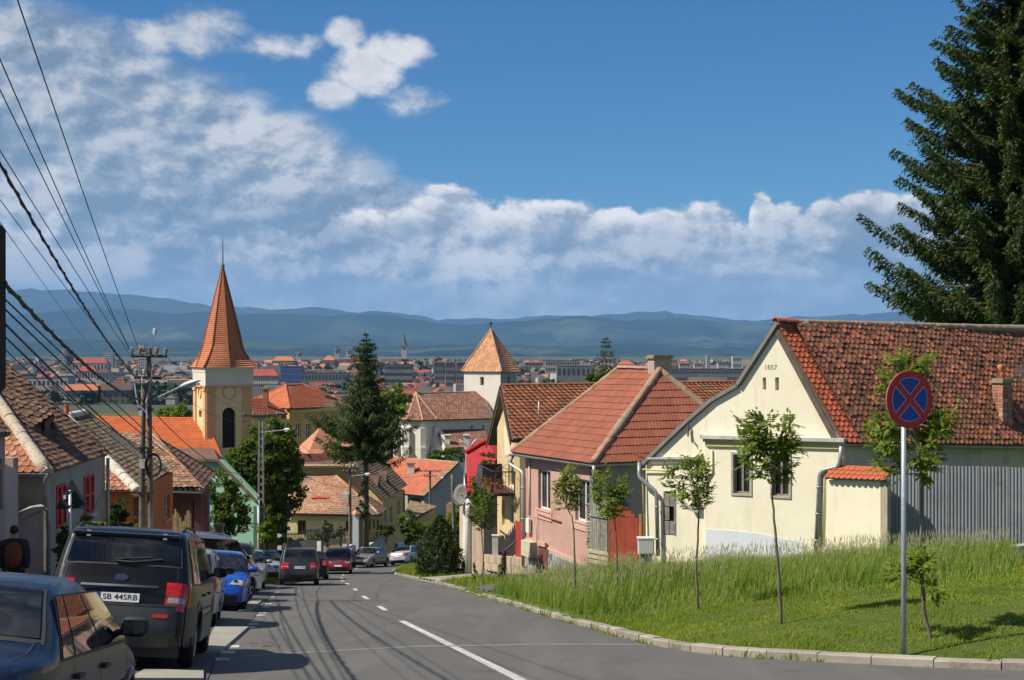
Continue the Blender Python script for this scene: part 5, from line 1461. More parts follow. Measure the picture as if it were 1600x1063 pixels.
ORANGE = pm("orange_render", (0.50, 0.150, 0.040), (0.60, 0.20, 0.058), 0.8, .93, .15, 20, dirt=(0.42, 0.13, 0.04), dscale=1.2)
MAROON = pm("maroon_render", (0.13, 0.05, 0.045), (0.18, 0.075, 0.065), 0.8, .93, .15, 20)
def orange_house():
 pl = Plane((213, 47.2), (270, 55.0))
 foot = pl.p(pl.L/2, 0); foot.z = gz(foot.x, foot.y)
 t = thing("orange_house", "bright orange house behind the first utility pole with mossy brown roof", "house", foot)
 wr = [(257.5, 774, 265, 812), (228, 785, 233.5, 818)]
 w, hs = wallpx(pl, [(213, 970), (270, 950), (270, 738), (213, 766)][::-1], ORANGE, t, wr, .3)
 for h in hs: window(pl, h, t, WHITEF, 1, 2, .1, fw=.06, sill=LEDGE)
 pf = Plane((160, 47.2), (213, 47.2)); wallpx(pf, [(150, 970), (213, 970), (213, 766), (150, 766)][::-1], ORANGE, t, (), .3)
 mb = MB(); mb.frame_box(P(210, 768, 47.1), Vector((.16, 0, 0)), Vector((0, .1, 0)), Vector((0, 0, -3.3))); mb.build("door_post", pm("dark_red_wood", (0.12, 0.04, 0.03)), t, fix=True)
 D = P(215, 766, 46.9); C = P(266, 738, 54.9); C.z = D.z
 e = pl.p(pl.L, 0); c0 = pl.p(0, 0)
 hidden_walls([(e.x, e.y), (e.x - 8, e.y), (e.x - 8, c0.y)], -12, D.z - .1, ORANGE, t)
 Q1 = P(102, 650, 50.4); Q2 = P(132, 655, 54.0); Q2.z = Q1.z; W = D + Vector((-7.2, 0, 0))
 slab([D, C, Q2, Q1], BROWNW, t, .12, "roof"); slab([W, D, Q1], BROWNW, t, .12, "roof"); slab([C, C + Vector((-7.4, 0, 0)), Q2], BROWN_TILE, t, .12, "roof"); slab([C + Vector((-7.4, 0, 0)), W, Q1, Q2], BROWN_TILE, t, .12, "roof")
 MOSS = pm("mossy_tile", (0.10, 0.075, 0.048), (0.19, 0.135, 0.085), 1.0, .93, .3, 40, isl=.35, c3=(0.24, 0.17, 0.1), dirt=(0.075, 0.08, 0.04), dscale=2)
 roof_tiles([D, C, Q2, Q1], D, C, .20, .19, tile_beaver(.20, .28, lift=.035), MOSS, t, "tiles", seed=71, sag=.05, jit=1.4)
 roof_tiles([W, D, Q1], W, D, .20, .17, tile_beaver(.20, .26, lift=.03), SCALE_TILE, t, "front_tiles", seed=72, jit=1.3)
 WM = pm("white_mortar_hip", (0.50, 0.46, 0.38), (0.66, 0.62, 0.54), 4, .95, .8, 18, c3=(0.4, 0.17, 0.09))
 ridge(D + Vector((0, 0, .02)), Q1 + Vector((0, 0, .02)), WM, t, .17, .34, mortar=WM)
 ridge(Q1, Q2, WM, t, .15, .36, mortar=WM)
 ridge(C + Vector((0, 0, .02)), Q2 + Vector((0, 0, .02)), WM, t, .10, .36, mortar=MORTAR)
 gutter(P(163, 768, 46.8), P(214, 768, 46.8), .06, pm("dark_red_wood", (0.12, 0.04, 0.03)), t)
 mb = MB(); q = P(104, 668, 50.2); mb.tube([P(104, 655, 50.4), P(104, 632, 50.4)], .09, 8); mb.build("chimney_pipe", pm("clay_cowl", (0.45, 0.12, 0.05)), t)
 mb = MB(); mb.box(tuple(P(103, 628, 50.4)), (.22, .12, .03)); mb.build("chimney_cap", ZINC, t)
orange_house()
def maroon_house():
 pf = Plane((268, 63.0), (314, 62.4)); pr = Plane((314, 62.4), (327, 70.5))
 foot = Vector((pf.b.x, pf.b.y, gz(pf.b.x, pf.b.y)))
 t = thing("maroon_house", "dark maroon house with orange ridged brown roof beside the green house", "house", foot)
 wr = (301, 783, 306.5, 828); wr2 = (310, 783, 313, 822)
 w, hs = wallpx(pf, [(262, 950), (314, 950), (314, 766), (262, 766)][::-1], MAROON, t, [wr], .3)
 window(pf, hs[0], t, pm("sage_frame", (0.28, 0.30, 0.24), (0.34, 0.36, 0.29), 3), 1, 2, .1, fw=.07)
 w, hs = wallpx(pr, [(314, 950), (327, 940), (327, 746), (314, 766)][::-1], MAROON, t, [(318.5, 778, 321.5, 812)], .3)
 window(pr, hs[0], t, pm("sage_frame", (0.28, 0.30, 0.24)), 1, 2, .1, fw=.1)
 pipe([P(326, 768, 66), P(327, 890, 66)], .06, ZINC, t)
 D = P(315.5, 766, 62.0); C = P(337, 746, 70.6); C.z = D.z; e = pr.p(pr.L, 0)
 hidden_walls([(e.x, e.y), (e.x - 9, e.y), (e.x - 9, 63)], -15, D.z - .1, MAROON, t)
 Q1 = P(239, 681, 66.4); Q2 = P(190, 683, 66.9); Q2.z = Q1.z
 W = P(262, 766, 62.0); W = D + Vector((-7.5, .2, 0))
 F1 = [W, D, Q1, Q2]; F2 = [D, C, Q1]
 slab(F1, BROWNW, t, .12, "roof"); slab(F2, BROWNW, t, .12, "roof"); B2 = C + Vector((-9, 0, 0)); slab([C, B2, Q2, Q1], BROWN_TILE, t, .12, "roof"); slab([B2, W, Q2], BROWN_TILE, t, .12, "roof")
 M1 = pm("scale_brown_tile", (0.21, 0.105, 0.062), (0.31, 0.165, 0.10), 1.5, .93, .3, 40, isl=.32, c3=(0.36, 0.26, 0.17), dirt=(0.12, 0.09, 0.06), dscale=2)
 roof_tiles(F1, W, D, .24, .22, tile_beaver(.24, .33, lift=.035), M1, t, "front_tiles", seed=81, jit=1.4)
 roof_tiles(F2, D, C, .24, .24, tile_beaver(.24, .35, lift=.04), BROWN_TILE, t, "tiles", seed=82, jit=1.4)
 OR = pm("orange_ridge", (0.36, 0.15, 0.07), (0.48, 0.24, 0.12), 3, .9, .4, 20, objr=.2)
 ridge(D + Vector((0, 0, .03)), Q1 + Vector((0, 0, .03)), OR, t, .14, .42, mortar=MORTAR)
 ridge(Q1, Q2, M1, t, .12, .42)
 ridge(C + Vector((0, 0, .02)), Q1, M1, t, .10, .42)
 gutter(P(266, 768, 61.9), D + Vector((0, -.1, -.08)), .07, ZINC, t)
 plank_fence("board_fence", "weathered yellowish upright boards in front of the maroon house", (PX(270, 60), 60), (PX(299, 60), 60), 11, lambda s_: PZ(808, 60) + .25 * math.sin(s_ * 9), -10.4, pm("yellowish_board", (0.26, 0.18, 0.09), (0.40, 0.29, 0.15), 4, .9, objr=.3), .18, wavy=.12)
maroon_house()
def green_house():
 pl = Plane((296, 79.5), (403, 78.0)); foot = pl.p(pl.L*.6, 0); foot.z = gz(foot.x, foot.y)
 t = thing("green_house", "mint green gable house half hidden by a leafy tree", "house", foot)
 GR = pm("mint_render", (0.22, 0.40, 0.29), (0.28, 0.47, 0.35), .6, .93, .15, 20, dirt=(.2, .34, .25), dscale=1)
 wallpx(pl, [(296, 950), (402, 940), (402, 776), (347, 719), (296, 719)][::-1], GR, t, (), .3)
 a = pl.q(346, 717, .3); b = pl.q(406, 780, .3); back = Vector((-2.2, 9, 0))
 slab([a, b, b + back, a + back], BROWN_TILE, t, .14, "roof"); slab([pl.q(240, 716, .3), a, a + back, pl.q(240, 716, .3) + back], BROWN_TILE, t, .14, "roof")
 e = pl.p(pl.L, 0); hidden_walls([(e.x, e.y), (e.x - 1.9, e.y + 8.8), (e.x - 9, e.y + 8.8)], -15, -8.6, GR, t)
 pipe([P(404, 782, 78), P(404, 890, 78)], .06, pm("white_pipe", (0.6, 0.62, 0.63)), t)
 g = thing("gate_pillar", "square stone gate pillar left of the mint green house", "pillar", P(343, 850, 70)); mb = MB()
 c = P(343, 838, 70); mb.box((c.x, c.y, c.z - .6), (.32, .32, 2.2)); mb.build("shaft", CONC, g); mb = MB(); mb.box((c.x, c.y, c.z + .55), (.46, .46, .12)); mb.build("cap", CONC2, g)
green_house()

# ------------------------------------------------------------------ church with the tall red spire
def spire_church():
 FR = pm("tower_cream", (0.70, 0.53, 0.29), (0.78, 0.60, 0.34), .5, .93, .1, 15, dirt=(0.62, 0.47, 0.25), dscale=.8)
 PIL = pm("tower_tan", (0.58, 0.33, 0.17), (0.66, 0.39, 0.21), .5, .93, .1, 15)
 CORN = pm("tower_cornice", (0.56, 0.53, 0.45), (0.64, 0.60, 0.52), .8, .9)
 pl = Plane((322.5, 125.0), (393, 126.9)); s = pl.L
 foot = pl.p(s/2, 0) - pl.n * s/2; foot.z = base(foot.y)
 t = thing("church", "cream church with a tall red tiled spire and orange nave roof", "church", foot)
 a = (348, 637, 368, 695)
 u0, z0, u1, z1 = pl.rect(347.5, 640, 368, 700)
 zt = pl.uz(350, 603)[1]
 W = s
 arch = [(u0, z0)] + [( (u0+u1)/2 - (u1-u0)/2*math.cos(k*PI/8), z1 - (u1-u0)*.35 + (u1-u0)/2*math.sin(k*PI/8)) for k in range(9)] + [(u1, z0)]
 loops = [(0, -32), (u0, -32), *[(u, z_) for u, z_ in arch], (u1, -32), (W, -32), (W, zt), (0, zt)]
 wall(pl, [(0, zt), (0, z0)] + arch + [(W, z0), (W, zt)], FR, t, (), .6)
 wall(pl, [(0, -32), (W, -32), (W, z0 - .002), (0, z0 - .002)], FR, t, (), .6)
 mb = MB(); mb.frame_box(pl.p(u0 - .1, z0, -.4), pl.d*(u1-u0+.2), Vector((0, 0, z1-z0+.5)), -pl.n*.05); wo = mb.build("belfry_window", pm("louvre_dark", (0.02, 0.018, 0.016), (0.04, 0.035, 0.03), 4), t, fix=True)
 for k in range(14):
  mb = MB(); zz = lerp(z0, z1, k/14); mb.frame_box(pl.p(u0, zz, -.35), pl.d*(u1-u0), Vector((0, 0, .05)), pl.n*.12); mb.build("louvre", pm("louvre_brown", (0.045, 0.03, 0.02), (0.07, 0.05, 0.035), 4), wo, fix=True)
 bl = pl.p(0, 0) - pl.n * s
 pL = Plane.__new__(Plane); pL.a = bl; pL.b = pl.p(0, 0); pL.d = (pL.b - pL.a).normalized(); pL.n = Vector((pL.d.y, -pL.d.x, 0)); pL.L = s
 sw_ = (s*.38, PZ(652, 127), s*.62, PZ(641, 127))
 wall(pL, [(0, -32), (s, -32), (s, zt), (0, zt)], FR, t, [sw_], .6)
 mb = MB(); mb.frame_box(pL.p(sw_[0], sw_[1], -.2), pL.d*(sw_[2]-sw_[0]), Vector((0,0,sw_[3]-sw_[1])), -pL.n*.05); mb.build("window", pm("maroon_shutter", (0.12, 0.04, 0.03), (0.16, 0.06, 0.045), 4), t, fix=True)
 hidden_walls([tuple(pl.p(s, 0))[:2], tuple(pl.p(s, 0) - pl.n*s)[:2], tuple(bl)[:2]], -32, zt, FR, t)
 zc = pl.uz(350, 613)[1]
 for P_, us in ((pl, ((0, .19*s), (.80*s, s))), (pL, ((0, .2*s), (.8*s, s)))):
  for (p0, p1) in us:
   mb = MB(); mb.frame_box(P_.p(p0, -32, .0), P_.d*(p1-p0), Vector((0, 0, zt + 32 - .1)), P_.n*.12); mb.build("pilaster", PIL, t, fix=True)
   mb = MB(); mb.frame_box(P_.p(p0 - .03, zt - .45, .0), P_.d*(p1-p0+.06), Vector((0, 0, .22)), P_.n*.2); mb.build("capital", PIL, t, fix=True)
  cx = s/2; cz = zc - .05; r = .62 if P_ is pl else .5
  vs = []; n = 28
  for k in range(n):
   th = 2*PI*k/n
   for (rr, oo) in ((r, .0), (r, .10), (r*.86, .10), (r*.86, .0)): vs.append(P_.p(cx + rr*math.cos(th), cz + rr*math.sin(th), oo))
  fs = [(4*k+j, 4*k+(j+1) % 4, 4*((k+1) % n)+(j+1) % 4, 4*((k+1) % n)+j) for k in range(n) for j in range(4)]
  mb = MB(); mb.add(vs, fs); mb.build("ring_moulding", PIL, t, fix=True)
 cc = (pl.p(s/2, 0) - pl.n * s/2)
 ang = math.atan2(pl.d.y, pl.d.x)
 def ringbox(z0_, z1_, o, mat, name):
  mb = MB(); mb.box((cc.x, cc.y, (z0_+z1_)/2), (s+2*o, s+2*o, z1_-z0_), ang); mb.build(name, mat, t)
 ringbox(zt - .12, zt + .06, .18, PIL, "string_course"); ringbox(zt + .06, zt + 1.22, .12, CORN, "frieze"); ringbox(zt + 1.22, zt + 1.5, .16, CORN, "cornice"); ringbox(zt + 1.5, zt + 1.66, .24, CORN, "cornice")
 zb = zt + 1.66; top = PZ(417, 126)
 H = top - zb; n = 50
 SP = pm("spire_tile", (0.46, 0.155, 0.075), (0.56, 0.21, 0.105), 3.2, .9, .9, 9, c3=(0.36, 0.15, 0.09), dirt=(0.38, 0.13, 0.07), dscale=1.5)
 half = s/2 + .28
 def rad(k):
  f = k
  xs = [0, .04, .084, .14, .213, .35, .47, .75, 1.0]; ys = [1.0, .955, .895, .81, .73, .62, .51, .25, .012]
  return half * float(np.interp(f, xs, ys))
 def sect(k, o=0.0):
  r = rad(k) + o; m_ = min(1, max(0, k / .22)) ** .8
  pts = []
  for i in range(8):
   th = i * PI / 4
   q = max(abs(math.cos(th)), abs(math.sin(th)))
   sq = r / q                                  # square with side midpoints on the axes
   oc = r * 1.04
   rr = lerp(sq, oc, m_)
   pts.append((rr * math.cos(th), rr * math.sin(th)))
  return pts
 mb = MB(); b0 = 0
 for k in range(n):
  f0, f1 = k/n, (k+1)/n
  lo = sect(f0, .085); hi = sect(f1, .0)
  vs = [(cc.x + x*math.cos(ang) - y*math.sin(ang), cc.y + x*math.sin(ang) + y*math.cos(ang), zb + H*f0) for x, y in lo] + [(cc.x + x*math.cos(ang) - y*math.sin(ang), cc.y + x*math.sin(ang) + y*math.cos(ang), zb + H*f1 + .02) for x, y in hi]
  mb.add(vs, [(i, (i+1) % 8, 8+(i+1) % 8, 8+i) for i in range(8)] + [tuple(reversed(range(8)))])
 tag(mb.build("spire_courses", SP, t), kind='stuff')
 RB = pm("spire_ridge", (0.20, 0.065, 0.035), (0.28, 0.095, 0.05), 3, .9)
 for i in range(8):
  pts = []
  for k in np.linspace(0, 1, 24):
   x, y = sect(k, .04)[i]; pts.append((cc.x + x*math.cos(ang) - y*math.sin(ang), cc.y + x*math.sin(ang) + y*math.cos(ang), zb + H*k + .03))
  m2 = MB(); m2.tube(pts, [.10 - .05*j/23 for j in range(24)], 6); m2.build("hip_rib", RB, t)
 m2 = MB(); m2.tube([(cc.x, cc.y, top - .1), (cc.x, cc.y, top + .25), (cc.x, cc.y, top + .5), (cc.x, cc.y, PZ(385, 126)), (cc.x, cc.y, PZ(370, 126))], [.16, .17, .07, .05, .02], 8)
 m2.build("finial", pm("verdigris", (0.10, 0.16, 0.13), (0.16, 0.22, 0.18), 3), t)
 A = P(120, 652, 131); B = P(322, 651, 128.5); B.z = A.z; C = P(349, 719, 121.5); D = C + (A - B)
 slab([D, C, B, A], BROWNW, t, .15, "roof")
 NAVE = pm("nave_orange_tile", (0.44, 0.095, 0.025), (0.54, 0.13, 0.038), .8, .8, .2, 40, isl=.10, dirt=(0.38, 0.09, 0.03), dscale=.6)
 roof_tiles([D, C, B, A], D, C, .34, .33, tile_profile(.34, .38, PAN, .03), NAVE, t, "nave_tiles", half=False, seed=91, jit=.5)
 ridge(A, B, NAVE, t, .16, .45, each=True)
 E = A + Vector((0, 7, A.z*0 + (D.z - A.z))); slab([A, B, E + (B - A), E], NAVE, t, .15, "roof")
 mb = MB(); mb.frame_box(Vector((D.x, D.y + .5, -28)), Vector((C.x - D.x, C.y - D.y, 0)), Vector((0, .4, 0)), Vector((0, 0, D.z + 28 - .15))); mb.build("wall", FR, t, fix=True)
 mb = MB(); mb.frame_box(Vector((C.x - .4, C.y + .9, -28)), Vector((E.x + (B-A).x - C.x, E.y - C.y, 0)), Vector((-.4, 0, 0)), Vector((0, 0, D.z + 28 - .15))); mb.build("wall", FR, t, fix=True)
spire_church()

# ------------------------------------------------------------------ medieval church with white tower
def white_church():
 WH = pm("lime_white", (0.66, 0.61, 0.53), (0.76, 0.72, 0.64), .5, .95, .2, 8, dirt=(0.55, 0.51, 0.44), dscale=.5)
 RT = pm("church_roof", (0.185, 0.085, 0.058), (0.255, 0.12, 0.085), .5, .93, .4, 20, isl=.22, c3=(0.33, 0.18, 0.12), dirt=(0.13, 0.075, 0.06), dscale=.35)
 TR = pm("tower_roof", (0.42, 0.21, 0.11), (0.52, 0.27, 0.15), .6, .93, .4, 20, isl=.2, c3=(0.55, 0.35, 0.2), dirt=(0.36, 0.17, 0.09), dscale=.5)
 pl = Plane((725, 203.0), (782, 200.0)); s = pl.L
 foot = pl.p(s/2, 0) - pl.n*s/2; foot.z = base(foot.y)
 t = thing("fortified_church", "old white church with a pyramid roofed tower and brown tiled apse", "church", foot)
 pr = Plane((782, 200.0), (808.5, 203.6))
 zt = pl.uz(750, 578)[1]
 h = pl.rect(750, 589, 756, 602)
 wall(pl, [(0, -38), (s, -38), (s, zt), (0, zt)], WH, t, [h], .8)
 h2 = pr.rect(793, 589, 797, 602); wall(pr, [(0, -38), (pr.L, -38), (pr.L, zt), (0, zt)], pm("shaded_lime_white", (0.30, 0.29, 0.28), (0.38, 0.37, 0.355), .5, .95, .2, 8), t, [h2], .8)  # right face of the white tower, its shade put into a grey
 for P_, hh in ((pl, h), (pr, h2)):
  mb = MB(); mb.frame_box(P_.p(hh[0]-.1, hh[1]-.1, -.5), P_.d*(hh[2]-hh[0]+.2), Vector((0,0,hh[3]-hh[1]+.2)), -P_.n*.1); mb.build("belfry_window", GLASS, t, fix=True)
 c3 = pr.p(pr.L, 0) + (pl.p(0, 0) - pl.p(s, 0));
 hidden_walls([tuple(pr.p(pr.L, 0))[:2], tuple(c3)[:2], tuple(pl.p(0, 0))[:2]], -38, zt, WH, t)
 cor = [pl.p(0, 0), pl.p(s, 0), pr.p(pr.L, 0), c3]; cen = sum(cor, Vector((0, 0, 0))) / 4
 ap = Vector((PX(767, cen.y), cen.y, PZ(514, cen.y)))
 ev = [cen + (c - cen) * 1.12 + Vector((0, 0, zt - .25)) for c in cor]
 for i in range(4):
  a, b = ev[i], ev[(i+1) % 4]
  slab([a, b, ap], BROWNW, t, .2, "roof")
  if i in (0, 1): roof_tiles([a, b, ap], a, b, .42, .36, tile_beaver(.42, .55, lift=.05), TR, t, "tower_tiles", seed=100+i)
  ridge(a + Vector((0, 0, .05)), ap + Vector((0, 0, .05)), TR, t, .14, .6, each=False)
 m2 = MB(); m2.tube([ap, ap + Vector((0, 0, .9))], .06, 6); m2.lathe([(0, .55), (.22, .7), (.22, .85), (0, 1.0)], tuple(ap), 8); m2.build("finial", DARKM, t)
 R1 = P(650, 614, 196.0); R2 = P(757, 613, 203.0); R2.z = R1.z; E2 = P(772, 654, 198); E1 = P(683, 656, 192.5); zE = E1.z; E2.z = zE
 ring = [E1, P(661, 656, 190.5), P(635, 656, 191.5), P(618, 655, 195.5), P(622, 655, 201)]
 for r_ in ring: r_.z = zE
 faces = [[E1, E2, R2, R1]] + [[b, a, R1] for a, b in zip(ring, ring[1:])]
 for k, f in enumerate(faces):
  slab(f, BROWNW, t, .2, "roof"); roof_tiles(f, f[0], f[1], .42, .38, tile_beaver(.42, .56, lift=.05), RT, t, "tiles", seed=110+k)
 RR = pm("pale_hip", (0.42, 0.22, 0.13), (0.50, 0.28, 0.18), 2, .9)
 for p in ring: ridge(p + Vector((0, 0, .06)), R1 + Vector((0, 0, .06)), RR, t, .13, .6, each=False)
 ridge(R1, R2, RR, t, .13, .6, each=False)
 m2 = MB(); m2.tube([R1, R1 + Vector((0, 0, .9))], .06, 6); m2.lathe([(0, .5), (.2, .62), (.2, .75), (0, .9)], tuple(R1), 8); m2.build("finial", pm("gilt", (0.45, 0.30, 0.06), (0.5, 0.35, 0.1), 2, .4, metal=.6), t)
 base_c = Vector((R1.x, R1.y + 2, 0))
 pts = [E2] + ring
 for k, (a, b) in enumerate(zip(pts[::-1], pts[::-1][1:])):
  aa = Vector((a.x, a.y, 0)); bb = Vector((b.x, b.y, 0)); aa += (base_c - aa).normalized() * .7; bb += (base_c - bb).normalized() * .7 if b is not E2 else Vector((0, .8, 0))
  Pn = Plane.__new__(Plane); Pn.a = aa; Pn.b = bb; Pn.d = (bb-aa).normalized(); Pn.n = Vector((Pn.d.y, -Pn.d.x, 0)); Pn.L = (bb-aa).length
  hs = []
  if k < 4 and k != 0: hs = [(Pn.L*.36, zE - 4.6, Pn.L*.64, zE - 1.6)] if k in (1,) else []
  if b is E2: hs = [(Pn.L*.60, zE - 2.4, Pn.L*.63, zE - 1.0), (Pn.L*.80, zE - 2.4, Pn.L*.83, zE - 1.0)]
  wall(Pn, [(0, -38), (Pn.L, -38), (Pn.L, zE - .1), (0, zE - .1)], WH, t, hs, .7)
  for hh in hs:
   mb = MB(); mb.frame_box(Pn.p(hh[0]-.1, hh[1]-.1, -.4), Pn.d*(hh[2]-hh[0]+.2), Vector((0,0,hh[3]-hh[1]+.2)), -Pn.n*.1); mb.build("window", GLASS, t, fix=True)
  if k > 0:
   o = (aa - base_c).normalized()
   for (dz, ln) in ((-1.0, .75), (-3.6, 1.15)):
    mb = MB(); mb.box(tuple(aa + o * ln/2 + Vector((0, 0, (zE + dz - 38)/2))), (ln, .75, zE + dz + 38), math.atan2(o.y, o.x)); mb.build("buttress", WH, t)
 a = P(676, 712, 188); q = [P(700, 700, 188.5), P(772, 698, 192), P(757, 671, 197), P(681, 672, 193.5)]
 slab(q, BROWNW, t, .2, "roof"); roof_tiles(q, q[0], q[1], .42, .38, tile_beaver(.42, .56, lift=.05), RT, t, "tiles", seed=120)
 mb = MB(); mb.prism([P(673, 672, 193), P(684, 671, 193), P(703, 700, 188.7), P(703, 760, 188.7), P(673, 760, 190.5)], (.4, .8, 0)); mb.build("wall", WH, t, fix=True)
 mb = MB(); mb.frame_box(P(701, 702, 188.8), Vector((6.5, 3, 0)), Vector((0, .6, 0)), Vector((0, 0, -14))); mb.build("wall", WH, t, fix=True)
 for px in (699, 729):
  c = P(px, 692, 190); mb = MB(); mb.box((c.x, c.y, c.z), (.7, .7, 2.0)); mb.box((c.x, c.y, c.z + 1.05), (.95, .95, .15)); mb.build("chimney", WH, t)
white_church()

# ------------------------------------------------------------------ buildings in the dip
YEL = pm("ochre_render", (0.60, 0.375, 0.125), (0.70, 0.455, 0.175), .5, .93, .15, 12, dirt=(0.42, 0.30, 0.11), dscale=.6)
YELP = pm("pale_yellow_render", (0.64, 0.52, 0.25), (0.72, 0.60, 0.31), .5, .93, .15, 12, dirt=(0.56, 0.46, 0.24), dscale=.6)
ORT = pm("clean_orange_tile", (0.40, 0.105, 0.042), (0.48, 0.14, 0.06), .6, .85, .2, 30, isl=.12)
def school():
 pl = Plane((452, 165.0), (548, 172.0)); foot = pl.p(pl.L/2, 0); foot.z = base(foot.y)
 t = thing("school_building", "large ochre building with clean orange hipped roof and tall windows", "building", foot)
 wr = [(462.5, 661, 470.5, 684), (478.5, 661, 486.5, 685), (495.5, 661, 503, 675), (511, 661, 518, 674), (526, 661, 532, 674)]
 w, hs = wallpx(pl, [(452, 760), (548, 758), (548, 633), (452, 639)][::-1], YEL, t, wr, .5)
 TR = pm("ochre_trim", (0.60, 0.47, 0.24), (0.66, 0.52, 0.28), 1)
 for k, h in enumerate(hs):
  window(pl, h, t, WHITEF, 2, 2, .18, fw=.11)
  for (du, w_, dz) in ((-.2, h[2]-h[0]+.4, .55), (-.05, h[2]-h[0]+.1, .8)):
   mb = MB(); mb.frame_box(pl.p(h[0]+du, h[3]+dz, 0), pl.d*w_, Vector((0,0,.16)), pl.n*.18); mb.build("window_hood", TR, t, fix=True)
 mb = MB(); mb.frame_box(pl.p(0, pl.uz(452, 641)[1] - .3, 0), pl.d*pl.L, Vector((0,0,.5)), pl.n*.3); mb.build("cornice", TR, t, fix=True)
 pw = Plane((392, 158.0), (452, 165.0))
 w, hs = wallpx(pw, [(392, 760), (452, 760), (452, 655), (392, 652)][::-1], YELP, t, [(402, 672, 409, 690), (424, 672, 431, 690)], .5)
 for h in hs: window(pw, h, t, WHITEF, 2, 2, .18, fw=.1)
 e = pl.p(pl.L, 0); a0 = pw.p(0, 0); hidden_walls([(e.x, e.y), (e.x - 10, e.y + 10), (a0.x - 2, a0.y + 14), (a0.x, a0.y)], -34, -7.2, YEL, t)
 C1 = P(453, 638.5, 164.2); C2 = P(556, 633, 172.6); C2.z = C1.z; L1 = C1 + Vector((-7.5, 8.5, 0)); A = P(446, 602, 171); B = P(473, 602, 173.5); B.z = A.z
 R_ = C2 + Vector((-6, 9, 0))
 for k, f in enumerate(([C1, C2, B, A], [L1, C1, A], [R_, L1, A, B], [C2, R_, B])):
  slab(f, BROWNW, t, .2, "roof")
  if k < 2: roof_tiles(f, f[0], f[1], .4, .38, tile_profile(.4, .44, PAN, .03), ORT, t, "tiles", half=False, seed=130+k, jit=.4)
 for p, q in ((C1, A), (C2, B), (A, B), (L1, A)): ridge(p + Vector((0,0,.05)), q + Vector((0,0,.05)), ORT, t, .14, .5, each=False)
 W1 = P(392, 650, 157.0); W2 = P(450, 653, 163.6); W2.z = W1.z; W3 = P(412, 622, 166); W4 = P(380, 622, 162); W4.z = W3.z
 f = [W1, W2, W3, W4]; slab(f, BROWNW, t, .2, "roof"); roof_tiles(f, W1, W2, .4, .38, tile_profile(.4, .44, PAN, .03), ORT, t, "tiles", half=False, seed=135, jit=.4)
 slab([W2, L1 + Vector((0, 0, -1)), W3], ORT, t, .2, "roof")
 BR = pm("red_brick", (0.33, 0.13, 0.08), (0.42, 0.18, 0.12), 3)
 for (x0, x1, y0, y1, Y) in ((411, 419, 608, 630, 163), (501, 509, 606, 622, 172)):
  c = P((x0+x1)/2, (y0+y1)/2, Y); mb = MB(); mb.box((c.x, c.y, c.z - .6), (PX(x1, Y)-PX(x0, Y), .7, PZ(y0, Y)-PZ(y1, Y) + 1.2)); ch = mb.build("chimney", BR, t)
  mb = MB(); mb.box((c.x, c.y, PZ(y0, Y) + .05), (PX(x1, Y)-PX(x0, Y) + .2, .9, .12)); mb.build("chimney_cap", MORTAR, ch)
school()
def pavilion():
 c = P(500, 706, 146); t = thing("pavilion", "small pavilion with a flared terracotta pyramid roof in front of the ochre building", "pavilion", (c.x, c.y, base(146)))
 TT = pm("terracotta_flare", (0.40, 0.17, 0.10), (0.48, 0.22, 0.14), .8, .9, .3, 20, isl=.15)
 w = 2.3
 ang = .5
 def sq(r, z_): return [(c.x + r*math.cos(ang + k*PI/2 + PI/4), c.y + r*math.sin(ang + k*PI/2 + PI/4), z_) for k in range(4)]
 prof = [(w*1.45, 0), (w*1.1, .35), (w*.75, 1.0), (w*.38, 1.75), (.06, 2.45)]
 z0 = PZ(705, 146)
 for (r0, h0), (r1, h1) in zip(prof, prof[1:]):
  mb = MB(); mb.add(sq(r0, z0+h0-.05) + sq(r1, z0+h1), [(i, (i+1) % 4, 4+(i+1) % 4, 4+i) for i in range(4)]); mb.build("roof", TT, t)
 mb = MB(); mb.box((c.x, c.y, (z0 + base(146))/2), (w*1.7, w*1.7, z0 - base(146)), ang); mb.build("wall", pm("lime_white", (0.66, 0.61, 0.53)), t)
 a = Plane((462, 143), (548, 143)); b = wall(a, [a.uz(462, 800), a.uz(548, 800), a.uz(548, 712), a.uz(462, 708)], pm("brick_red_wall", (0.25, 0.09, 0.055), (0.32, 0.12, 0.08), 1, .9, .3, 20), None, (), .4, name="garden_wall"); tag(b, "brick red garden wall behind the yellow court building", "wall")
 mb = MB(); mb.prism([P(500, 675, 149), P(545, 680, 152), P(560, 705, 149), P(510, 702, 147)], (0, .1, -.3)); mb.build("roof", TT, t, fix=True)
pavilion()
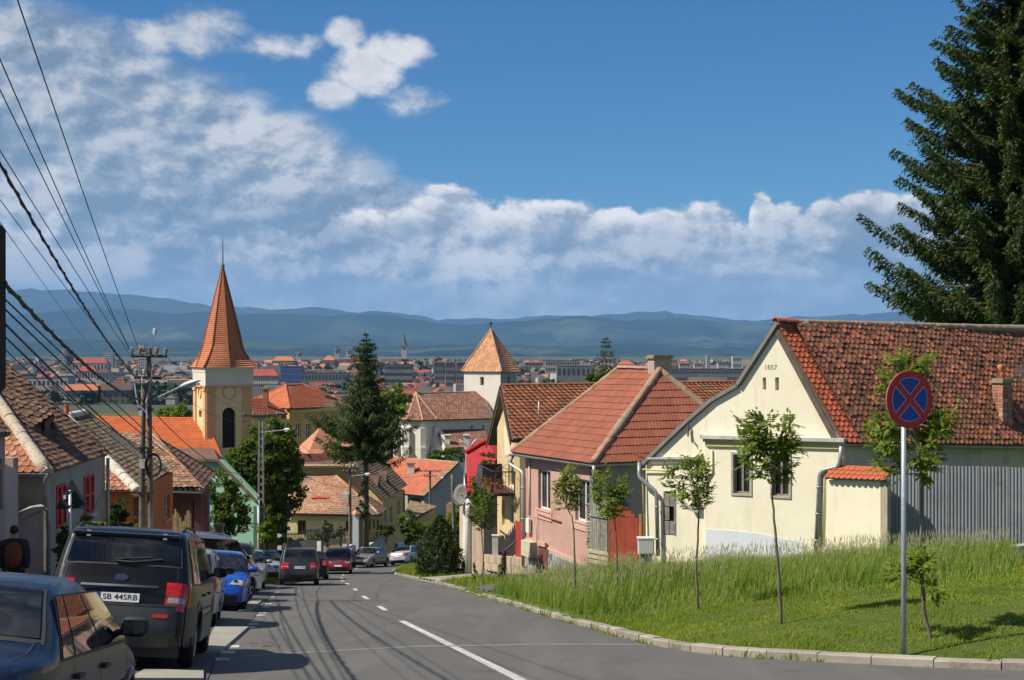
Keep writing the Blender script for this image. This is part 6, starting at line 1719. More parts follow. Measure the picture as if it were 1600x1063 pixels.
def court():
 pl = Plane((449, 114.0), (590, 113.0)); foot = pl.p(pl.L/2, 0); foot.z = base(114)
 t = thing("yellow_house", "yellow house complex with faded terracotta roof and a tall dormered wing behind", "house", foot)
 dr = (465, 812, 478, 836)
 w, hs = wallpx(pl, [(449, 915), (556, 915), (556, 803), (449, 801)][::-1], YELP, t, [dr, (540, 812, 546, 830)], .4)
 for h in hs: window(pl, h, t, pm("dark_red_wood", (0.12, 0.04, 0.03)), 2, 1, .15, fw=.08)
 FT = pm("faded_terracotta", (0.36, 0.18, 0.105), (0.46, 0.245, 0.15), .35, .93, .3, 25, isl=.16, c3=(0.5, 0.32, 0.22), dirt=(0.3, 0.16, 0.1), dscale=.5)
 D = P(446, 802, 113.2); C = P(594, 804, 112.4); A = P(455, 742, 117.5); B = P(524, 743, 117.3)
 C.z = D.z; B.z = A.z
 slab([D, C, B, A], BROWNW, t, .15, "roof"); roof_tiles([D, C, B, A], D, C, .26, .24, tile_beaver(.26, .34, lift=.03), FT, t, "tiles", seed=140)
 C2 = P(606, 800, 117.5); C2.z = C.z; slab([C, C2, B], BROWNW, t, .15, "roof"); roof_tiles([C, C2, B], C, C2, .26, .24, tile_beaver(.26, .34, lift=.03), BROWN_TILE, t, "tiles", seed=141)
 ridge(A, B, FT, t, .13, .4); ridge(C, B, FT, t, .13, .4, each=False)
 gutter(D + Vector((0, -.1, -.06)), C + Vector((0, -.1, -.06)), .09, DARKM, t)
 mb = MB(); q = pl.q(449, 806, .02); mb.frame_box(q, pl.d*(pl.uz(556, 806)[0]), Vector((0, 0, -.35)), pl.n*.06); mb.build("frieze", pm("olive_trim", (0.48, 0.43, 0.19)), t, fix=True)
 mb = MB(); q = roof_point(500, 779, [D, C, A]); mb.frame_box(q + Vector((-.75, -.05, .02)), Vector((1.5, 0, 0)), (A - D).normalized() * .28, Vector((0, -.02, .02))); mb.build("patch_tiles", NEW_TILE, t, fix=True)
 pg = Plane((462, 118.5), (598, 117.2))
 wallpx(pg, [(462, 915), (598, 915), (598, 779), (552, 727), (462, 727)][::-1], YELP, t, (), .4)
 ps = Plane((598, 117.2), (632, 128.5))
 wr = [(600.5, 797, 604, 818), (609, 791, 613, 819), (621, 783, 625, 806)]
 w, hs = wallpx(ps, [(598, 915), (632, 895), (632, 765), (598, 779)][::-1], YEL, t, wr, .4)
 for h in hs: window(ps, h, t, WHITEF, 1, 2, .12, fw=.1)
 a = P(550, 728, 116.9); b = P(600, 780, 116.6); b2 = P(636.5, 763, 129); b2.z = b.z; a2 = P(580, 719, 127); a2.z = a.z
 a2 = a + (b2 - b)
 f = [b, b2, a2, a]
 DT = pm("dark_wing_tile", (0.10, 0.062, 0.042), (0.16, 0.10, 0.068), .6, .93, .3, 25, isl=.22, dirt=(0.08, 0.055, 0.04), dscale=.6)
 slab(f, BROWNW, t, .15, "roof"); roof_tiles(f, b, b2, .26, .26, tile_beaver(.26, .36, lift=.04), DT, t, "tiles", seed=142)
 slab([a, a2, a2 + Vector((-6, -.5, -.6)), a + Vector((-9, .5, -.05))], DT, t, .15, "roof")
 for px, py in ((592, 760), (605, 753)):
  q = roof_point(px, py, f); n_ = (b2-b).normalized(); out = Vector((n_.y, -n_.x, 0))
  mb = MB(); mb.prism([q + n_*-.65 + Vector((0,0,.05)), q + n_*.65 + Vector((0,0,.05)), q + Vector((0,0,.95)) + out*.05], -out*1.1); do = mb.build("dormer", DT, t, fix=True)
  mb = MB(); mb.prism([q + n_*-.4 + out*.02 + Vector((0,0,.1)), q + n_*.4 + out*.02 + Vector((0,0,.1)), q + Vector((0,0,.62)) + out*.05], out*.02); mb.build("opening", DARKM, do, fix=True)
 pipe([P(631, 768, 128), P(631.5, 800, 128)], .09, DARKM, t)
 pt = Plane((575, 112.9), (600, 116.8)); w, hs = wallpx(pt, [(575, 915), (600, 905), (600, 806), (575, 806)][::-1], YEL, t, [(577, 812, 580, 828), (583, 812, 586, 826), (589, 812, 592, 824)], .3)
 for h in hs: window(pt, h, t, pm("dark_red_wood", (0.12, 0.04, 0.03)), 1, 2, .1, fw=.08)
 rr = Plane((560, 110.0), (600, 115.0)); rw = wallpx(rr, [(560, 905), (600, 900), (600, 838), (560, 862)][::-1], pm("grey_white_wall", (0.42, 0.41, 0.40), (0.52, 0.51, 0.50), 1, .95, .2, 10), None, (), .3, name="ramp_wall")[0]
 tag(rw, "pale grey ramp wall rising beside the yellow house", "wall")
 def post(px, y0, y1, w, Y, label, mat=None):
  th = thing("gate_pillar", label, "pillar", (PX(px, Y), Y, PZ(y1, Y))); mb = MB(); mb.box((PX(px, Y), Y, (PZ(y0, Y)+PZ(y1, Y))/2 - .5), (w, w, PZ(y0, Y)-PZ(y1, Y) + 1)); mb.build("shaft", mat or WHITEW, th)
  mb = MB(); mb.lathe([(w*.85, 0), (w*.9, .1), (.05, .42)], (PX(px, Y), Y, PZ(y0, Y)), 4); mb.build("cap", FT, th); return th
 post(556, 805, 856, .45, 107.5, "white gate pillar with tiled cap at the corner of the yellow house")
 post(437, 818, 838, .3, 104, "slim white post among the bushes left of the iron fence")
 WI = pm("white_wall", (0.50, 0.50, 0.50), (0.60, 0.60, 0.59), 1, .9, .2, 10)
 rw = Plane((484, 104), (502, 103.6)); o = wallpx(rw, [(484, 905), (502, 905), (502, 846), (484, 846)][::-1], WI, None, (), .3, name="gate_wall")[0]; tag(o, "short white wall piece between the iron gates of the yellow house", "wall")
 rw = Plane((542, 103.2), (556, 106)); o = wallpx(rw, [(542, 905), (556, 905), (556, 852), (542, 850)][::-1], WI, None, (), .3, name="gate_wall")[0]; tag(o, "pale wall behind the man in the cap", "wall")
 def iron(x0, x1, y0, y1, Y, n, label):
  th = thing("iron_fence", label, "fence", (PX((x0+x1)/2, Y), Y, PZ(y1, Y)))
  for i in range(n + 1):
   mb = MB(); x = lerp(PX(x0, Y), PX(x1, Y), i/n); mb.box((x, Y, (PZ(y0, Y)+PZ(y1, Y))/2), (.045, .045, PZ(y0, Y)-PZ(y1, Y) + rnd.uniform(-.05, .15))); mb.build("bar", DARKM, th)
  for yy in (lerp(y0, y1, .15), lerp(y0, y1, .9)):
   mb = MB(); mb.box((PX((x0+x1)/2, Y), Y, PZ(yy, Y)), (PX(x1, Y)-PX(x0, Y), .05, .06)); mb.build("rail", DARKM, th)
  mb = MB(); mb.box((PX((x0+x1)/2, Y), Y + .1, PZ(y1, Y) - 1.2), (PX(x1, Y)-PX(x0, Y), .3, 2.4)); mb.build("base", pm("dark_base", (0.10, 0.095, 0.085), (0.16, 0.15, 0.135), 2), th)
 iron(478, 500, 827, 845, 103.8, 10, "black iron fence with spikes above the white wall piece")
 iron(502, 540, 829, 870, 103.4, 18, "black iron gate with upright bars in front of the yellow house")
 iron(442, 478, 833, 846, 104.4, 16, "pale topped iron fence over dark hedge base left of the white wall")
court()
def grey_gable():
 pl = Plane((663, 147.0), (724, 152.0)); foot = pl.p(pl.L/2, 0); foot.z = base(150)
 t = thing("red_tile_house", "house with clean red tile roof and blue grey gable wall", "house", foot)
 GG = pm("blue_grey_render", (0.31, 0.31, 0.315), (0.38, 0.38, 0.385), .5, .93, .15, 12)
 wallpx(pl, [(663, 850), (724, 850), (724, 736), (716, 723), (700, 738), (684, 756), (663, 772)][::-1], GG, t, (), .4)
 A = P(612, 715, 158.5); B = P(717, 722.5, 151.2); B.z = A.z; C = P(663, 775, 146.4); D = C + (A - B)
 B = P(717, 722.5, 151.2); A = P(614, 714.5, 158); C = P(663, 775, 146.4); D = C + (A - B)
 f = [D, C, B, A]; slab(f, BROWNW, t, .2, "roof")
 RT2 = pm("red_orange_tile", (0.42, 0.12, 0.07), (0.50, 0.16, 0.09), .5, .88, .2, 25, isl=.12, dirt=(0.36, 0.11, 0.07), dscale=.4)
 roof_tiles(f, D, C, .38, .36, tile_profile(.38, .42, PAN, .03), RT2, t, "tiles", half=False, seed=150, jit=.5)
 g = (B - C); m_ = (D - C).normalized() * 1.0
 roof_tiles([C + m_, C, B, B + m_], D, C, .3, .3, tile_beaver(.3, .4, lift=.06), pm("mossy_verge", (0.30, 0.21, 0.12), (0.38, 0.28, 0.17), 2, .95, .4, 20, isl=.3), t, "verge_tiles", seed=151)
 ridge(A, B, pm("mossy_verge", (0.30, 0.21, 0.12)), t, .15, .45, each=False)
 W0 = P(637, 775, 150); mb = MB(); mb.frame_box(W0, Vector((PX(665, 147.3) - PX(637, 150), -2.7, 0)), Vector((0, 0, -8)), Vector((0, .4, 0))); mb.build("wall", GG, t, fix=True)
 mb = MB(); mb.frame_box(P(642, 778, 149.4), Vector((PX(661, 147.4) - PX(642, 149.4), -1.95, 0)), Vector((0, 0, -1.4)), Vector((0, -.05, 0))); mb.build("window_band", GLASS, t, fix=True)
 c = roof_point(642, 740, f); mb = MB(); mb.box((c.x, c.y, c.z + .1), (.75, .75, 1.8)); ch = mb.build("chimney", pm("lime_white", (0.66, 0.61, 0.53)), t); mb = MB(); mb.box((c.x, c.y, c.z + 1.1), (.95, .95, .16)); mb.build("chimney_cap", MORTAR, ch)
 e = pl.p(pl.L, 0); hidden_walls([(e.x, e.y), (e.x - 6, e.y + 10), (W0.x, W0.y)], -32, -14.5, GG, t)
 ps = Plane((649, 133), (681, 137)); foot = ps.p(1, 0); foot.z = base(135)
 s = thing("ochre_shed", "small ochre shed with a mossy brown tile roof below the red roof house", "shed", foot)
 wallpx(ps, [(630, 880), (681, 880), (681, 792), (650, 810), (630, 812)][::-1], YEL, s, (), .3)
 f = [P(630, 806, 131.8), P(652, 810, 132.4), P(683, 791, 137.5), P(640, 785, 138)]; slab(f, BROWNW, s, .15, "roof")
 roof_tiles(f, f[0], f[1], .28, .26, tile_beaver(.28, .36, lift=.03), pm("mossy_verge", (0.30, 0.21, 0.12)), s, "tiles", seed=152)
 r = P(703, 795, 140); mb = MB(); mb.prism([P(697, 850, 140), P(697, 790, 140), P(701, 786, 140), P(709, 787, 140), P(711, 850, 140)], (0, .6, 0)); o = mb.build("brick_pier", pm("old_brick", (0.40, 0.22, 0.13), (0.50, 0.33, 0.22), 2, .95, .5, 10), fix=True); tag(o, "crumbling brick pier in front of the blue grey gable", "pier")
grey_gable()
# ------------------------------------------------------------------ poles, lamps, wires, signs
WOODP = pm("pole_wood", (0.11, 0.092, 0.068), (0.19, 0.165, 0.125), 3, .95, .6, 30, dirt=(0.09, 0.075, 0.06), dscale=4)
CONCP = pm("pole_concrete", (0.24, 0.22, 0.19), (0.33, 0.31, 0.27), 2, .95, .4, 20, dirt=(0.15, 0.14, 0.12), dscale=3)
LAMPW = pm("lamp_shell", (0.50, 0.51, 0.52), (0.60, 0.61, 0.62), 2, .4)
def lamp_head(t, p, d, L, arm_from):
 """p tip-side centre of the lamp, d pointing outward"""
 d = d.normalized(); side = d.cross(Vector((0, 0, 1))).normalized(); up = side.cross(d)
 n = 12; vs = []; m_ = 10
 for i in range(n + 1):
  s_ = i / n; w = .14 * (math.sin(PI * min(1, s_ * .93 + .07)) ** .55) * (1 if s_ > .3 else .75 + .25*s_/.3); h = .085 * math.sin(PI * min(1, s_ * .9 + .08)) ** .6
  c = p + d * (s_ - .5) * L
  for k in range(m_):
   th = 2*PI*k/m_; vs.append(c + side * w * math.cos(th) + up * (h * math.sin(th) * (1.1 if math.sin(th) > 0 else .6)))
 mb = MB(); mb.add(vs, [(i*m_+k, i*m_+(k+1) % m_, (i+1)*m_+(k+1) % m_, (i+1)*m_+k) for i in range(n) for k in range(m_)] + [tuple(range(m_)), tuple(range(n*m_+m_-1, n*m_-1, -1))])
 lh = mb.build("lamp_head", LAMPW, t, smooth=True, fix=True)
 vs = [p + d*(s_-.5)*L + side*w*sg - up*.062 for s_, w in ((.35, .08), (.6, .10), (.85, .07)) for sg in (-1, 1)]
 mb = MB(); mb.prism([vs[0], vs[2], vs[4], vs[5], vs[3], vs[1]], -up*.04); mb.build("glass", pm("lamp_glass", (0.5, 0.5, 0.48), (0.55, 0.55, 0.53), 2, .2), lh, fix=True)
 mb = MB(); mb.tube([arm_from, p - d * L * .45], .035, 6); mb.build("arm", ZINC, t)
def insulator(mb, p): mb.lathe([(0, 0), (.03, 0), (.03, .06), (.07, .07), (.07, .12), (.04, .13), (.065, .15), (.06, .2), (0, .22)], tuple(p), 8)
def pole1():
 Y = 42.0; x = PX(228, Y); g = gz(x, Y)
 t = thing("utility_pole", "weathered double wooden utility pole with crossarms and street lamp, nearest on the left", "utility pole", (x, Y, g))
 zt = PZ(545, Y)
 for dx, top, bot in ((-.07, PZ(600, Y), .0), (.08, zt, .0)):
  mb = MB(); pts = [(x + dx * (1 + 1.2 * (1 - k/8)) , Y + .02*math.sin(k), lerp(g - .5, top, k/8)) for k in range(9)]
  mb.tube(pts, [.105 - .035*k/8 for k in range(9)], 9); mb.build("post", WOODP, t, smooth=True)
 for zz in (PZ(640, Y), PZ(700, Y), PZ(770, Y)):
  mb = MB(); mb.box((x, Y, zz), (.42, .3, .06)); mb.build("band", DARKM, t)
 for (py, x0, x1) in ((557, 205, 261), (591, 210, 252)):
  mb = MB(); mb.tube([P(x0, py - 1, Y - .16), P(x1, py, Y - .1)], .05, 6); mb.build("crossarm", DARKM, t)
 ins = MB()
 for (a, b) in ((206, 554), (219, 554), (234, 554), (245, 554), (259, 555), (213, 588), (226, 588), (239, 588), (250, 589)):
  m2 = MB(); insulator(m2, P(a, b, Y - .14)); m2.build("insulator", pm("porcelain", (0.20, 0.12, 0.08), (0.5, 0.48, 0.45), 3, .3), t)
 mb = MB(); mb.box(tuple(P(221, 545, Y)), (.18, .16, .22)); mb.build("junction_box", pm("grey_box", (0.34, 0.33, 0.28)), t)
 mb = MB(); mb.tube([P(237, 556, Y), P(237, 524, Y)], .018, 6); mb.build("mast", ZINC, t)
 mb = MB(); mb.lathe([(0, 0), (.055, .01), (.06, .1), (.055, .2), (0, .22)], tuple(P(242, 524, Y)), 10); mb.box(tuple(P(239.5, 520, Y)), (.12, .03, .03)); mb.build("antenna", LAMPW, t)
 for (a, b, w, h) in ((223, 725, .18, .26), (220, 646, .10, .16)):
  mb = MB(); mb.box(tuple(P(a, b, Y - .2)), (w, .12, h)); mb.build("meter_box", LAMPW, t)
 mb = MB(); c = P(240, 727, Y - .25)
 for j in range(4):
  mb.tube([c + Vector(((.20 + .015*j)*math.cos(k*PI/9), -.02*j, (.30 + .02*j)*math.sin(k*PI/9))) for k in range(19)], .016, 5, caps=False)
 mb.build("cable_coil", DARKM, t)
 for j in range(9):
  a = P(rnd.uniform(208, 240), rnd.uniform(555, 600), Y - .2); b = P(rnd.uniform(215, 238), rnd.uniform(590, 660), Y - .22); m_ = (a + b)/2 + Vector((rnd.uniform(-.25, .25), -.05, -.15))
  mb = MB(); mb.tube([a, a.lerp(m_, .5) + Vector((0, 0, -.05)), m_, b], .012 if j % 3 else .022, 5); mb.build("loose_cable", DARKM if j % 3 else LAMPW, t)
 lamp_head(t, P(298, 599.5, Y - 1.0), Vector((.62, -.15, .20)), .70, P(240, 625, Y))
pole1()
def pole(px, py0, Y, label, lamp=None, arms=(), r=.13, mat=None, lattice=False, lean=0.0, y_end=None):
 x = PX(px, Y); g = gz(x, Y) if y_end is None else PZ(y_end, Y); zt = PZ(py0, Y)
 t = thing("utility_pole", label, "utility pole", (x, Y, g))
 if lattice:
  for s_ in (-1, 1):
   mb = MB(); mb.frame_box((x + s_*.17 - .045, Y - .12, g - .3), (.09, 0, 0), (0, .24, 0), (-s_*.07, 0, zt - g + .3)); mb.build("post", mat or CONCP, t, fix=True)
  n = int((zt - g) / .45)
  for k in range(n):
   zz = g + k*.45; w = .34 - .14*(k/n); mb = MB(); mb.box((x, Y, zz), (w, .2, .14)); mb.build("rung", mat or CONCP, t)
 else:
  mb = MB(); mb.tube([(x + lean*(k/6), Y, lerp(g - .3, zt, k/6)) for k in range(7)], [r*(1.15 - .4*k/6) for k in range(7)], 9); mb.build("post", mat or WOODP, t, smooth=True)
 for (py, w) in arms:
  mb = MB(); mb.box((x + lean, Y - .15, PZ(py, Y)), (w, .07, .08)); mb.build("crossarm", DARKM, t)
  for k in (-.45, -.2, .2, .45):
   m2 = MB(); insulator(m2, Vector((x + lean + k*w, Y - .15, PZ(py, Y) + .04))); m2.build("insulator", pm("porcelain", (0.20, 0.12, 0.08)), t)
 if lamp:
  lx, ly, dY = lamp
  p = P(lx, ly, Y + dY); st = Vector((x + lean, Y, p.z - .35)); lamp_head(t, p, (p - st), .75, st)
 return t
pole(408, 645, 84, "latticed concrete pole with lamp in front of the leafy tree", (448, 671.5, -3), ((650, 2.2),), lattice=True)
pole(547, 722, 106, "thin utility pole with lamp in front of the yellow house", (574, 741, -2), ((732, 1.3), (738, 1.0)), r=.12, lattice=False)
pole(672, 735, 140, "far utility pole with lamp before the blue grey gable", (691, 746.5, -3), ((736, 2.2), (744, 1.3)), r=.14)
pole(712, 742, 98, "plain leaning wooden pole beside the satellite dish", None, (), r=.13, lean=-.25)
t = pole(736, 702, 128, "tall steel lamp post with two opposed lamp heads", None, (), r=.09, mat=ZINC)
for s_, (a, b) in ((-1, (722.5, 691)), (1, (740.5, 691))):
 q = P(a, b, 128); st = P(733, 700, 128); lamp_head(t, q, (q - st), .8, st)
mb = MB(); mb.box(tuple(P(539.5, 775, 105.8)), (.42, .3, .35)); o = mb.build("lamp_box", LAMPW); tag(o, "small pale box fixed to the thin pole before the yellow house", "box")

WIRE = pm("wire", (0.010, 0.010, 0.012), (0.018, 0.018, 0.02), 3, .6)
wn = [0]
def wire(a, b, r, sag, label, group=None, ext=0.0, twist=False, n=26):
 a = Vector(a); b = Vector(b)
 if ext: a = a + (a - b).normalized() * ext
 pts = []
 for i in range(n + 1):
  t_ = i / n; p = a.lerp(b, t_); p.z -= sag * 4 * t_ * (1 - t_); pts.append(p)
 mb = MB(); mb.tube(pts, r, 5, caps=False)
 if twist:
  L = (b - a).length; m_ = int(L / .22); q2 = []
  for i in range(m_ + 1):
   t_ = i / m_; p = a.lerp(b, t_); p.z -= sag * 4 * t_ * (1 - t_); q2.append(p + Vector((math.cos(i*1.3), 0, math.sin(i*1.3))) * r * 1.1)
  mb.tube(q2, r * .75, 4, caps=False)
 o = mb.build("overhead_wire", WIRE, smooth=True)
 tag(o, label, "wire", group)
G1 = "thin overhead wires running up out of the frame at the top left"
Yp = 42
for (ex, ey, ye, px, py, r) in ((29, -8, 15.2, 219, 552, .0085), (-8, 62, 16, 206, 553, .0085), (-8, 112, 17, 210, 560, .008), (-8, 290, 19, 213, 588, .007), (-8, 330, 19, 150, 552, .006)):
 wire(P(ex, ey, ye), P(px, py, Yp if px > 160 else 80), r, .12, {-8: "highest thin wire leaving through the top edge", 62: "thin wire meeting the left edge nearest the top corner", 112: "second thin wire from the top along the left edge", 290: "thin wire just below the thick twisted cable at the left edge", 330: "faintest thin wire entering beside the top of the dark board"}[ey], ext=9)
wire(P(-8, 205, 15.5), P(212, 590, Yp), .018, .35, "thick twisted black cable sweeping down from the left edge to the first pole", ext=9, twist=True)
wire(P(-8, 212, 16), P(226, 588, Yp), .007, .10, "thin wire running close above the thick twisted cable", ext=9)
G2 = "bundle of dark cables low at the left edge behind the dark sign"
for k, (ey, ye, px, py, Yb, r, sg) in enumerate(((395, 14, 222, 625, 42, .022, .75), (405, 14.2, 236, 640, 42, .010, .6), (440, 14, 340, 760, 66, .010, .5), (452, 15, 300, 730, 60, .012, .6), (478, 14, 268, 742, 52, .014, .4),
          (492, 15, 226, 700, 42, .011, .5), (500, 15, 224, 720, 42, .009, .3), (520, 16, 228, 740, 42, .007, .3))):
 wire(P(-6, ey, ye), P(px, py, Yb), r, sg * .5, ["thick twisted cable entering just under the hills beside the dark board", "thin cable hugging the thick twisted one beside the board", "long thin cable running on to the maroon house", "thin cable running on to the mossy roof of the maroon house", "cable with a heavier sag toward the orange house eave", "cable in the low bundle ending at the middle of the first pole", "thin low cable ending at the cable coil", "lowest thin cable, passing the red shutter house roof"][k], G2, ext=6, twist=(k in (0,)))
wire(P(237, 640, 42), P(410, 735, 84), .014, .9, "black service cable from the first pole down over the orange roof", twist=False)
wire(P(234, 662, 42), P(345, 760, 66), .011, .4, "lower black service cable in front of the orange nave roof")
wire(P(258, 556, 42), P(420, 652, 84), .008, .5, "thin wire from the first pole crossarm to the latticed pole")
wire(P(250, 590, 42), P(402, 652, 84), .008, .7, "second thin wire between the first pole and the latticed pole")
G3 = "thin wires strung from the latticed pole toward the yellow house"
for (a, b, c, d, r) in ((420, 652, 552, 734, .010), (400, 652, 541, 733, .010), (412, 700, 545, 762, .014), (412, 715, 546, 790, .010)):
 wire(P(a, b, 84), P(c, d, 106), r, .6, {734: "upper wire from latticed pole crossarm to thin pole", 733: "second wire from latticed pole crossarm to thin pole", 762: "thicker sagging cable from latticed pole to thin pole", 790: "lowest sagging wire from latticed pole over the faded roof"}[d], G3)
G4 = "thin wires crossing above the red roof house"
for (a, b, c, d, r) in ((552, 733, 660, 736, .012), (552, 738, 684, 737, .012), (548, 760, 672, 775, .014), (460, 671, 722, 705, .010)):
 wire(P(a, b, 106), P(c, d, 140), r, .5, {736: "upper left wire from thin pole to far pole", 737: "upper right wire from thin pole to far pole", 775: "sagging cable low across the dark dormered roof", 705: "long wire from the lamp by the leafy tree to the double lamp post"}[d], G4)
for (a, b, c, d) in ((684, 737, 800, 736), (682, 745, 800, 722)):
 wire(P(a, b, 140), P(c, d, 62), .009, .6, "thin wire from the far pole crossarm to the balcony house" if b == 737 else "thin wire from the far pole to the red metal roof")
wire(P(162, 762, 38), P(128, 826, 36), .006, .05, "thin service wire with a clamp at the corner of the red shutter house")

# ---- signs
def nostop():
 base_ = ground(1412, 1027); Y = base_.y; x = base_.x
 t = thing("traffic_sign", "round blue no stopping sign with red cross on a tall grey post", "traffic sign", base_)
 zt = PZ(672, Y); top = PZ(600, Y)
 mb = MB(); mb.tube([(x, Y, base_.z - .3), (x + .0, Y, top)], .036, 12); mb.build("post", pm("galvanised", (0.33, 0.37, 0.42), (0.42, 0.46, 0.51), 8, .45, .1, 60, metal=.35, dirt=(0.26, 0.28, 0.3), dscale=6), t, smooth=True)
 Rr = 44.5 / FPX * Y
 nrm = Vector((.41, -.91, 0)).normalized()
 c = Vector((x + .045, Y, PZ(624, Y))) + nrm * .062
 d = Vector((-nrm.y, nrm.x, 0));
 if d.x < 0: d = -d
 d = Vector((0, 0, 1)).cross(nrm).normalized()
 M = face_matrix(c, d, nrm)
 n = 48
 RED = pm("sign_red", (0.40, 0.016, 0.02), (0.46, 0.024, 0.026), 3, .35); BLUE = pm("sign_blue", (0.008, 0.045, 0.30), (0.012, 0.055, 0.35), 3, .35); PALE = pm("sign_line", (0.45, 0.42, 0.5), (0.5, 0.47, 0.55), 3, .4)
 def disc(r, z0, z1, mat, name, par):
  mb = MB(); mb.prism([M @ Vector((r*math.cos(2*PI*k/n), r*math.sin(2*PI*k/n), z1)) for k in range(n)], -nrm*(z1-z0)); return mb.build(name, mat, par, fix=True)
 pl_ = disc(Rr, -.012, 0, RED, "plate", t)
 disc(Rr*1.012, -.02, -.0125, pm("sign_back", (0.25, 0.26, 0.27), (0.3, 0.31, 0.32), 3, .5), "plate_back", t)
 def quad_poly(r, w, q):
  pts = []; a0 = q * PI/2 + PI/4 ;
  off = math.asin(w / r)
  s0, s1 = q*PI/2 - PI/4 + off, q*PI/2 + PI/4 - off
  pts = [(r*math.cos(s0 + (s1-s0)*k/14), r*math.sin(s0 + (s1-s0)*k/14)) for k in range(15)]
  v = w * math.sqrt(2); pts.append((v*math.cos(q*PI/2), v*math.sin(q*PI/2)))
  return pts
 for q in range(4):
  for (r, w, z1, mat, nm_) in ((Rr*.775, Rr*.105, .0015, PALE, "outline"), (Rr*.755, Rr*.13, .003, BLUE, "blue_field")):
   mb = MB(); mb.prism([M @ Vector((a, b, z1)) for a, b in quad_poly(r, w, q)], -nrm*.0012); mb.build(nm_, mat, pl_, fix=True)
 for zz in (-.15, .15):
  mb = MB(); mb.box((x, Y, c.z + zz), (.10, .10, .03)); mb.build("clamp", DARKM, t)
nostop()
def giveway():
 Y = 30.0; x = PX(110.5, Y); g = gz(x, Y)
 t = thing("traffic_sign", "dark back of a triangular sign on a grey post before the red shutters", "traffic sign", (x, Y, g))
 mb = MB(); mb.tube([(x, Y - .03, g - .2), (x, Y - .03, PZ(766, Y))], .035, 10); mb.build("post", pm("galvanised", (0.33, 0.37, 0.42)), t, smooth=True)
 a, b, c = P(112, 749, Y), P(87, 795, Y), P(139, 795, Y)
 mb = MB(); mb.prism([a, b, c], (0, .02, 0)); mb.build("plate", pm("sign_back_dark", (0.014, 0.018, 0.021), (0.022, 0.027, 0.03), 3, .8), t, fix=True)
 for py in (768, 790):
  mb = MB(); mb.box((x, Y - .03, PZ(py, Y)), (.15, .09, .035)); mb.build("clamp", DARKM, t)
 mb = MB(); mb.box(tuple(P(101, 777, Y - .01)), (.055, .01, .085)); mb.build("sticker", LAMPW, t)
giveway()
def edgepanel():
 Y = 6.0; c = P(-18, 480, Y);
 t = thing("information_board", "dark narrow board edge rising at the extreme left of the picture", "board", (c.x, c.y, gz(c.x, c.y)))
 mb = MB(); x1 = PX(7.5, Y); w = .16; z0, z1 = PZ(615, Y), PZ(350, Y); n = 6; r = .012
 pts = [(x1 - w, z0), (x1 - r*2, z0), (x1, z0 + r*2), (x1, z1 - r*2), (x1 - r*2, z1), (x1 - w, z1)]
 mb.prism([(a, Y, b) for a, b in pts], (0, .012, 0)); mb.build("board", pm("board_dark", (0.008, 0.009, 0.012), (0.013, 0.014, 0.018), 3, .9, spec=.1), t, fix=True)
 mb = MB(); mb.tube([(x1 - w - .03, Y + .06, gz(c.x, c.y)), (x1 - w - .03, Y + .06, z1 - .05)], .04, 10); mb.build("post", DARKM, t)
edgepanel()
# ------------------------------------------------------------------ cars
def paint(name, c, rough=.3, metal=0.0, flake=.06, coat=.8):
 return pm(name, c, tuple(min(1, v*(1+flake)+.002) for v in c), 2.0, rough, coat=coat, metal=metal, spec=.35)
TYRE = pm("tyre", (0.012, 0.012, 0.012), (0.022, 0.022, 0.022), 9, .85)
RIM = pm("rim", (0.28, 0.285, 0.29), (0.36, 0.365, 0.37), 4, .35, metal=.7)
CLAD = pm("cladding", (0.022, 0.023, 0.025), (0.032, 0.033, 0.036), 6, .6)
SILVCL = pm("grey_cladding", (0.034, 0.037, 0.041), (0.046, 0.050, 0.054), 4, .4)
CHROME = pm("chrome", (0.55, 0.56, 0.58), (0.62, 0.63, 0.65), 4, .15, metal=1.0)
REDL = pm("red_lens", (0.42, 0.008, 0.010), (0.5, 0.012, 0.014), 12, .15, coat=.6)
CLEARL = pm("clear_lens", (0.16, 0.165, 0.17), (0.42, 0.43, 0.44), 25, .12, coat=.8)
PLATEW = pm("number_plate", (0.62, 0.62, 0.60), (0.68, 0.68, 0.66), 4, .5)
PLATEB = pm("plate_blue", (0.01, 0.05, 0.35), (0.012, 0.06, 0.38), 4, .5)
INK = pm("plate_ink", (0.012, 0.012, 0.012), (0.02, 0.02, 0.02), 4, .5)
def carglass():
 m = bpy.data.materials.new("car_glass"); m.use_nodes = True
 n = NT(m.node_tree); bs = n.n['Principled BSDF']; tc = n.new('ShaderNodeTexCoord')
 n.put(bs.inputs['Base Color'], n.ramp(n.noise(tc.outputs['Object'], 1.6, 3.0), [(0.35, (0.004, 0.005, 0.006)), (0.65, (0.018, 0.020, 0.021))]))
 bs.inputs['Roughness'].default_value = .03; bs.inputs['Specular IOR Level'].default_value = .5; bs.inputs['Coat Weight'].default_value = .25; bs.inputs['Coat Roughness'].default_value = .02
 return m
CGL = carglass()
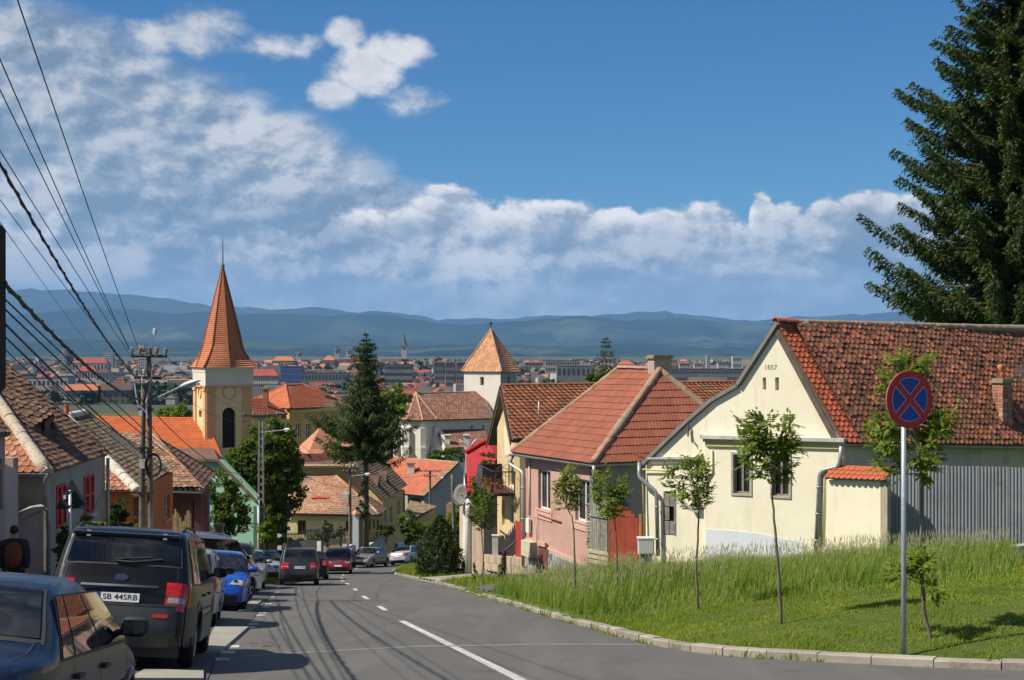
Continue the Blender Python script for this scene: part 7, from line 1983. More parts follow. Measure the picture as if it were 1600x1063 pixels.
PROF = {   # (fraction of length, height fraction) over the top from rear bumper bottom to front bumper bottom; then indices of glass spans
 'suv':   dict(p=[(-.485,.17),(-.50,.25),(-.50,.36),(-.488,.50),(-.480,.585),(-.462,.72),(-.438,.88),(-.425,.955),(-.38,.985),(-.2,1.0),(0,.992),(.10,.965),(.145,.925),(.20,.80),(.262,.635),(.30,.60),(.42,.545),(.468,.49),(.488,.40),(.497,.30),(.49,.16)],
    rear=(5.05, 6.8), front=(11.9, 14.0), belt=.60, cabin=(-.452,.255), roofw=.80),
 'hatch': dict(p=[(-.48,.17),(-.498,.26),(-.50,.40),(-.492,.52),(-.478,.62),(-.445,.78),(-.405,.925),(-.36,.97),(-.2,1.0),(-.05,1.0),(.04,.965),(.10,.90),(.17,.78),(.255,.645),(.30,.615),(.42,.54),(.465,.47),(.488,.38),(.497,.28),(.49,.15)],
    rear=(4.2, 6.2), front=(10.3, 13.0), belt=.62, cabin=(-.44,.25), roofw=.76),
 'sedan': dict(p=[(-.485,.17),(-.50,.27),(-.50,.42),(-.492,.58),(-.47,.66),(-.40,.69),(-.335,.715),(-.25,.87),(-.195,.955),(-.12,.99),(-.02,1.0),(.05,.965),(.11,.88),(.19,.75),(.26,.655),(.32,.62),(.42,.545),(.468,.47),(.49,.38),(.498,.28),(.49,.15)],
    rear=(6.15, 8.0), front=(11.2, 13.8), belt=.655, cabin=(-.33,.25), roofw=.74),
 'van':   dict(p=[(-.485,.15),(-.50,.22),(-.50,.35),(-.497,.52),(-.49,.60),(-.478,.78),(-.462,.93),(-.43,.985),(-.3,1.0),(-.1,1.0),(.06,.985),(.14,.94),(.22,.82),(.31,.66),(.35,.60),(.43,.52),(.47,.44),(.49,.35),(.498,.25),(.49,.13)],
    rear=(4.2, 5.9), front=(10.9, 13.1), belt=.58, cabin=(-.46,.30), roofw=.84),
}
def car(kind, label, body_mat, pos, heading, L=4.3, W=1.78, H=1.5, wheel=.32, cat="car", clad=None, plate=None, front_plate=False, badge=None, lower=None, roofrail=False, spoiler=False,
  detail=2, name="parked_car", mirror_mat=None, lights='std', grille=True, dz=0.0, trim=None):
 root = thing(name, label, cat)
 S = PROF[kind]; P0 = [(a*L, b*H) for a, b in S['p']]; n0 = len(P0)
 def prof(s):
  i = int(max(0, min(n0-2, math.floor(s)))); f = s - i
  p = [P0[max(0, i-1)], P0[i], P0[i+1], P0[min(n0-1, i+2)]]
  def cr(k):
   a, b, c, d = (q[k] for q in p); tt = .5
   m0 = (c-a)*tt*.8; m1 = (d-b)*tt*.8
   return (2*f**3-3*f*f+1)*b + (f**3-2*f*f+f)*m0 + (-2*f**3+3*f*f)*c + (f**3-f*f)*m1
  return cr(0), cr(1)
 def norm(s):
  a = prof(max(0, s-.06)); b = prof(min(n0-1, s+.06)); dy, dz_ = b[0]-a[0], b[1]-a[1]; l = math.hypot(dy, dz_) or 1
  return (-dz_/l, dy/l)
 belt = S['belt']*H; hw = W/2
 def wd(y, z_):
  e = abs(y)/(L/2); v = hw*(1 - .115*max(0, e-.55)**2/.2025 - .05*e**10)
  if z_ > belt:
   t_ = (z_-belt)/(H-belt); v *= 1 - (1-S['roofw'])*t_**1.1 - .02
  else: v *= 1 - .02*((z_/belt) ** 6) - .045*max(0, 1 - z_/(.32*H))**1.5
  return v
 r = .075
 ns = 64; ss = [i*(n0-1)/ns for i in range(ns+1)]
 cols = [(1.0, 1.0), (.985, .55), (.955, .2), (.90, .03), (.7, 0), (.35, -.0), (0, -.0)]
 def top(s, q, off=0.0):
  """q in -1..1 across"""
  a = abs(q); fr = np.interp(a, [0, .35, .7, .90, .955, .985, 1.0], [0, 0, 0, .03, .2, .55, 1.0])
  y, z_ = prof(s); ny, nz = norm(s)
  y2, z2 = y - ny*r*fr, z_ - nz*r*fr
  crown = .022*(1-a*a)
  w = wd(y2, z2)
  bow = .0
  if abs(ny) > .5: bow = .09*(1-a*a)*min(1, (abs(ny)-.5)*2)*(1 if z2 < belt else .5)
  else: bow = 0
  return Vector((w*q, y2 + ny*(off + bow), z2 + nz*(off + crown)))
 V = []; F = []
 qs = [-c[0] for c in cols] + [c[0] for c in cols[::-1][1:]]
 m_ = len(qs)
 for s in ss:
  for q in qs: V.append(top(s, q))
 for i in range(ns):
  for k in range(m_-1): F.append((i*m_+k, i*m_+k+1, (i+1)*m_+k+1, (i+1)*m_+k))
 zb = .17*H; wy = (-.30*L, .315*L); ra = wheel*1.16
 nl = 14
 for sg in (-1, 1):
  b = len(V)
  for i, s in enumerate(ss):
   p = top(s, sg); f = (i/ns)
   yb = np.interp(p.y, [-.5*L, .5*L], [-.485*L, .485*L])
   for k in range(nl+1):
    t_ = k/nl; y = lerp(p.y, yb, t_); z_ = lerp(p.z, zb, t_)
    V.append(Vector((sg*wd(y, z_), y, z_)) if k else Vector(p))
  for i in range(ns):
   for k in range(nl):
    q4 = (b+i*(nl+1)+k, b+(i+1)*(nl+1)+k, b+(i+1)*(nl+1)+k+1, b+i*(nl+1)+k+1)
    c = sum((V[j] for j in q4), Vector((0, 0, 0)))/4
    if any(math.hypot(c.y-w_, c.z-wheel) < ra for w_ in wy): continue
    F.append(q4 if sg < 0 else q4[::-1])
 mb = MB(); mb.add(V, F)
 me = mb.mesh("body", body_mat, True)
 bm = bmesh.new(); bm.from_mesh(me); bmesh.ops.remove_doubles(bm, verts=bm.verts, dist=.002); bmesh.ops.recalc_face_normals(bm, faces=bm.faces); bm.to_mesh(me); bm.free()
 body = link("body", me, root)
 mb = MB(); mb.box((0, 0, .42*H*.5 + .1), (W*.80, L*.93, .42*H-.12)); mb.build("underbody", CLAD, root)
 def tpatch(s0, s1, q0, q1, mat, name, off=.008, par=None, n=8, m2=8, inset=None):
  v = []; f = []
  for i in range(n+1):
   s = lerp(s0, s1, i/n)
   for k in range(m2+1):
    a, b_ = q0, q1
    if inset: a, b_ = inset(i/n, q0, q1)
    v.append(top(s, lerp(a, b_, k/m2), off))
  f = [(i*(m2+1)+k, i*(m2+1)+k+1, (i+1)*(m2+1)+k+1, (i+1)*(m2+1)+k) for i in range(n) for k in range(m2)]
  mb = MB(); mb.add(v, f); return mb.build(name, mat, par or root, smooth=True)
 def spatch(c4, sg, mat, name, off=.008, par=None, n=8, m2=4):
  """c4: rear-bottom, front-bottom, front-top, rear-top in (y,z)"""
  v = []
  for i in range(n+1):
   for k in range(m2+1):
    u, w_ = i/n, k/m2
    y = lerp(lerp(c4[0][0], c4[1][0], u), lerp(c4[3][0], c4[2][0], u), w_); z_ = lerp(lerp(c4[0][1], c4[1][1], u), lerp(c4[3][1], c4[2][1], u), w_)
    v.append(Vector((sg*(wd(y, z_)+off), y, z_)))
  f = [(i*(m2+1)+k, (i+1)*(m2+1)+k, (i+1)*(m2+1)+k+1, i*(m2+1)+k+1) for i in range(n) for k in range(m2)]
  if sg < 0: f = [q[::-1] for q in f]
  mb = MB(); mb.add(v, f); return mb.build(name, mat, par or root, smooth=True)
 g1 = tpatch(*S['rear'], -.93, .93, CLAD, "rear_window_seal", .006)
 e = .12; tpatch(S['rear'][0]+e, S['rear'][1]-e, -.89, .89, CGL, "rear_window", .012)
 tpatch(S['front'][0], S['front'][1], -.95, .95, CLAD, "windscreen_seal", .006)
 tpatch(S['front'][0]+.1, S['front'][1]-.1, -.92, .92, CGL, "windscreen", .012)
 c0, c1 = S['cabin'][0]*L, S['cabin'][1]*L
 ztop = H*.925
 def ytop_rear(z_): return np.interp((z_-belt)/(H-belt), [0, 1], [c0, c0+.07*L if kind in ('suv', 'van') else c0+.13*L])
 yr = c0 + (.055*L if kind in ('suv', 'van') else .115*L); yf = c1 - (.135*L if kind != 'van' else .15*L)
 zb2 = belt + .015*H; bR, bF = c0 + .03*L, c1 - .01*L
 cuts = [0, .30, .64, 1.0] if kind != 'sedan' else [0, .16, .56, 1.0]
 for sg in (-1, 1):
  spatch([(bR-.03, zb2-.02), (bF+.06, zb2-.03), (yf+.03, ztop+.012), (yr-.02, ztop+.012)], sg, CLAD, "side_trim", .004, n=14)
  for a, b_ in zip(cuts, cuts[1:]):
   a2, b2 = a+.012, b_-.012
   spatch([(lerp(bR, bF, a2), zb2), (lerp(bR, bF, b2), zb2), (lerp(yr, yf, b2), ztop), (lerp(yr, yf, a2), ztop)], sg, CGL, "side_window", .009, n=6)
  if detail > 1:
   for y in (lerp(bR, bF, cuts[1]), lerp(bR, bF, cuts[2]), c1 + .01*L):
    spatch([(y-.006, .24*H), (y+.006, .24*H), (y+.006, belt-.01), (y-.006, belt-.01)], sg, CLAD, "door_gap", .003, n=1, m2=6)
   for y in (lerp(bR, bF, cuts[1])+.12, lerp(bR, bF, cuts[2])+.12):
    mb = MB(); mb.box((sg*(wd(y, belt*.86)+.018), y, belt*.87), (.03, .19, .032)); mb.build("door_handle", trim or body_mat, root)
   spatch([(-.44*L, belt*.70), (.42*L, belt*.66), (.42*L, belt*.68), (-.44*L, belt*.72)], sg, trim or CLAD, "side_moulding", .012, n=14, m2=1)
  spatch([(wy[0]+ra, zb), (wy[1]-ra, zb), (wy[1]-ra, zb+.10*H), (wy[0]+ra, zb+.10*H)], sg, clad or CLAD, "sill", .012)
  for w_ in wy:
   n = 20; v = []
   for k in range(n+1):
    th = -.35 + (PI+.7)*k/n
    for (rr, oo) in ((ra*.94, -.03), (ra*.97, .016), (ra*1.14, .014), (ra*1.16, -.004)):
     y = w_+rr*math.cos(th); z_ = max(wheel+rr*math.sin(th), zb)
     v.append(Vector((sg*(wd(y, z_)+oo), y, z_)))
   f = [(4*k+j, 4*k+j+1, 4*k+j+5, 4*k+j+4) for k in range(n) for j in range(3)]
   mb = MB(); mb.add(v, f); mb.build("wheel_arch", clad or body_mat, root, smooth=True, fix=True)
   tw = .20
   xo = wd(w_, wheel)-.025
   M = Matrix.Translation((sg*xo, w_, wheel)) @ Matrix.Rotation(0, 4, 'Z')
   mb = MB(); prof_ = [(wheel*.62, 0), (wheel*.70, .008), (wheel*.93, .0), (wheel, -.03), (wheel, -tw+.03), (wheel*.93, -tw), (wheel*.62, -tw)]
   mb.lathe([(a, sg*b_) for a, b_ in prof_], (0, 0, 0), 22, 'X', M); wo = mb.build("wheel", TYRE, root, smooth=True, fix=True)
   mb = MB(); mb.lathe([(0, .004*sg), (wheel*.14, .002*sg), (wheel*.15, -.03*sg)], (0, 0, 0), 12, 'X', M)
   mb.lathe([(wheel*.60, -.005*sg), (wheel*.64, .004*sg), (wheel*.66, -.02*sg)], (0, 0, 0), 22, 'X', M)
   for k in range(5):
    th = 2*PI*k/5 + .3; d = Vector((0, math.cos(th), math.sin(th))); p_ = Vector((0, -math.sin(th), math.cos(th)))
    q0 = [d*wheel*.1+p_*.035, d*wheel*.62+p_*.028, d*wheel*.62-p_*.028, d*wheel*.1-p_*.035]
    mb.prism([M @ (a + Vector((-.004*sg, 0, 0))) for a in q0], (-.03*sg, 0, 0))
   mb.build("rim", RIM, wo, fix=True)
   mb = MB(); mb.lathe([(0, -.07*sg), (wheel*.64, -.07*sg)], (0, 0, 0), 16, 'X', M); mb.build("brake", CLAD, wo)
  ym = c1 - .075*L; zm = belt + .075*H; xm = wd(ym, zm)
  mm = MB(); b_ = len(mm.v); n1, n2 = 8, 8
  for i in range(n1+1):
   ph = PI*i/n1
   for k in range(n2):
    th = 2*PI*k/n2
    sx = math.copysign(abs(math.cos(ph))**.6, math.cos(ph)); rr = math.sin(ph)**.55
    mm.v.append((sg*(xm+.15)+sx*.105*sg, ym+rr*math.copysign(abs(math.cos(th))**.7, math.cos(th))*.062, zm+.02+rr*math.copysign(abs(math.sin(th))**.7, math.sin(th))*.078))
  for i in range(n1):
   for k in range(n2): mm.f.append((b_+i*n2+k, b_+i*n2+(k+1) % n2, b_+(i+1)*n2+(k+1) % n2, b_+(i+1)*n2+k)); mm.mi.append(0)
  mo = mm.build("mirror", mirror_mat or body_mat, root, smooth=True, fix=True)
  mb = MB(); mb.tube([(sg*(xm-.03), ym+.02, zm-.04), (sg*(xm+.08), ym, zm-.02)], .03, 6); mb.build("mirror_arm", CLAD, mo)
  mb = MB(); mb.box((sg*(xm+.15), ym-.058, zm+.02), (.17, .012, .11)); mb.build("mirror_glass", CGL, mo)
 zl0, zl1 = belt*.74, belt*1.0
 def s_at(z_, rear=True):
  rng = [i*.02 for i in range(0, 50*6)] if rear else [n0-1-i*.02 for i in range(0, 50*6)]
  for s in rng:
   if prof(s)[1] >= z_: return s
  return rng[-1]
 if lights == 'low': zl0, zl1 = belt*.45, belt*.66
 if lights == 'tall': zl0, zl1 = belt*.70, belt*1.03
 sa, sb = s_at(zl0), s_at(zl1)
 qi = .70 if lights != 'wide' else .60
 for sg in (-1, 1):
  tl = tpatch(sa, sb, sg*qi, sg*1.0, REDL, "tail_light", .010, n=6, m2=8)
  ya, yb_ = prof(sa)[0], prof(sb)[0]
  spatch([(top(sa, 1).y, zl0), (ya+.20, zl0+.02), (yb_+.16, zl1), (top(sb, 1).y, zl1)], sg, REDL, "tail_light_side", .010, tl, n=4)
  zm_ = lerp(zl0, zl1, .40)
  tpatch(s_at(lerp(zl0, zl1, .28)), s_at(lerp(zl0, zl1, .48)), sg*(qi+.04), sg*.985, CLEARL, "reversing_light", .014, tl, n=2, m2=6)
  fa, fb = s_at(belt*.70, False), s_at(belt*.83, False)
  hl = tpatch(fb, fa, sg*.56, sg*1.0, CLEARL, "headlight", .012, n=4, m2=8, inset=lambda t_, a, b_: (lerp(a*1.15, a*.95, t_), b_))
  spatch([(prof(fa)[0]-.26, belt*.76), (top(fa, 1).y, belt*.71), (top(fb, 1).y, belt*.83), (prof(fb)[0]-.2, belt*.86)], sg, CLEARL, "headlight_side", .012, hl, n=4)
  v_ = top((fa+fb)/2, sg*.72, .018); mb = MB(); mb.lathe([(0, .012), (.055, .008), (.06, 0)], (v_.x, v_.y, v_.z), 10, 'Y'); mb.build("lamp_eye", CLAD, hl)
  tpatch(s_at(belt*.30, False), s_at(belt*.42, False), sg*.62, sg*.86, CLAD, "fog_lamp_recess", .012, n=2, m2=4)
 if grille:
  gr = tpatch(s_at(belt*.80, False), s_at(belt*.66, False), -.42, .42, CLAD, "grille", .012, n=3, m2=8)
  for k in (.74, .70, .78): tpatch(s_at(belt*(k+.012), False), s_at(belt*k, False), -.41, .41, CHROME, "grille_bar", .016, gr, n=1, m2=8)
  tpatch(s_at(belt*.44, False), s_at(belt*.28, False), -.55, .55, CLAD, "lower_grille", .012, n=3, m2=8)
 lm = lower or CLAD
 tpatch(0.0, s_at(.27*H), -.98, .98, lm, "rear_valance", .010, n=4)
 tpatch(s_at(.25*H, False), n0-1, -.98, .98, lm, "front_valance", .010, n=4)
 if lower:
  tpatch(s_at(.24*H), s_at(.46*H), -1.0, 1.0, lower, "rear_bumper", .020, n=6, m2=14)
  for sg in (-1, 1):
   spatch([(-.49*L, .24*H), (wy[0]-ra, .24*H), (wy[0]-ra*.9, .44*H), (-.485*L, .46*H)], sg, lower, "bumper_corner", .020)
   spatch([(wy[0]+ra*1.1, .24*H), (wy[1]-ra*1.1, .24*H), (wy[1]-ra, .36*H), (wy[0]+ra, .36*H)], sg, lower, "door_cladding", .014)
   tpatch(s_at(.37*H), s_at(.395*H), sg*.55, sg*.78, REDL, "reflector", .026, n=1, m2=3)
  tpatch(s_at(.445*H), s_at(.46*H), -.92, .92, CLAD, "bumper_step", .026, n=1, m2=12)
 if detail > 1:
  for q in (-.86, .86):
   tpatch(s_at(.34*H), S['rear'][0], q-.006, q+.006, CLAD, "tailgate_gap", .004, n=6, m2=1)
  tpatch(s_at(.335*H), s_at(.343*H), -.86, .86, CLAD, "tailgate_gap", .004, n=1)
 def put_plate(s, n_out, txt, front=False, size=(.52, .112)):
  c = top(s, 0, .02); ny, nz = norm(s); nn = Vector((0, ny, nz)).normalized(); d = Vector((1, 0, 0)) if not front else Vector((-1, 0, 0))
  nn = Vector((0, -1, .12)).normalized() if not front else Vector((0, 1, .1)).normalized()
  c = c + nn*.012
  up = nn.cross(d);
  mb = MB(); mb.frame_box(c - d*size[0]/2 - up*size[1]/2 - nn*.01, d*size[0], up*size[1], nn*.012); pl_ = mb.build("number_plate", PLATEW, root, fix=True)
  mb = MB(); mb.frame_box(c - d*size[0]/2 - up*size[1]/2 + nn*.0022, d*.042, up*size[1], nn*.001); mb.build("blue_band", PLATEB, pl_, fix=True)
  if txt: text_mesh(txt, .098 if len(txt) < 9 else .09, INK, face_matrix(c + nn*.0035 + d*.022, d, nn), pl_, "plate_text", .0006, 1.12, .001)
 if plate is not None: put_plate(s_at(plate[1]*H), None, plate[0])
 if front_plate: put_plate(s_at(belt*.52, False), None, front_plate if isinstance(front_plate, str) else "", True)
 if badge:
  c = top(s_at(badge[1]*H), 0, .022); nn = Vector((0, -1, .25)).normalized(); d = Vector((1, 0, 0)); up = nn.cross(d)
  n = 24
  mb = MB(); mb.prism([c + d*.085*math.cos(2*PI*k/n) + up*.042*math.sin(2*PI*k/n) + nn*.004 for k in range(n)], -nn*.012); bo = mb.build("badge", CHROME, root, fix=True)
  mb = MB(); mb.prism([c + d*.076*math.cos(2*PI*k/n) + up*.034*math.sin(2*PI*k/n) + nn*.0065 for k in range(n)], -nn*.002); mb.build("badge_field", INK, bo, fix=True)
  text_mesh(badge[0], .052, CHROME, face_matrix(c + nn*.0085, d, nn), bo, "badge_lettering", .0006, 1.25, .002)
  mb = MB(); c = top(s_at((badge[1]-.055)*H), 0, .03); mb.box(tuple(c), (.50*W, .025, .026)); mb.build("chrome_strip", CHROME, root)
 if spoiler:
  c = top(S['rear'][1]+.25, 0, .0); mb = MB(); w2 = wd(c.y, c.z)
  mb.prism([Vector((-w2*.96, c.y-.02, c.z+.0)), Vector((w2*.96, c.y-.02, c.z+.0)), Vector((w2*.92, c.y-.12, c.z-.02)), Vector((-w2*.92, c.y-.12, c.z-.02))], (0, .02, -.035)); mb.build("spoiler", body_mat, root, fix=True)
  for sg in (-1, 1):
   p = top(S['rear'][1]-.12, sg*.66, .03); mb = MB(); mb.box(tuple(p), (.05, .03, .08)); mb.build("hinge", CHROME, root)
  a = top(S['rear'][0]+.12, .12, .03); b_ = top(S['rear'][0]+.30, .62, .03); c_ = top(S['rear'][0]+.16, -.12, .03)
  mb = MB(); mb.tube([a, b_], .012, 6); mb.tube([a, c_], .016, 6); mb.tube([top(S['rear'][0]+.22, -.14, .035), top(S['rear'][0]+.36, .45, .035)], .008, 5); mb.build("rear_wiper", CLAD, root)
  mb = MB(); mb.box(tuple(top(S['rear'][0]+.30, 0, .03)), (.08, .02, .03)); mb.build("brake_light", CLAD, root)
 if roofrail:
  for sg in (-1, 1):
   pts = []
   for y in np.linspace(c0+.10*L, c1-.20*L, 8):
    s = min((abs(prof(k*.05)[0]-y), k*.05) for k in range(int((n0-1)/.05)) if prof(k*.05)[1] > .9*H)[1]
    p = top(s, sg*.90, 0.045); pts.append(p)
   pts[0] -= Vector((0, 0, .05)); pts[-1] -= Vector((0, 0, .05))
   mb = MB(); mb.tube(pts, .018, 6); mb.build("roof_rail", CLAD if roofrail == 1 else CHROME, root, smooth=True)
 x, y = pos; h = Vector((heading[0], heading[1], 0)).normalized()
 eps = 1.2
 rt_ = Vector((h.y, -h.x, 0))
 zf, zr = gz(x+h.x*eps, y+h.y*eps), gz(x-h.x*eps, y-h.y*eps); zR, zL = gz(x+rt_.x*.7, y+rt_.y*.7), gz(x-rt_.x*.7, y-rt_.y*.7)
 fwd = Vector((h.x*2*eps, h.y*2*eps, zf-zr)).normalized(); rgt = Vector((rt_.x*1.4, rt_.y*1.4, zR-zL)).normalized()
 up = rgt.cross(fwd).normalized(); rgt = fwd.cross(up).normalized()
 z_ = (zf+zr)/2 + .02 + dz
 root.matrix_basis = Matrix(((rgt.x, fwd.x, up.x, x), (rgt.y, fwd.y, up.y, y), (rgt.z, fwd.z, up.z, z_), (0, 0, 0, 1)))
 return root
BLACKP = paint("black_paint", (0.004, 0.004, 0.0045), .3, coat=.15); NAVY = paint("navy_paint", (0.003, 0.011, 0.034), .35, coat=.2); SILV = paint("silver_paint", (0.30, 0.31, 0.31), .3, .4); BLUEP = paint("blue_paint", (0.006, 0.055, 0.36))
WHITEP = paint("white_paint", (0.62, 0.63, 0.64)); DGREY = paint("dark_grey_paint", (0.028, 0.031, 0.035), .28, .3); REDC = paint("red_car_paint", (0.30, 0.008, 0.014)); BEIGE = paint("beige_paint", (0.27, 0.245, 0.19), .3, .4); GREYP = paint("grey_paint", (0.10, 0.105, 0.11), .3, .3)
BRIGHTR = paint("bright_red_paint_car", (0.42, 0.012, 0.02)); MIDB = paint("mid_blue_paint", (0.015, 0.06, 0.20)); DBROWN = paint("dark_brown_paint", (0.020, 0.017, 0.017))
car('suv', "black off-road car with grey bumper and white plate SB 44SRB, second car on the left", BLACKP, (-5.36, 19.95), (-.145, .989), 4.57, 1.92, 1.78, .375, "car", clad=SILVCL, plate=("SB 44SRB", .50), badge=("KIA", .635), lower=SILVCL, roofrail=1, spoiler=True, mirror_mat=CLAD, lights='tall', trim=CLAD)
car('sedan', "dark blue car cut off by the lower left corner of the picture", NAVY, (-3.88, 10.0), (-.10, .995), 4.35, 1.74, 1.44, .31, "car", mirror_mat=CLAD, trim=CLAD, dz=-.13, lights='low')
car('hatch', "silver hatchback squeezed in just beyond the black off-road car", SILV, (-7.02, 29.7), (-.17, .985), 3.9, 1.68, 1.52, .29, "car", plate=("", .45), lights='tall', mirror_mat=CLAD)
car('hatch', "bright blue hatchback facing the camera in the left row", BLUEP, (-7.90, 37.2), (.17, -.985), 4.3, 1.80, 1.46, .33, "car", front_plate=True)
car('van', "tall white people carrier parked at an angle behind the blue hatchback", WHITEP, (-9.55, 42.6), (.40, .92), 4.75, 1.85, 1.92, .33, "van", roofrail=2)
car('suv', "dark brown off-road car with bright red tail light beyond the blue hatchback", DBROWN, (-10.0, 49.6), (-.165, .986), 4.5, 1.85, 1.72, .36, "car", plate=("", .5), roofrail=2, lights='tall')
car('hatch', "silver hatchback facing uphill just beyond the dark brown off-road car", SILV, (-10.95, 57.5), (.16, -.987), 4.1, 1.74, 1.5, .31, "car", front_plate=True)
car('hatch', "white estate car roof behind the row, left of the dark brown off-road car", WHITEP, (-13.2, 63.5), (-.15, .99), 4.5, 1.76, 1.55, .31, "car", detail=1, roofrail=2)
car('hatch', "pale silver hatchback nosing onto the grass patch at the left kerb", paint("pale_silver", (0.42, 0.43, 0.43), .3, .3), (-13.0, 73.5), (.55, -.83), 4.1, 1.75, 1.47, .31, "car", front_plate=True)
car('hatch', "bright red car mostly hidden behind the pale silver hatchback", BRIGHTR, (-15.1, 80.5), (.2, -.98), 4.2, 1.76, 1.5, .31, "car", detail=1)
car('sedan', "blue saloon parked across the left side behind the moving crossover", MIDB, (-15.2, 90.0), (.75, -.66), 4.4, 1.78, 1.48, .32, "car", detail=1)
car('suv', "dark grey crossover driving away in the left lane with red tail lights", DGREY, (-9.62, 63.6), (-.15, .989), 4.3, 1.80, 1.62, .35, "car", plate=("CT 18 WRL", .47), clad=CLAD, lights='wide', roofrail=2, name="moving_car")
car('sedan', "black saloon hidden in front of the dark grey crossover", BLACKP, (-10.7, 75.0), (-.16, .987), 4.5, 1.80, 1.46, .32, "car", plate=("", .45), detail=1)
car('suv', "red crossover facing the camera in mid street, next to the man in the cap", REDC, (-11.35, 92.0), (.10, -.995), 4.45, 1.84, 1.64, .35, "car", front_plate=True, clad=CLAD, roofrail=2, name="moving_car")
car('sedan', "beige saloon coming up the street behind the red crossover", BEIGE, (-10.7, 106.0), (-.28, -.96), 4.5, 1.77, 1.45, .31, "car", front_plate=True, name="moving_car")
car('hatch', "white hatchback at the bottom of the street facing uphill", WHITEP, (-10.6, 124.0), (-.25, -.97), 4.2, 1.76, 1.46, .31, "car", front_plate=True, name="moving_car")
car('sedan', "silver white saloon with red tail light left of the conifer bush", paint("silver_white", (0.52, 0.54, 0.55), .3, .2), (-8.2, 111.0), (.30, .95), 4.4, 1.74, 1.43, .31, "car", detail=1, plate=("", .45))
car('hatch', "grey car tucked behind the conifer bush on the right kerb", GREYP, (-4.55, 83.5), (-.10, .995), 4.1, 1.75, 1.5, .31, "car", detail=1)
car('van', "pale blue van roof far down the street behind the leafy bushes", paint("pale_blue_paint", (0.36, 0.42, 0.50)), (-9.0, 138.0), (.3, .95), 4.6, 1.85, 1.95, .33, "van", detail=1)
# ------------------------------------------------------------------ people
def skinned(name, joints, edges, mat, parent, lv=2, root=0):
 me = bpy.data.meshes.new(name); me.from_pydata([j[0] for j in joints], edges, [])
 o = bpy.data.objects.new(name, me); col.objects.link(o)
 md = o.modifiers.new("s", 'SKIN'); md.use_smooth_shade = True
 for i, j in enumerate(joints):
  sv = me.skin_vertices[0].data[i]; r_ = j[1]; sv.radius = (r_, r_) if isinstance(r_, (int, float)) else r_
  sv.use_root = (i == root)
 md2 = o.modifiers.new("u", 'SUBSURF'); md2.levels = lv; md2.render_levels = lv
 dg = bpy.context.evaluated_depsgraph_get(); m2 = bpy.data.meshes.new_from_object(o.evaluated_get(dg)); bpy.data.objects.remove(o)
 m2.name = name; m2.materials.clear(); m2.materials.append(mat)
 return link(name, m2, parent)
SKIN = pm("skin", (0.30, 0.17, 0.11), (0.36, 0.21, 0.14), 6, .6)
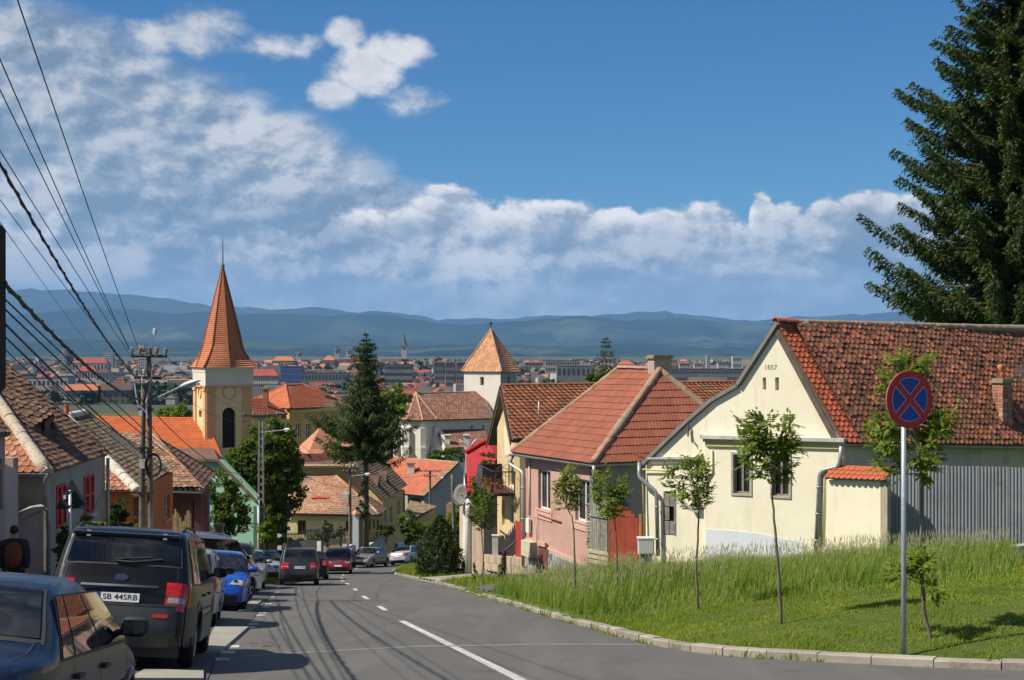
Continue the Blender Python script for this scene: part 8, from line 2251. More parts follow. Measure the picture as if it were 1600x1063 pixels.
def person(label, x, y, yaw, height, top, trousers, hair, pose='walk', bag=None, cap=None, coat_len=.0):
 g = gz(x, y) + .01
 t = thing("person", label, "person", (x, y, g)); t.matrix_basis = Matrix.Translation((x, y, g)) @ Matrix.Rotation(yaw, 4, 'Z') @ Matrix.Scale(height/1.75, 4)
 st = .16 if pose == 'walk' else .04
 def lk(o): o.matrix_parent_inverse = Matrix(); return o
 J = [((0, 0, .95), (.155, .12)), ((0, .01, 1.12), (.145, .105)), ((0, .01, 1.30), (.17, .115)), ((0, .0, 1.44), (.12, .085)), ((0, .01, 1.52), .058), ((0, .02, 1.58), .06), ((0, .03, 1.66), (.078, .095)), ((0, .02, 1.73), (.055, .065))]
 E = [(0,1),(1,2),(2,3),(3,4),(4,5),(5,6),(6,7)]
 for sg in (-1, 1):
  b = len(J)
  sw = st*sg
  J += [((sg*.10, 0, .88), .095), ((sg*.11, sw*.6+.02, .50), .062), ((sg*.11, sw*.6-.05 if sw > 0 else sw-.02, .10), .045), ((sg*.115, sw*.6+.02 if sw > 0 else sw+.05, .045), .042), ((sg*.12, sw*.6+.14 if sw > 0 else sw+.16, .03), .032)]
  E += [(0, b), (b, b+1), (b+1, b+2), (b+2, b+3), (b+3, b+4)]
  b = len(J)
  if pose == 'reach': A = [((sg*.19, .0, 1.42), .062), ((sg*.25, .12, 1.20), .048), ((sg*.18, .36, 1.22), .036), ((sg*.17, .43, 1.24), .028)]
  else: A = [((sg*.19, .0, 1.42), .065), ((sg*.25, -sw*.4, 1.16), .05), ((sg*.24, -sw*.8+.07, .92), .038), ((sg*.235, -sw*.8+.10, .84), .030)]
  J += A; E += [(3, b), (b, b+1), (b+1, b+2), (b+2, b+3)]
 body = lk(skinned("body", J, E, SKIN, t))
 T = [((0, .0, .78), (.20, .16)), ((0, .01, 1.10), (.20, .155)), ((0, .01, 1.30), (.225, .16)), ((0, .0, 1.45), (.17, .12)), ((0, .005, 1.535), (.085, .085))]; TE = [(0,1),(1,2),(2,3),(3,4)]
 for sg in (-1, 1):
  sw = st*sg; b = len(T)
  A = [((sg*.21, .0, 1.42), .098), ((sg*.255, .12 if pose == 'reach' else -sw*.4, 1.20 if pose == 'reach' else 1.16), .068), ((sg*.185, .33, 1.215), .055)] if pose == 'reach' else [((sg*.21, .0, 1.42), .098), ((sg*.26, -sw*.4, 1.16), .078), ((sg*.245, -sw*.8+.07, .90), .062)]
  T += A; TE += [(3, b), (b, b+1), (b+1, b+2)]
 lk(skinned("jacket", T, TE, top, t))
 Lg = [((0, 0, .98), (.19, .145))]; LE = []
 for sg in (-1, 1):
  sw = st*sg; b = len(Lg)
  Lg += [((sg*.10, 0, .86), .115), ((sg*.11, sw*.6+.02, .50), .080), ((sg*.11, sw*.6-.05 if sw > 0 else sw-.02, .12), .066)]; LE += [(0, b), (b, b+1), (b+1, b+2)]
 lk(skinned("trousers", Lg, LE, trousers, t))
 for sg in (-1, 1):
  sw = st*sg; y0 = sw*.6 if sw > 0 else sw+.04
  mb = MB(); mb.lathe([(0, -.10), (.04, -.09), (.052, 0), (.05, .10), (.035, .16), (0, .18)], (sg*.115, y0+.02, .045), 10, 'Y'); lk(mb.build("shoe", CLAD, t, smooth=True))
  hp = Vector((sg*.17, .45, 1.245)) if pose == 'reach' else Vector((sg*.235, -sw*.8+.105, .82))
  dd = Vector((0, 1, -.1)) if pose == 'reach' else Vector((0, .15, -1)); dd.normalize(); ac = Vector((sg, 0, 0)) if pose == 'reach' else Vector((0, 1, 0))
  mb = MB()
  for k, (o, l) in enumerate(((-.028, .060), (-.010, .075), (.010, .078), (.028, .068))):
   a = hp + ac*o; mb.tube([a, a+dd*l*.55, a+dd*l*.95 - Vector((sg*.018, 0, 0))], [.009, .0085, .007], 6)
  mb.tube([hp - dd*.03 + ac*.03, hp + dd*.02 + ac*.05 - Vector((sg*.01, 0, 0))], [.011, .008], 6)
  mb.tube([hp - dd*.07, hp - dd*.02, hp + dd*.015], [.026, .038, .034], 8)
  lk(mb.build("hand", SKIN, t, smooth=True))
 def ball(c, r_, n=12, cut=None, jitter=0):
  mb = MB(); pr = []
  for i in range(n//2+1):
   ph = PI*i/(n//2); pr.append((max(.0005, math.sin(ph)), math.cos(ph)))
  mb.lathe(pr, (0, 0, 0), n); mb.v = [(c[0]+v[0]*r_[0], c[1]+v[1]*r_[1], c[2]+v[2]*r_[2]) for v in mb.v]; return mb
 mb = ball((0, .005, 1.70), (.086, .105, .095)); lk(mb.build("hair" if not cap else "cap", hair if not cap else cap, t, smooth=True))
 if cap: mb = MB(); mb.prism([(-.07, .09, 1.70), (.07, .09, 1.70), (.05, .18, 1.69), (-.05, .18, 1.69)], (0, 0, .012)); lk(mb.build("cap_peak", cap, t, fix=True))
 mb = MB()
 for sg in (-1, 1): mb.lathe([(0, 0), (.013, .004), (0, .010)], (sg*.030, .108, 1.665), 6, 'Y')
 lk(mb.build("eyes", CLAD, t)); mb = ball((0, .118, 1.645), (.012, .016, .022), 8); lk(mb.build("nose", SKIN, t, smooth=True))
 for sg in (-1, 1): mb = ball((sg*.082, .02, 1.655), (.010, .020, .030), 8); lk(mb.build("ear", SKIN, t, smooth=True))
 mb = MB(); mb.box((0, .112, 1.61), (.04, .01, .008)); lk(mb.build("mouth", pm("lips", (0.3, 0.1, 0.08)), t))
 if bag:
  mb = MB(); v = ball((0, -.16, 1.22), (.19, .10, .27), 12); mb = v; b_ = mb.build("backpack_panel", bag, t, smooth=True); lk(b_)
  for sg in (-1,):
   mb = MB(); mb.tube([(.15, -.14, 1.42), (.06, -.21, 1.28), (-.06, -.24, 1.12), (-.15, -.18, .96)], .018, 6); lk(mb.build("strap", CLAD, t))
 return t
DARKC = pm("dark_cloth", (0.016, 0.016, 0.018), (0.028, 0.028, 0.030), 8, .95)
x0 = PX(22, 29.0)
person("man walking away at the left edge in a black and rust brown jacket", x0, 29.0, R(12), 1.78, DARKC, pm("dark_jeans", (0.02, 0.025, 0.04), (0.03, 0.035, 0.05), 6, .95), pm("black_hair", (0.012, 0.010, 0.009), (0.02, 0.017, 0.015), 20, .7), 'walk', pm("rust_cloth", (0.10, 0.032, 0.012), (0.15, 0.05, 0.018), 6, .95))
LAV = pm("lavender_cloth", (0.16, 0.14, 0.36), (0.20, 0.18, 0.42), 6, .95)
person("man in a white cap and blue violet shirt standing beside the red crossover", PX(548.5, 95.5), 95.5, R(100), 1.80, LAV, DARKC, DARKC, 'stand', cap=WHITEP)
person("person in a pale lavender top leaning toward the red crossover", PX(541.5, 96.3), 96.3, R(95), 1.66, pm("pale_lavender", (0.34, 0.30, 0.45), (0.4, 0.36, 0.5), 6, .95), DARKC, pm("black_hair", (0.012, 0.010, 0.009)), 'reach')
# ------------------------------------------------------------------ vegetation
def gz_np(x, y):
 b = np.interp(y, BASE_Y, BASE_Z); w = np.clip((190 - y) / 60.0, 0, 1); out = b.copy()
 kx = np.interp(y, KR_Y, KR_X); lx = np.interp(y, KL_Y, KL_X)
 idx = np.where((x > kx) & (y < 190))[0]
 for c in range(0, len(idx), 4000):
  i = idx[c:c+4000]; d = np.sqrt(((krs[None, :, 0] - x[i, None])**2 + (krs[None, :, 1] - y[i, None])**2).min(1))
  e = np.clip((90 - y[i]) / 35.0, 0, 1); out[i] += (.05 + .05*np.minimum(1, d/.5))*w[i] + e*1.5*(1-np.exp(-np.maximum(0, d-.25)/7.0))
 idx = np.where((x < lx) & (y < 190))[0]; out[idx] += w[idx]*.055*np.minimum(lx[idx]-x[idx], 12)
 return out
def trunk_mesh(t, pts, rads, mat=None, name="trunk", seg=8):
 mb = MB(); mb.tube(pts, rads, seg); return mb.build(name, mat or BARK, t, smooth=True)
def sapling(base_px, bend, top_py, crown, label, Yd=None, n_leaf=230, seed=0, low=0, leafmat_=None):
 """young ash: thin bent trunk, ascending twigs, feathered leaves; crown = (x0, y0, x1, y1) in the view at that distance"""
 rs = np.random.RandomState(seed)
 b = ground(*base_px) if Yd is None else on(PX(base_px[0], Yd), Yd)
 Y = b.y
 t = thing("young_tree", label, "tree", b, group="young trees planted along the verge")
 pts = [b - Vector((0, 0, .1))] + [P(px, py, Y) for px, py in bend]
 x0, y0, x1, y1 = crown
 topp = P((x0 + x1) / 2 + rs.uniform(-4, 4), top_py + 6, Y); pts.append(topp)
 Q = []
 for i in range(len(pts) - 1):
  for k in range(5): Q.append(pts[i].lerp(pts[i+1], k/5) + Vector((rs.normal(0, .006), rs.normal(0, .006), 0)))
 Q.append(pts[-1])
 H = Q[-1].z - Q[0].z
 trunk_mesh(t, Q, [max(.006, .034 * (1 - (q.z - Q[0].z) / H) ** .8) for q in Q], pm("young_bark", (0.12, 0.095, 0.06), (0.20, 0.165, 0.11), 12, .9, .5, 60))
 cx, cz = (x0 + x1) / 2, (y0 + y1) / 2; C = P(cx, cz, Y); rx = (x1 - x0) / 2 / FPX * Y; rz = (y1 - y0) / 2 / FPX * Y
 nb = 26; mb = MB(); leaves = []
 for k in range(nb + low):
  f = rs.uniform(0, 1) ** .8
  start_z = C.z - rz * .95 + f * rz * 1.7
  q = min(Q, key=lambda p: abs(p.z - start_z))
  a = rs.uniform(0, 2*PI); e = rs.uniform(.25, 1.0)
  ph = rs.uniform(0, 2*PI); cz_ = rs.uniform(-.75, 1.0); rr = math.sqrt(max(0, 1 - cz_*cz_)) * rs.uniform(.75, 1.05)
  end = Vector((C.x + rx*rr*math.cos(ph), C.y + rx*.9*rr*math.sin(ph), C.z + rz*cz_))
  if end.z < q.z - .1: q = min(Q, key=lambda p: abs(p.z - (end.z - .25)))
  mid = q.lerp(end, .5) + Vector((0, 0, -.08))
  if k >= nb:
   zl = Q[0].z + .15 * H + rs.uniform(0, .12) * H; q = min(Q, key=lambda p: abs(p.z - zl)); end = q + Vector((rs.uniform(-.45, .45), rs.uniform(-.4, .4), rs.uniform(.1, .4))); mid = q.lerp(end, .5)
  mb.tube([q, mid, end], [.010, .007, .003], 5, caps=False)
  L = (end - q).length; nleaf = max(4, int(n_leaf / nb))
  for j in range(nleaf):
   u = .30 + .70 * (j + rs.rand()) / nleaf
   p = q.lerp(mid, u*2) if u < .5 else mid.lerp(end, u*2 - 1)
   leaves.append((p, (end - q).normalized()))
 mb.build("twigs", pm("young_bark", (0.12, 0.095, 0.06)), t)
 V = []; F = []
 for (p, d) in leaves:
  a = Vector(rs.normal(size=3)); a = (a - d*a.dot(d)).normalized() * .8 + d * .6 + Vector((0, 0, -.15)); a.normalize()
  side = a.cross(Vector((0, 0, 1)));
  if side.length < .1: continue
  side.normalize(); up = side.cross(a)
  Lr = rs.uniform(.15, .24); n = 4
  for i in range(n * 2 + 1):
   if i == n * 2: o = p + a*Lr; dd = a
   else:
    s_ = 1 if i % 2 else -1; o = p + a*Lr*(.25 + .7*(i//2)/n); dd = (a*.55 + side*s_*.8 - Vector((0, 0, .25))).normalized()
   ll = rs.uniform(.075, .110); ww = (dd.cross(up)).normalized() * ll * .23; b0 = len(V)
   V += [o, o + dd*ll*.5 + ww + up*.004, o + dd*ll - up*.012, o + dd*ll*.5 - ww + up*.004]; F.append((b0, b0+1, b0+2, b0+3))
 npmesh("foliage", [tuple(v) for v in V], F, leafmat_ or LEAF_G, t)
 return t
sapling((900, 868), [(897, 830), (893, 806), (884, 792)], 733, (866, 731, 909, 801), "young ash tree in front of the pink house windows", n_leaf=190, seed=1, Yd=36)
sapling((966, 885), [(963, 850), (960, 810), (955, 790)], 725, (922, 725, 981, 803), "young ash tree in front of the rust red gate", n_leaf=230, seed=2, Yd=33)
sapling((1090, 955), [(1088, 900), (1091, 830), (1092, 788)], 706, (1034, 708, 1113, 794), "young ash tree before the shuttered bay of the cream house", n_leaf=190, seed=3)
sapling((1220, 975), [(1217, 900), (1209, 810), (1206, 745)], 636, (1151, 640, 1247, 752), "young ash tree before the right gable window of the cream house", n_leaf=260, seed=4)
sapling((1456, 997), [(1443, 950), (1438, 860), (1441, 740)], 545, (1348, 548, 1488, 770), "tallest young ash tree growing behind the no stopping sign", n_leaf=420, seed=5, low=5)
sapling((754, 906), [(755, 870), (752, 825)], 762, (729, 764, 776, 830), "young tree beside the lower pavement before the beige boards", n_leaf=210, seed=6, Yd=54, leafmat_=LEAF_M)

def leafy(label, x, Y, z0, ztop, blobs, leaf, n, size, seed=0, name="leafy_tree", cat="tree", group=None, trunk_r=.18, mat=None, holes=.0):
 """broadleaf tree; blobs = ellipsoids (dx, dy, z, rx, ry, rz) that the crown fills unevenly"""
 rs = np.random.RandomState(seed); g = z0
 t = thing(name, label, cat, (x, Y, g), group=group)
 cen = []
 vol = np.array([b[3]*b[4]*b[5] for b in blobs]) ** .75; vol /= vol.sum()
 ncl = max(12, n // 45)
 for b, f in zip(blobs, vol):
  k = max(3, int(ncl * f)); v = rs.normal(size=(k, 3)); v /= np.linalg.norm(v, axis=1)[:, None]; v *= (rs.rand(k, 1) ** .28)
  cen.append(v * [b[3], b[4], b[5]] + [x + b[0], Y + b[1], b[2]])
 cen = np.concatenate(cen)
 mr = float(np.mean([min(b[3:6]) for b in blobs]))
 cr = mr * .34 * (.7 + .7 * rs.rand(len(cen)))
 per = max(6, n // len(cen))
 v = rs.normal(size=(len(cen), per, 3)); v /= np.linalg.norm(v, axis=2)[..., None]; v *= (rs.rand(len(cen), per, 1) ** .4) * cr[:, None, None] * [1.15, 1.15, .75]
 pts = (cen[:, None] + v).reshape(-1, 3)
 V, F = leaf_faces(pts, size, seed, .62, .25, .7)
 npmesh("foliage", V, F, leaf, t)
 if trunk_r > 0:
  zc = min(b[2] for b in blobs)
  trunk_mesh(t, [(x, Y, g - .3), (x + .05, Y, lerp(g, zc, .5)), (x, Y, zc), (x - .05, Y, lerp(zc, ztop, .5))], [trunk_r*1.3, trunk_r, trunk_r*.75, trunk_r*.3], mat)
  mb = MB()
  for k in range(9):
   c = Vector(cen[rs.randint(len(cen))]); st = Vector((x, Y, lerp(g, c.z, rs.uniform(.55, .85)))); mb.tube([st, st.lerp(c, .5) + Vector((0, 0, .2)), c], [trunk_r*.35, trunk_r*.22, trunk_r*.08], 5, caps=False)
  mb.build("branches", mat or BARK, t)
 return t
def by_px(label, cx, Y, boxes, leaf, n, size, seed=0, ground_z=None, **kw):
 """boxes: crown lumps as (x0, y0, x1, y1) seen at distance Y"""
 x = PX(cx, Y); g = gz(x, Y) if ground_z is None else ground_z; bl = []
 for (a, b, c, d) in boxes:
  rx = (PX(c, Y) - PX(a, Y)) / 2; rz = (PZ(b, Y) - PZ(d, Y)) / 2
  bl.append(((PX(a, Y) + PX(c, Y)) / 2 - x, rnd.uniform(-.2, .2) * rx, (PZ(b, Y) + PZ(d, Y)) / 2, rx, rx * .85, rz))
 zt = max(b[2] + b[5] for b in bl)
 return leafy(label, x, Y, g, zt, bl, leaf, n, size, seed, **kw)
by_px("large leafy tree with dense crown beside the latticed pole and mint green house", 412, 90, [(352, 690, 420, 790), (385, 655, 462, 740), (400, 700, 475, 815), (345, 700, 395, 760), (425, 672, 470, 740), (385, 780, 450, 830)], LEAF_M, 15000, .24, 11, trunk_r=.25)
by_px("shrubby tree half covering the left of the mint green wall", 352, 73, [(322, 735, 372, 800), (335, 760, 395, 835), (318, 790, 360, 850)], LEAF_M, 6000, .17, 12, trunk_r=.08)
by_px("small round bright green street tree at the left kerb before the iron fence", 417, 78, [(398, 818, 436, 852), (402, 812, 428, 835)], LEAF_G, 1800, .15, 13, trunk_r=.05)
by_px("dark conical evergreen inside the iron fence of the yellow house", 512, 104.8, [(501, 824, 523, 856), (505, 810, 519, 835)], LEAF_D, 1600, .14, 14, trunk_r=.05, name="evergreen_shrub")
by_px("light green shrub over the white wall piece by the iron gate", 491, 104.6, [(480, 832, 502, 852)], LEAF_G, 700, .16, 15, trunk_r=.03, name="shrub", cat="shrub")
by_px("small light green tree right of the dark conical evergreen", 532, 105, [(525, 820, 541, 842)], LEAF_M, 600, .16, 16, trunk_r=.04)
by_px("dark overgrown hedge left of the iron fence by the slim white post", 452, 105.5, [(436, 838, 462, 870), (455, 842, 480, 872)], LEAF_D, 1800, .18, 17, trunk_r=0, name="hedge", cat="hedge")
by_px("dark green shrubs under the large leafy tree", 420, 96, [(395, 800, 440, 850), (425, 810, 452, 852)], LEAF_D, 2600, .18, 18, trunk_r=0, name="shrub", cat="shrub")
by_px("little street tree in front of the grey ramp wall", 603, 113, [(589, 820, 617, 842)], LEAF_M, 900, .17, 19, trunk_r=.05)
by_px("leafy green tree left of the far pole above the white hatchback", 638, 116, [(622, 797, 650, 830), (625, 822, 658, 850), (640, 815, 665, 838)], LEAF_G, 3200, .18, 20, trunk_r=.08)
by_px("spreading green shrub between far pole and leaning wooden pole", 690, 100, [(672, 806, 712, 850), (700, 790, 728, 850)], LEAF_G, 3400, .17, 21, trunk_r=.06, name="shrub", cat="shrub")
by_px("tall dark green shrub below the flower balcony", 757, 72, [(738, 735, 777, 790), (748, 705, 778, 760), (735, 770, 765, 812)], LEAF_M, 5200, .14, 22, trunk_r=.06, name="shrub", cat="shrub")
by_px("bright green treetops between the dark spruce and brown church roof", 612, 185, [(578, 615, 615, 665), (600, 600, 642, 655), (590, 640, 630, 690)], LEAF_G, 5500, .36, 23, trunk_r=.2)
by_px("bright green tree above the orange nave roof left of the tower", 272, 190, [(243, 636, 280, 668), (262, 630, 302, 668)], LEAF_G, 2600, .38, 24, trunk_r=.2)
by_px("dark green shrubs at the foot of the white apse", 695, 182, [(664, 704, 700, 726), (690, 700, 727, 728)], LEAF_M, 2200, .34, 25, trunk_r=0, name="shrub", cat="shrub")
by_px("green foliage behind the school and pavilion", 520, 140, [(505, 690, 545, 722), (535, 700, 600, 728)], LEAF_G, 2200, .26, 26, trunk_r=.1)
by_px("yellow green shrub under the red shutters, right of the triangular sign", 142, 34, [(118, 806, 152, 850), (135, 815, 166, 860)], LEAF_G, 3400, .085, 27, trunk_r=.03, name="shrub", cat="shrub")
by_px("narrow olive green conifer left of the triangular sign post", 98, 31.6, [(84, 830, 116, 900), (92, 815, 112, 860)], leafmat("olive_leaf", (0.05, 0.075, 0.010), (0.10, 0.13, 0.02)), 4200, .055, 28, trunk_r=.03, name="conifer_shrub", cat="shrub")
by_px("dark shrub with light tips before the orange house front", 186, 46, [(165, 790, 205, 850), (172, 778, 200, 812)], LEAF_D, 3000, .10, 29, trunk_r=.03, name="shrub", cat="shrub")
by_px("sunlit shrub growing against the first utility pole", 219, 45, [(206, 815, 232, 860)], LEAF_G, 1200, .09, 30, trunk_r=.02, name="shrub", cat="shrub")
by_px("weedy upright shrub on the verge by the stone wall", 783, 50, [(777, 868, 789, 905)], LEAF_G, 500, .09, 31, trunk_r=.015, name="shrub", cat="shrub")
by_px("thin weedy shrub at the kerb between driveway and pavement", 741, 55, [(737, 878, 746, 908)], LEAF_G, 260, .09, 32, trunk_r=.012, name="shrub", cat="shrub")
by_px("green bush at the foot of the small spruce behind the ridge", 935, 96, [(912, 583, 942, 605), (930, 580, 965, 604)], LEAF_M, 1500, .2, 33, trunk_r=.1, ground_z=-14)

def spruce(label, x, Y, z0, ztop, rmax, profile, n_whorl, per, dens, fsize, seed=0, lean=None, leaf=None, sides=(1.0, 1.0), trunk_r=.3, up=.15, group=None, name="spruce_tree", zlow=None, asp=.13, lat=.62, wr=(.72, 1.08)):
 rs = np.random.RandomState(seed); t = thing(name, label, "tree", (x, Y, z0), group=group)
 trunk_mesh(t, [(x, Y, z0 - .5), (x, Y, lerp(z0, ztop, .4)), (x, Y, lerp(z0, ztop, .8)), (x, Y, ztop)], [trunk_r, trunk_r*.75, trunk_r*.35, .02], name="trunk")
 zl = zlow if zlow is not None else lerp(z0, ztop, .15)
 C = []; D = []; limbs = MB()
 for w_ in range(n_whorl):
  f = (w_ + rs.rand()*.45) / n_whorl; z = lerp(ztop - .1, zl, f)
  wl = rs.uniform(*wr)
  R0 = rmax * np.interp(f, *profile)
  for k in range(per):
   a = 2*PI*(k + rs.rand()) / per; side = sides[1] if math.cos(a) > 0 else sides[0]
   L = R0 * wl * rs.uniform(.62, 1.15) * (1 + (side - 1) * abs(math.cos(a)))
   if L < .15: L = .15
   d = np.array([math.cos(a), math.sin(a), 0]); sd = np.array([-math.sin(a), math.cos(a), 0])
   droop = rs.uniform(.10, .30) * L * (.4 + f)
   base_ = np.array([x, Y, z])
   def pt(u): return base_ + d*L*u + np.array([0, 0, up*L*u - droop*math.sin(PI*min(1, u*.95))*.9 + .10*L*max(0, u-.7)])
   if L > rmax*.25: limbs.tube([pt(u) for u in (0, .33, .66, .97)], [trunk_r*.16*(L/rmax)+.012, trunk_r*.11*(L/rmax)+.01, .012, .006], 4, caps=False)
   nb = max(3, int(L * dens))
   for j in range(nb):
    u = .12 + .88 * (j + rs.rand()) / nb; p = pt(u); s_ = 1 if j % 2 else -1
    bl = (.34 + .30*rs.rand()) * (1.05 - u*.65) * min(L, rmax*.5) * lat + fsize*.5
    hang = rs.uniform(.35, 1.15)
    dd = sd*s_*rs.uniform(.4, 1.0) + d*rs.uniform(.3, .9) + np.array([0, 0, -hang]); dd /= np.linalg.norm(dd)
    m_ = max(2, int(bl / (fsize * .42)))
    for q in range(m_):
     C.append(p + dd*bl*(q + .5)/m_ + rs.normal(0, fsize*.10, 3)); D.append(dd*.7 + d*.2 + rs.normal(0, .38, 3))
 C = np.array(C); D = np.array(D); D /= np.linalg.norm(D, axis=1)[:, None]
 upv = rs.normal(size=C.shape)*.6 + [0, 0, .7]; B = np.cross(D, upv); B /= np.linalg.norm(B, axis=1)[:, None]; N = np.cross(B, D)
 s_ = (fsize * (.7 + .6*rs.rand(len(C))))[:, None]
 V = np.stack([C - D*s_*.5, C + B*s_*asp + N*s_*.05, C + D*s_*.5, C - B*s_*asp + N*s_*.05], 1).reshape(-1, 3)
 F = (np.arange(len(C))*4)[:, None] + np.array([[0, 1, 2, 3]])
 npmesh("needles", V, F, leaf or NEEDLE, t); limbs.build("limbs", BARK, t)
 return t
PR = ([0, .06, .2, .45, .75, 1.0], [.03, .12, .32, .62, .9, 1.0])
PRB = ([0, .2, .457, .52, .58, .73, .83, .9, 1.0], [.03, .12, .36, .52, .69, .82, .84, .95, 1.10])
spruce("huge dark spruce rising behind the cream house roof and past the top edge", PX(1592, 66), 66, gz(PX(1592, 66), 66), PZ(-420, 66), 7.1, PRB, 42, 12, 30, .26, 41, trunk_r=.42, zlow=PZ(492, 66), asp=.17, up=.10, lat=.46, wr=(.82, 1.06))
spruce("second spruce just right of the frame whose branches merge with the huge one", PX(1700, 71), 71, gz(PX(1700, 71), 71), PZ(-160, 71), 7.0, PRB, 30, 8, 12, .30, 42, trunk_r=.38, zlow=PZ(500, 71), asp=.13, up=.2)
SP2 = ([0, .08, .3, .36, .46, .7, .9, 1.0], [.05, .18, .42, .30, .62, 1.0, .95, .55])
spruce("dark spruce with bare trunk standing before the yellow house", PX(572, 110), 110, gz(PX(572, 110), 110), PZ(520, 110), 4.0, SP2, 30, 9, 22, .28, 43, wr=(.42, 1.12), trunk_r=.26, zlow=PZ(712, 110), up=.05, sides=(1.05, .95))
spruce("small slender spruce behind the pink house ridge", PX(947, 100), 100, -15, PZ(524, 100), 1.25, ([0, .3, .6, .7, 1.0], [.15, .55, .8, 1.1, 1.6]), 10, 6, 8, .24, 44, trunk_r=.10, zlow=PZ(596, 100), up=.25)
by_px("ivy mantle wrapped round the bare trunk of the dark spruce", 567, 109.5, [(561, 742, 573, 775), (558, 765, 577, 808), (556, 785, 579, 812)], LEAF_D, 1600, .14, 45, trunk_r=0, name="ivy", cat="ivy", ground_z=PZ(812, 109.5))
def juniper():
 Y = 75.5; x = PX(687, Y); g = gz(x, Y); rs = np.random.RandomState(46)
 t = thing("conifer_bush", "bushy dark conifer with light tips at the right kerb beside the grey car", "bush", (x, Y, g))
 n = 9000; h = PZ(808, Y) - g; f = rs.rand(n)**1.15; R0 = 1.28*np.interp(f, [0, .15, .45, .8, 1], [.85, 1.0, .88, .42, .05]); a = rs.rand(n)*2*PI
 rr = R0*(.35+.65*rs.rand(n)**.5)*(1+.18*np.sin(a*5+f*9)+.1*np.sin(a*11-f*17))
 C = np.stack([x+rr*np.cos(a), Y+rr*np.sin(a), g+.05+f*h*(1+.03*np.sin(a*7))], 1)
 V, F = leaf_faces(C, .19, 46, .32, -.5, .2); npmesh("foliage", V, F, leafmat("juniper", (0.016, 0.036, 0.012), (0.058, 0.095, 0.024), .2), t)
 trunk_mesh(t, [(x, Y, g-.2), (x, Y, g+h*.8)], [.09, .02])
juniper()

# ---- grass
def blades(name, x, y, h, w, mat, label, seed, lean=.25, seedhead=False):
 rs = np.random.RandomState(seed); n = len(x); z = gz_np(x, y) - .02
 a = rs.rand(n)*2*PI; wx, wy = np.cos(a)*w, np.sin(a)*w
 la = rs.normal(-.3, .9, n); lx, ly = np.cos(la)*lean*h*rs.rand(n), np.sin(la)*lean*h*rs.rand(n)*.7
 b0 = np.stack([x-wx, y-wy, z], 1); b1 = np.stack([x+wx, y+wy, z], 1)
 m0 = np.stack([x-wx*.8+lx*.35, y-wy*.8+ly*.35, z+h*.55], 1); m1 = np.stack([x+wx*.8+lx*.35, y+wy*.8+ly*.35, z+h*.55], 1)
 tp = np.stack([x+lx, y+ly, z+h], 1)
 V = np.stack([b0, b1, m1, m0, tp], 1).reshape(-1, 3); k = (np.arange(n)*5)[:, None]
 F = np.concatenate([k+[[0, 1, 2]], k+[[0, 2, 3]], k+[[3, 2, 4]]], 0)
 return tag(npmesh(name, V, F, mat), label, "grass", kind='stuff')
def grassmat(name, lo, hi, dry, zscale=None):
 m = bpy.data.materials.new(name); m.use_nodes = True
 n = NT(m.node_tree); bs = n.n['Principled BSDF']; out = n.n['Material Output']; tc = n.new('ShaderNodeTexCoord'); geo = n.new('ShaderNodeNewGeometry')
 f = n.m('ADD', n.m('MULTIPLY', geo.outputs['Random Per Island'], .45), n.m('MULTIPLY', n.noise(tc.outputs['Object'], .7, 4.0, .6), .65))
 c = n.ramp(f, [(.30, lo), (.62, hi), (.80, dry)])
 n.put(bs.inputs['Base Color'], c); bs.inputs['Roughness'].default_value = .65; bs.inputs['Specular IOR Level'].default_value = .25
 tr = n.new('ShaderNodeBsdfTranslucent'); n.put(tr.inputs['Color'], n.mix(1.0, c, (1.2, 1.25, .6), 'MULTIPLY')); ms = n.new('ShaderNodeMixShader'); ms.inputs[0].default_value = .4
 n.l.new(bs.outputs[0], ms.inputs[1]); n.l.new(tr.outputs[0], ms.inputs[2]); n.l.new(ms.outputs[0], out.inputs['Surface']); return m
GT = grassmat("tall_grass", (0.10, 0.175, 0.018), (0.20, 0.295, 0.040), (0.33, 0.37, 0.10))
GS = grassmat("lawn_grass", (0.125, 0.195, 0.018), (0.23, 0.295, 0.030), (0.36, 0.36, 0.08))
GH = pm("seed_heads", (0.42, 0.39, 0.19), (0.55, 0.50, 0.27), 5, .9, isl=.2)
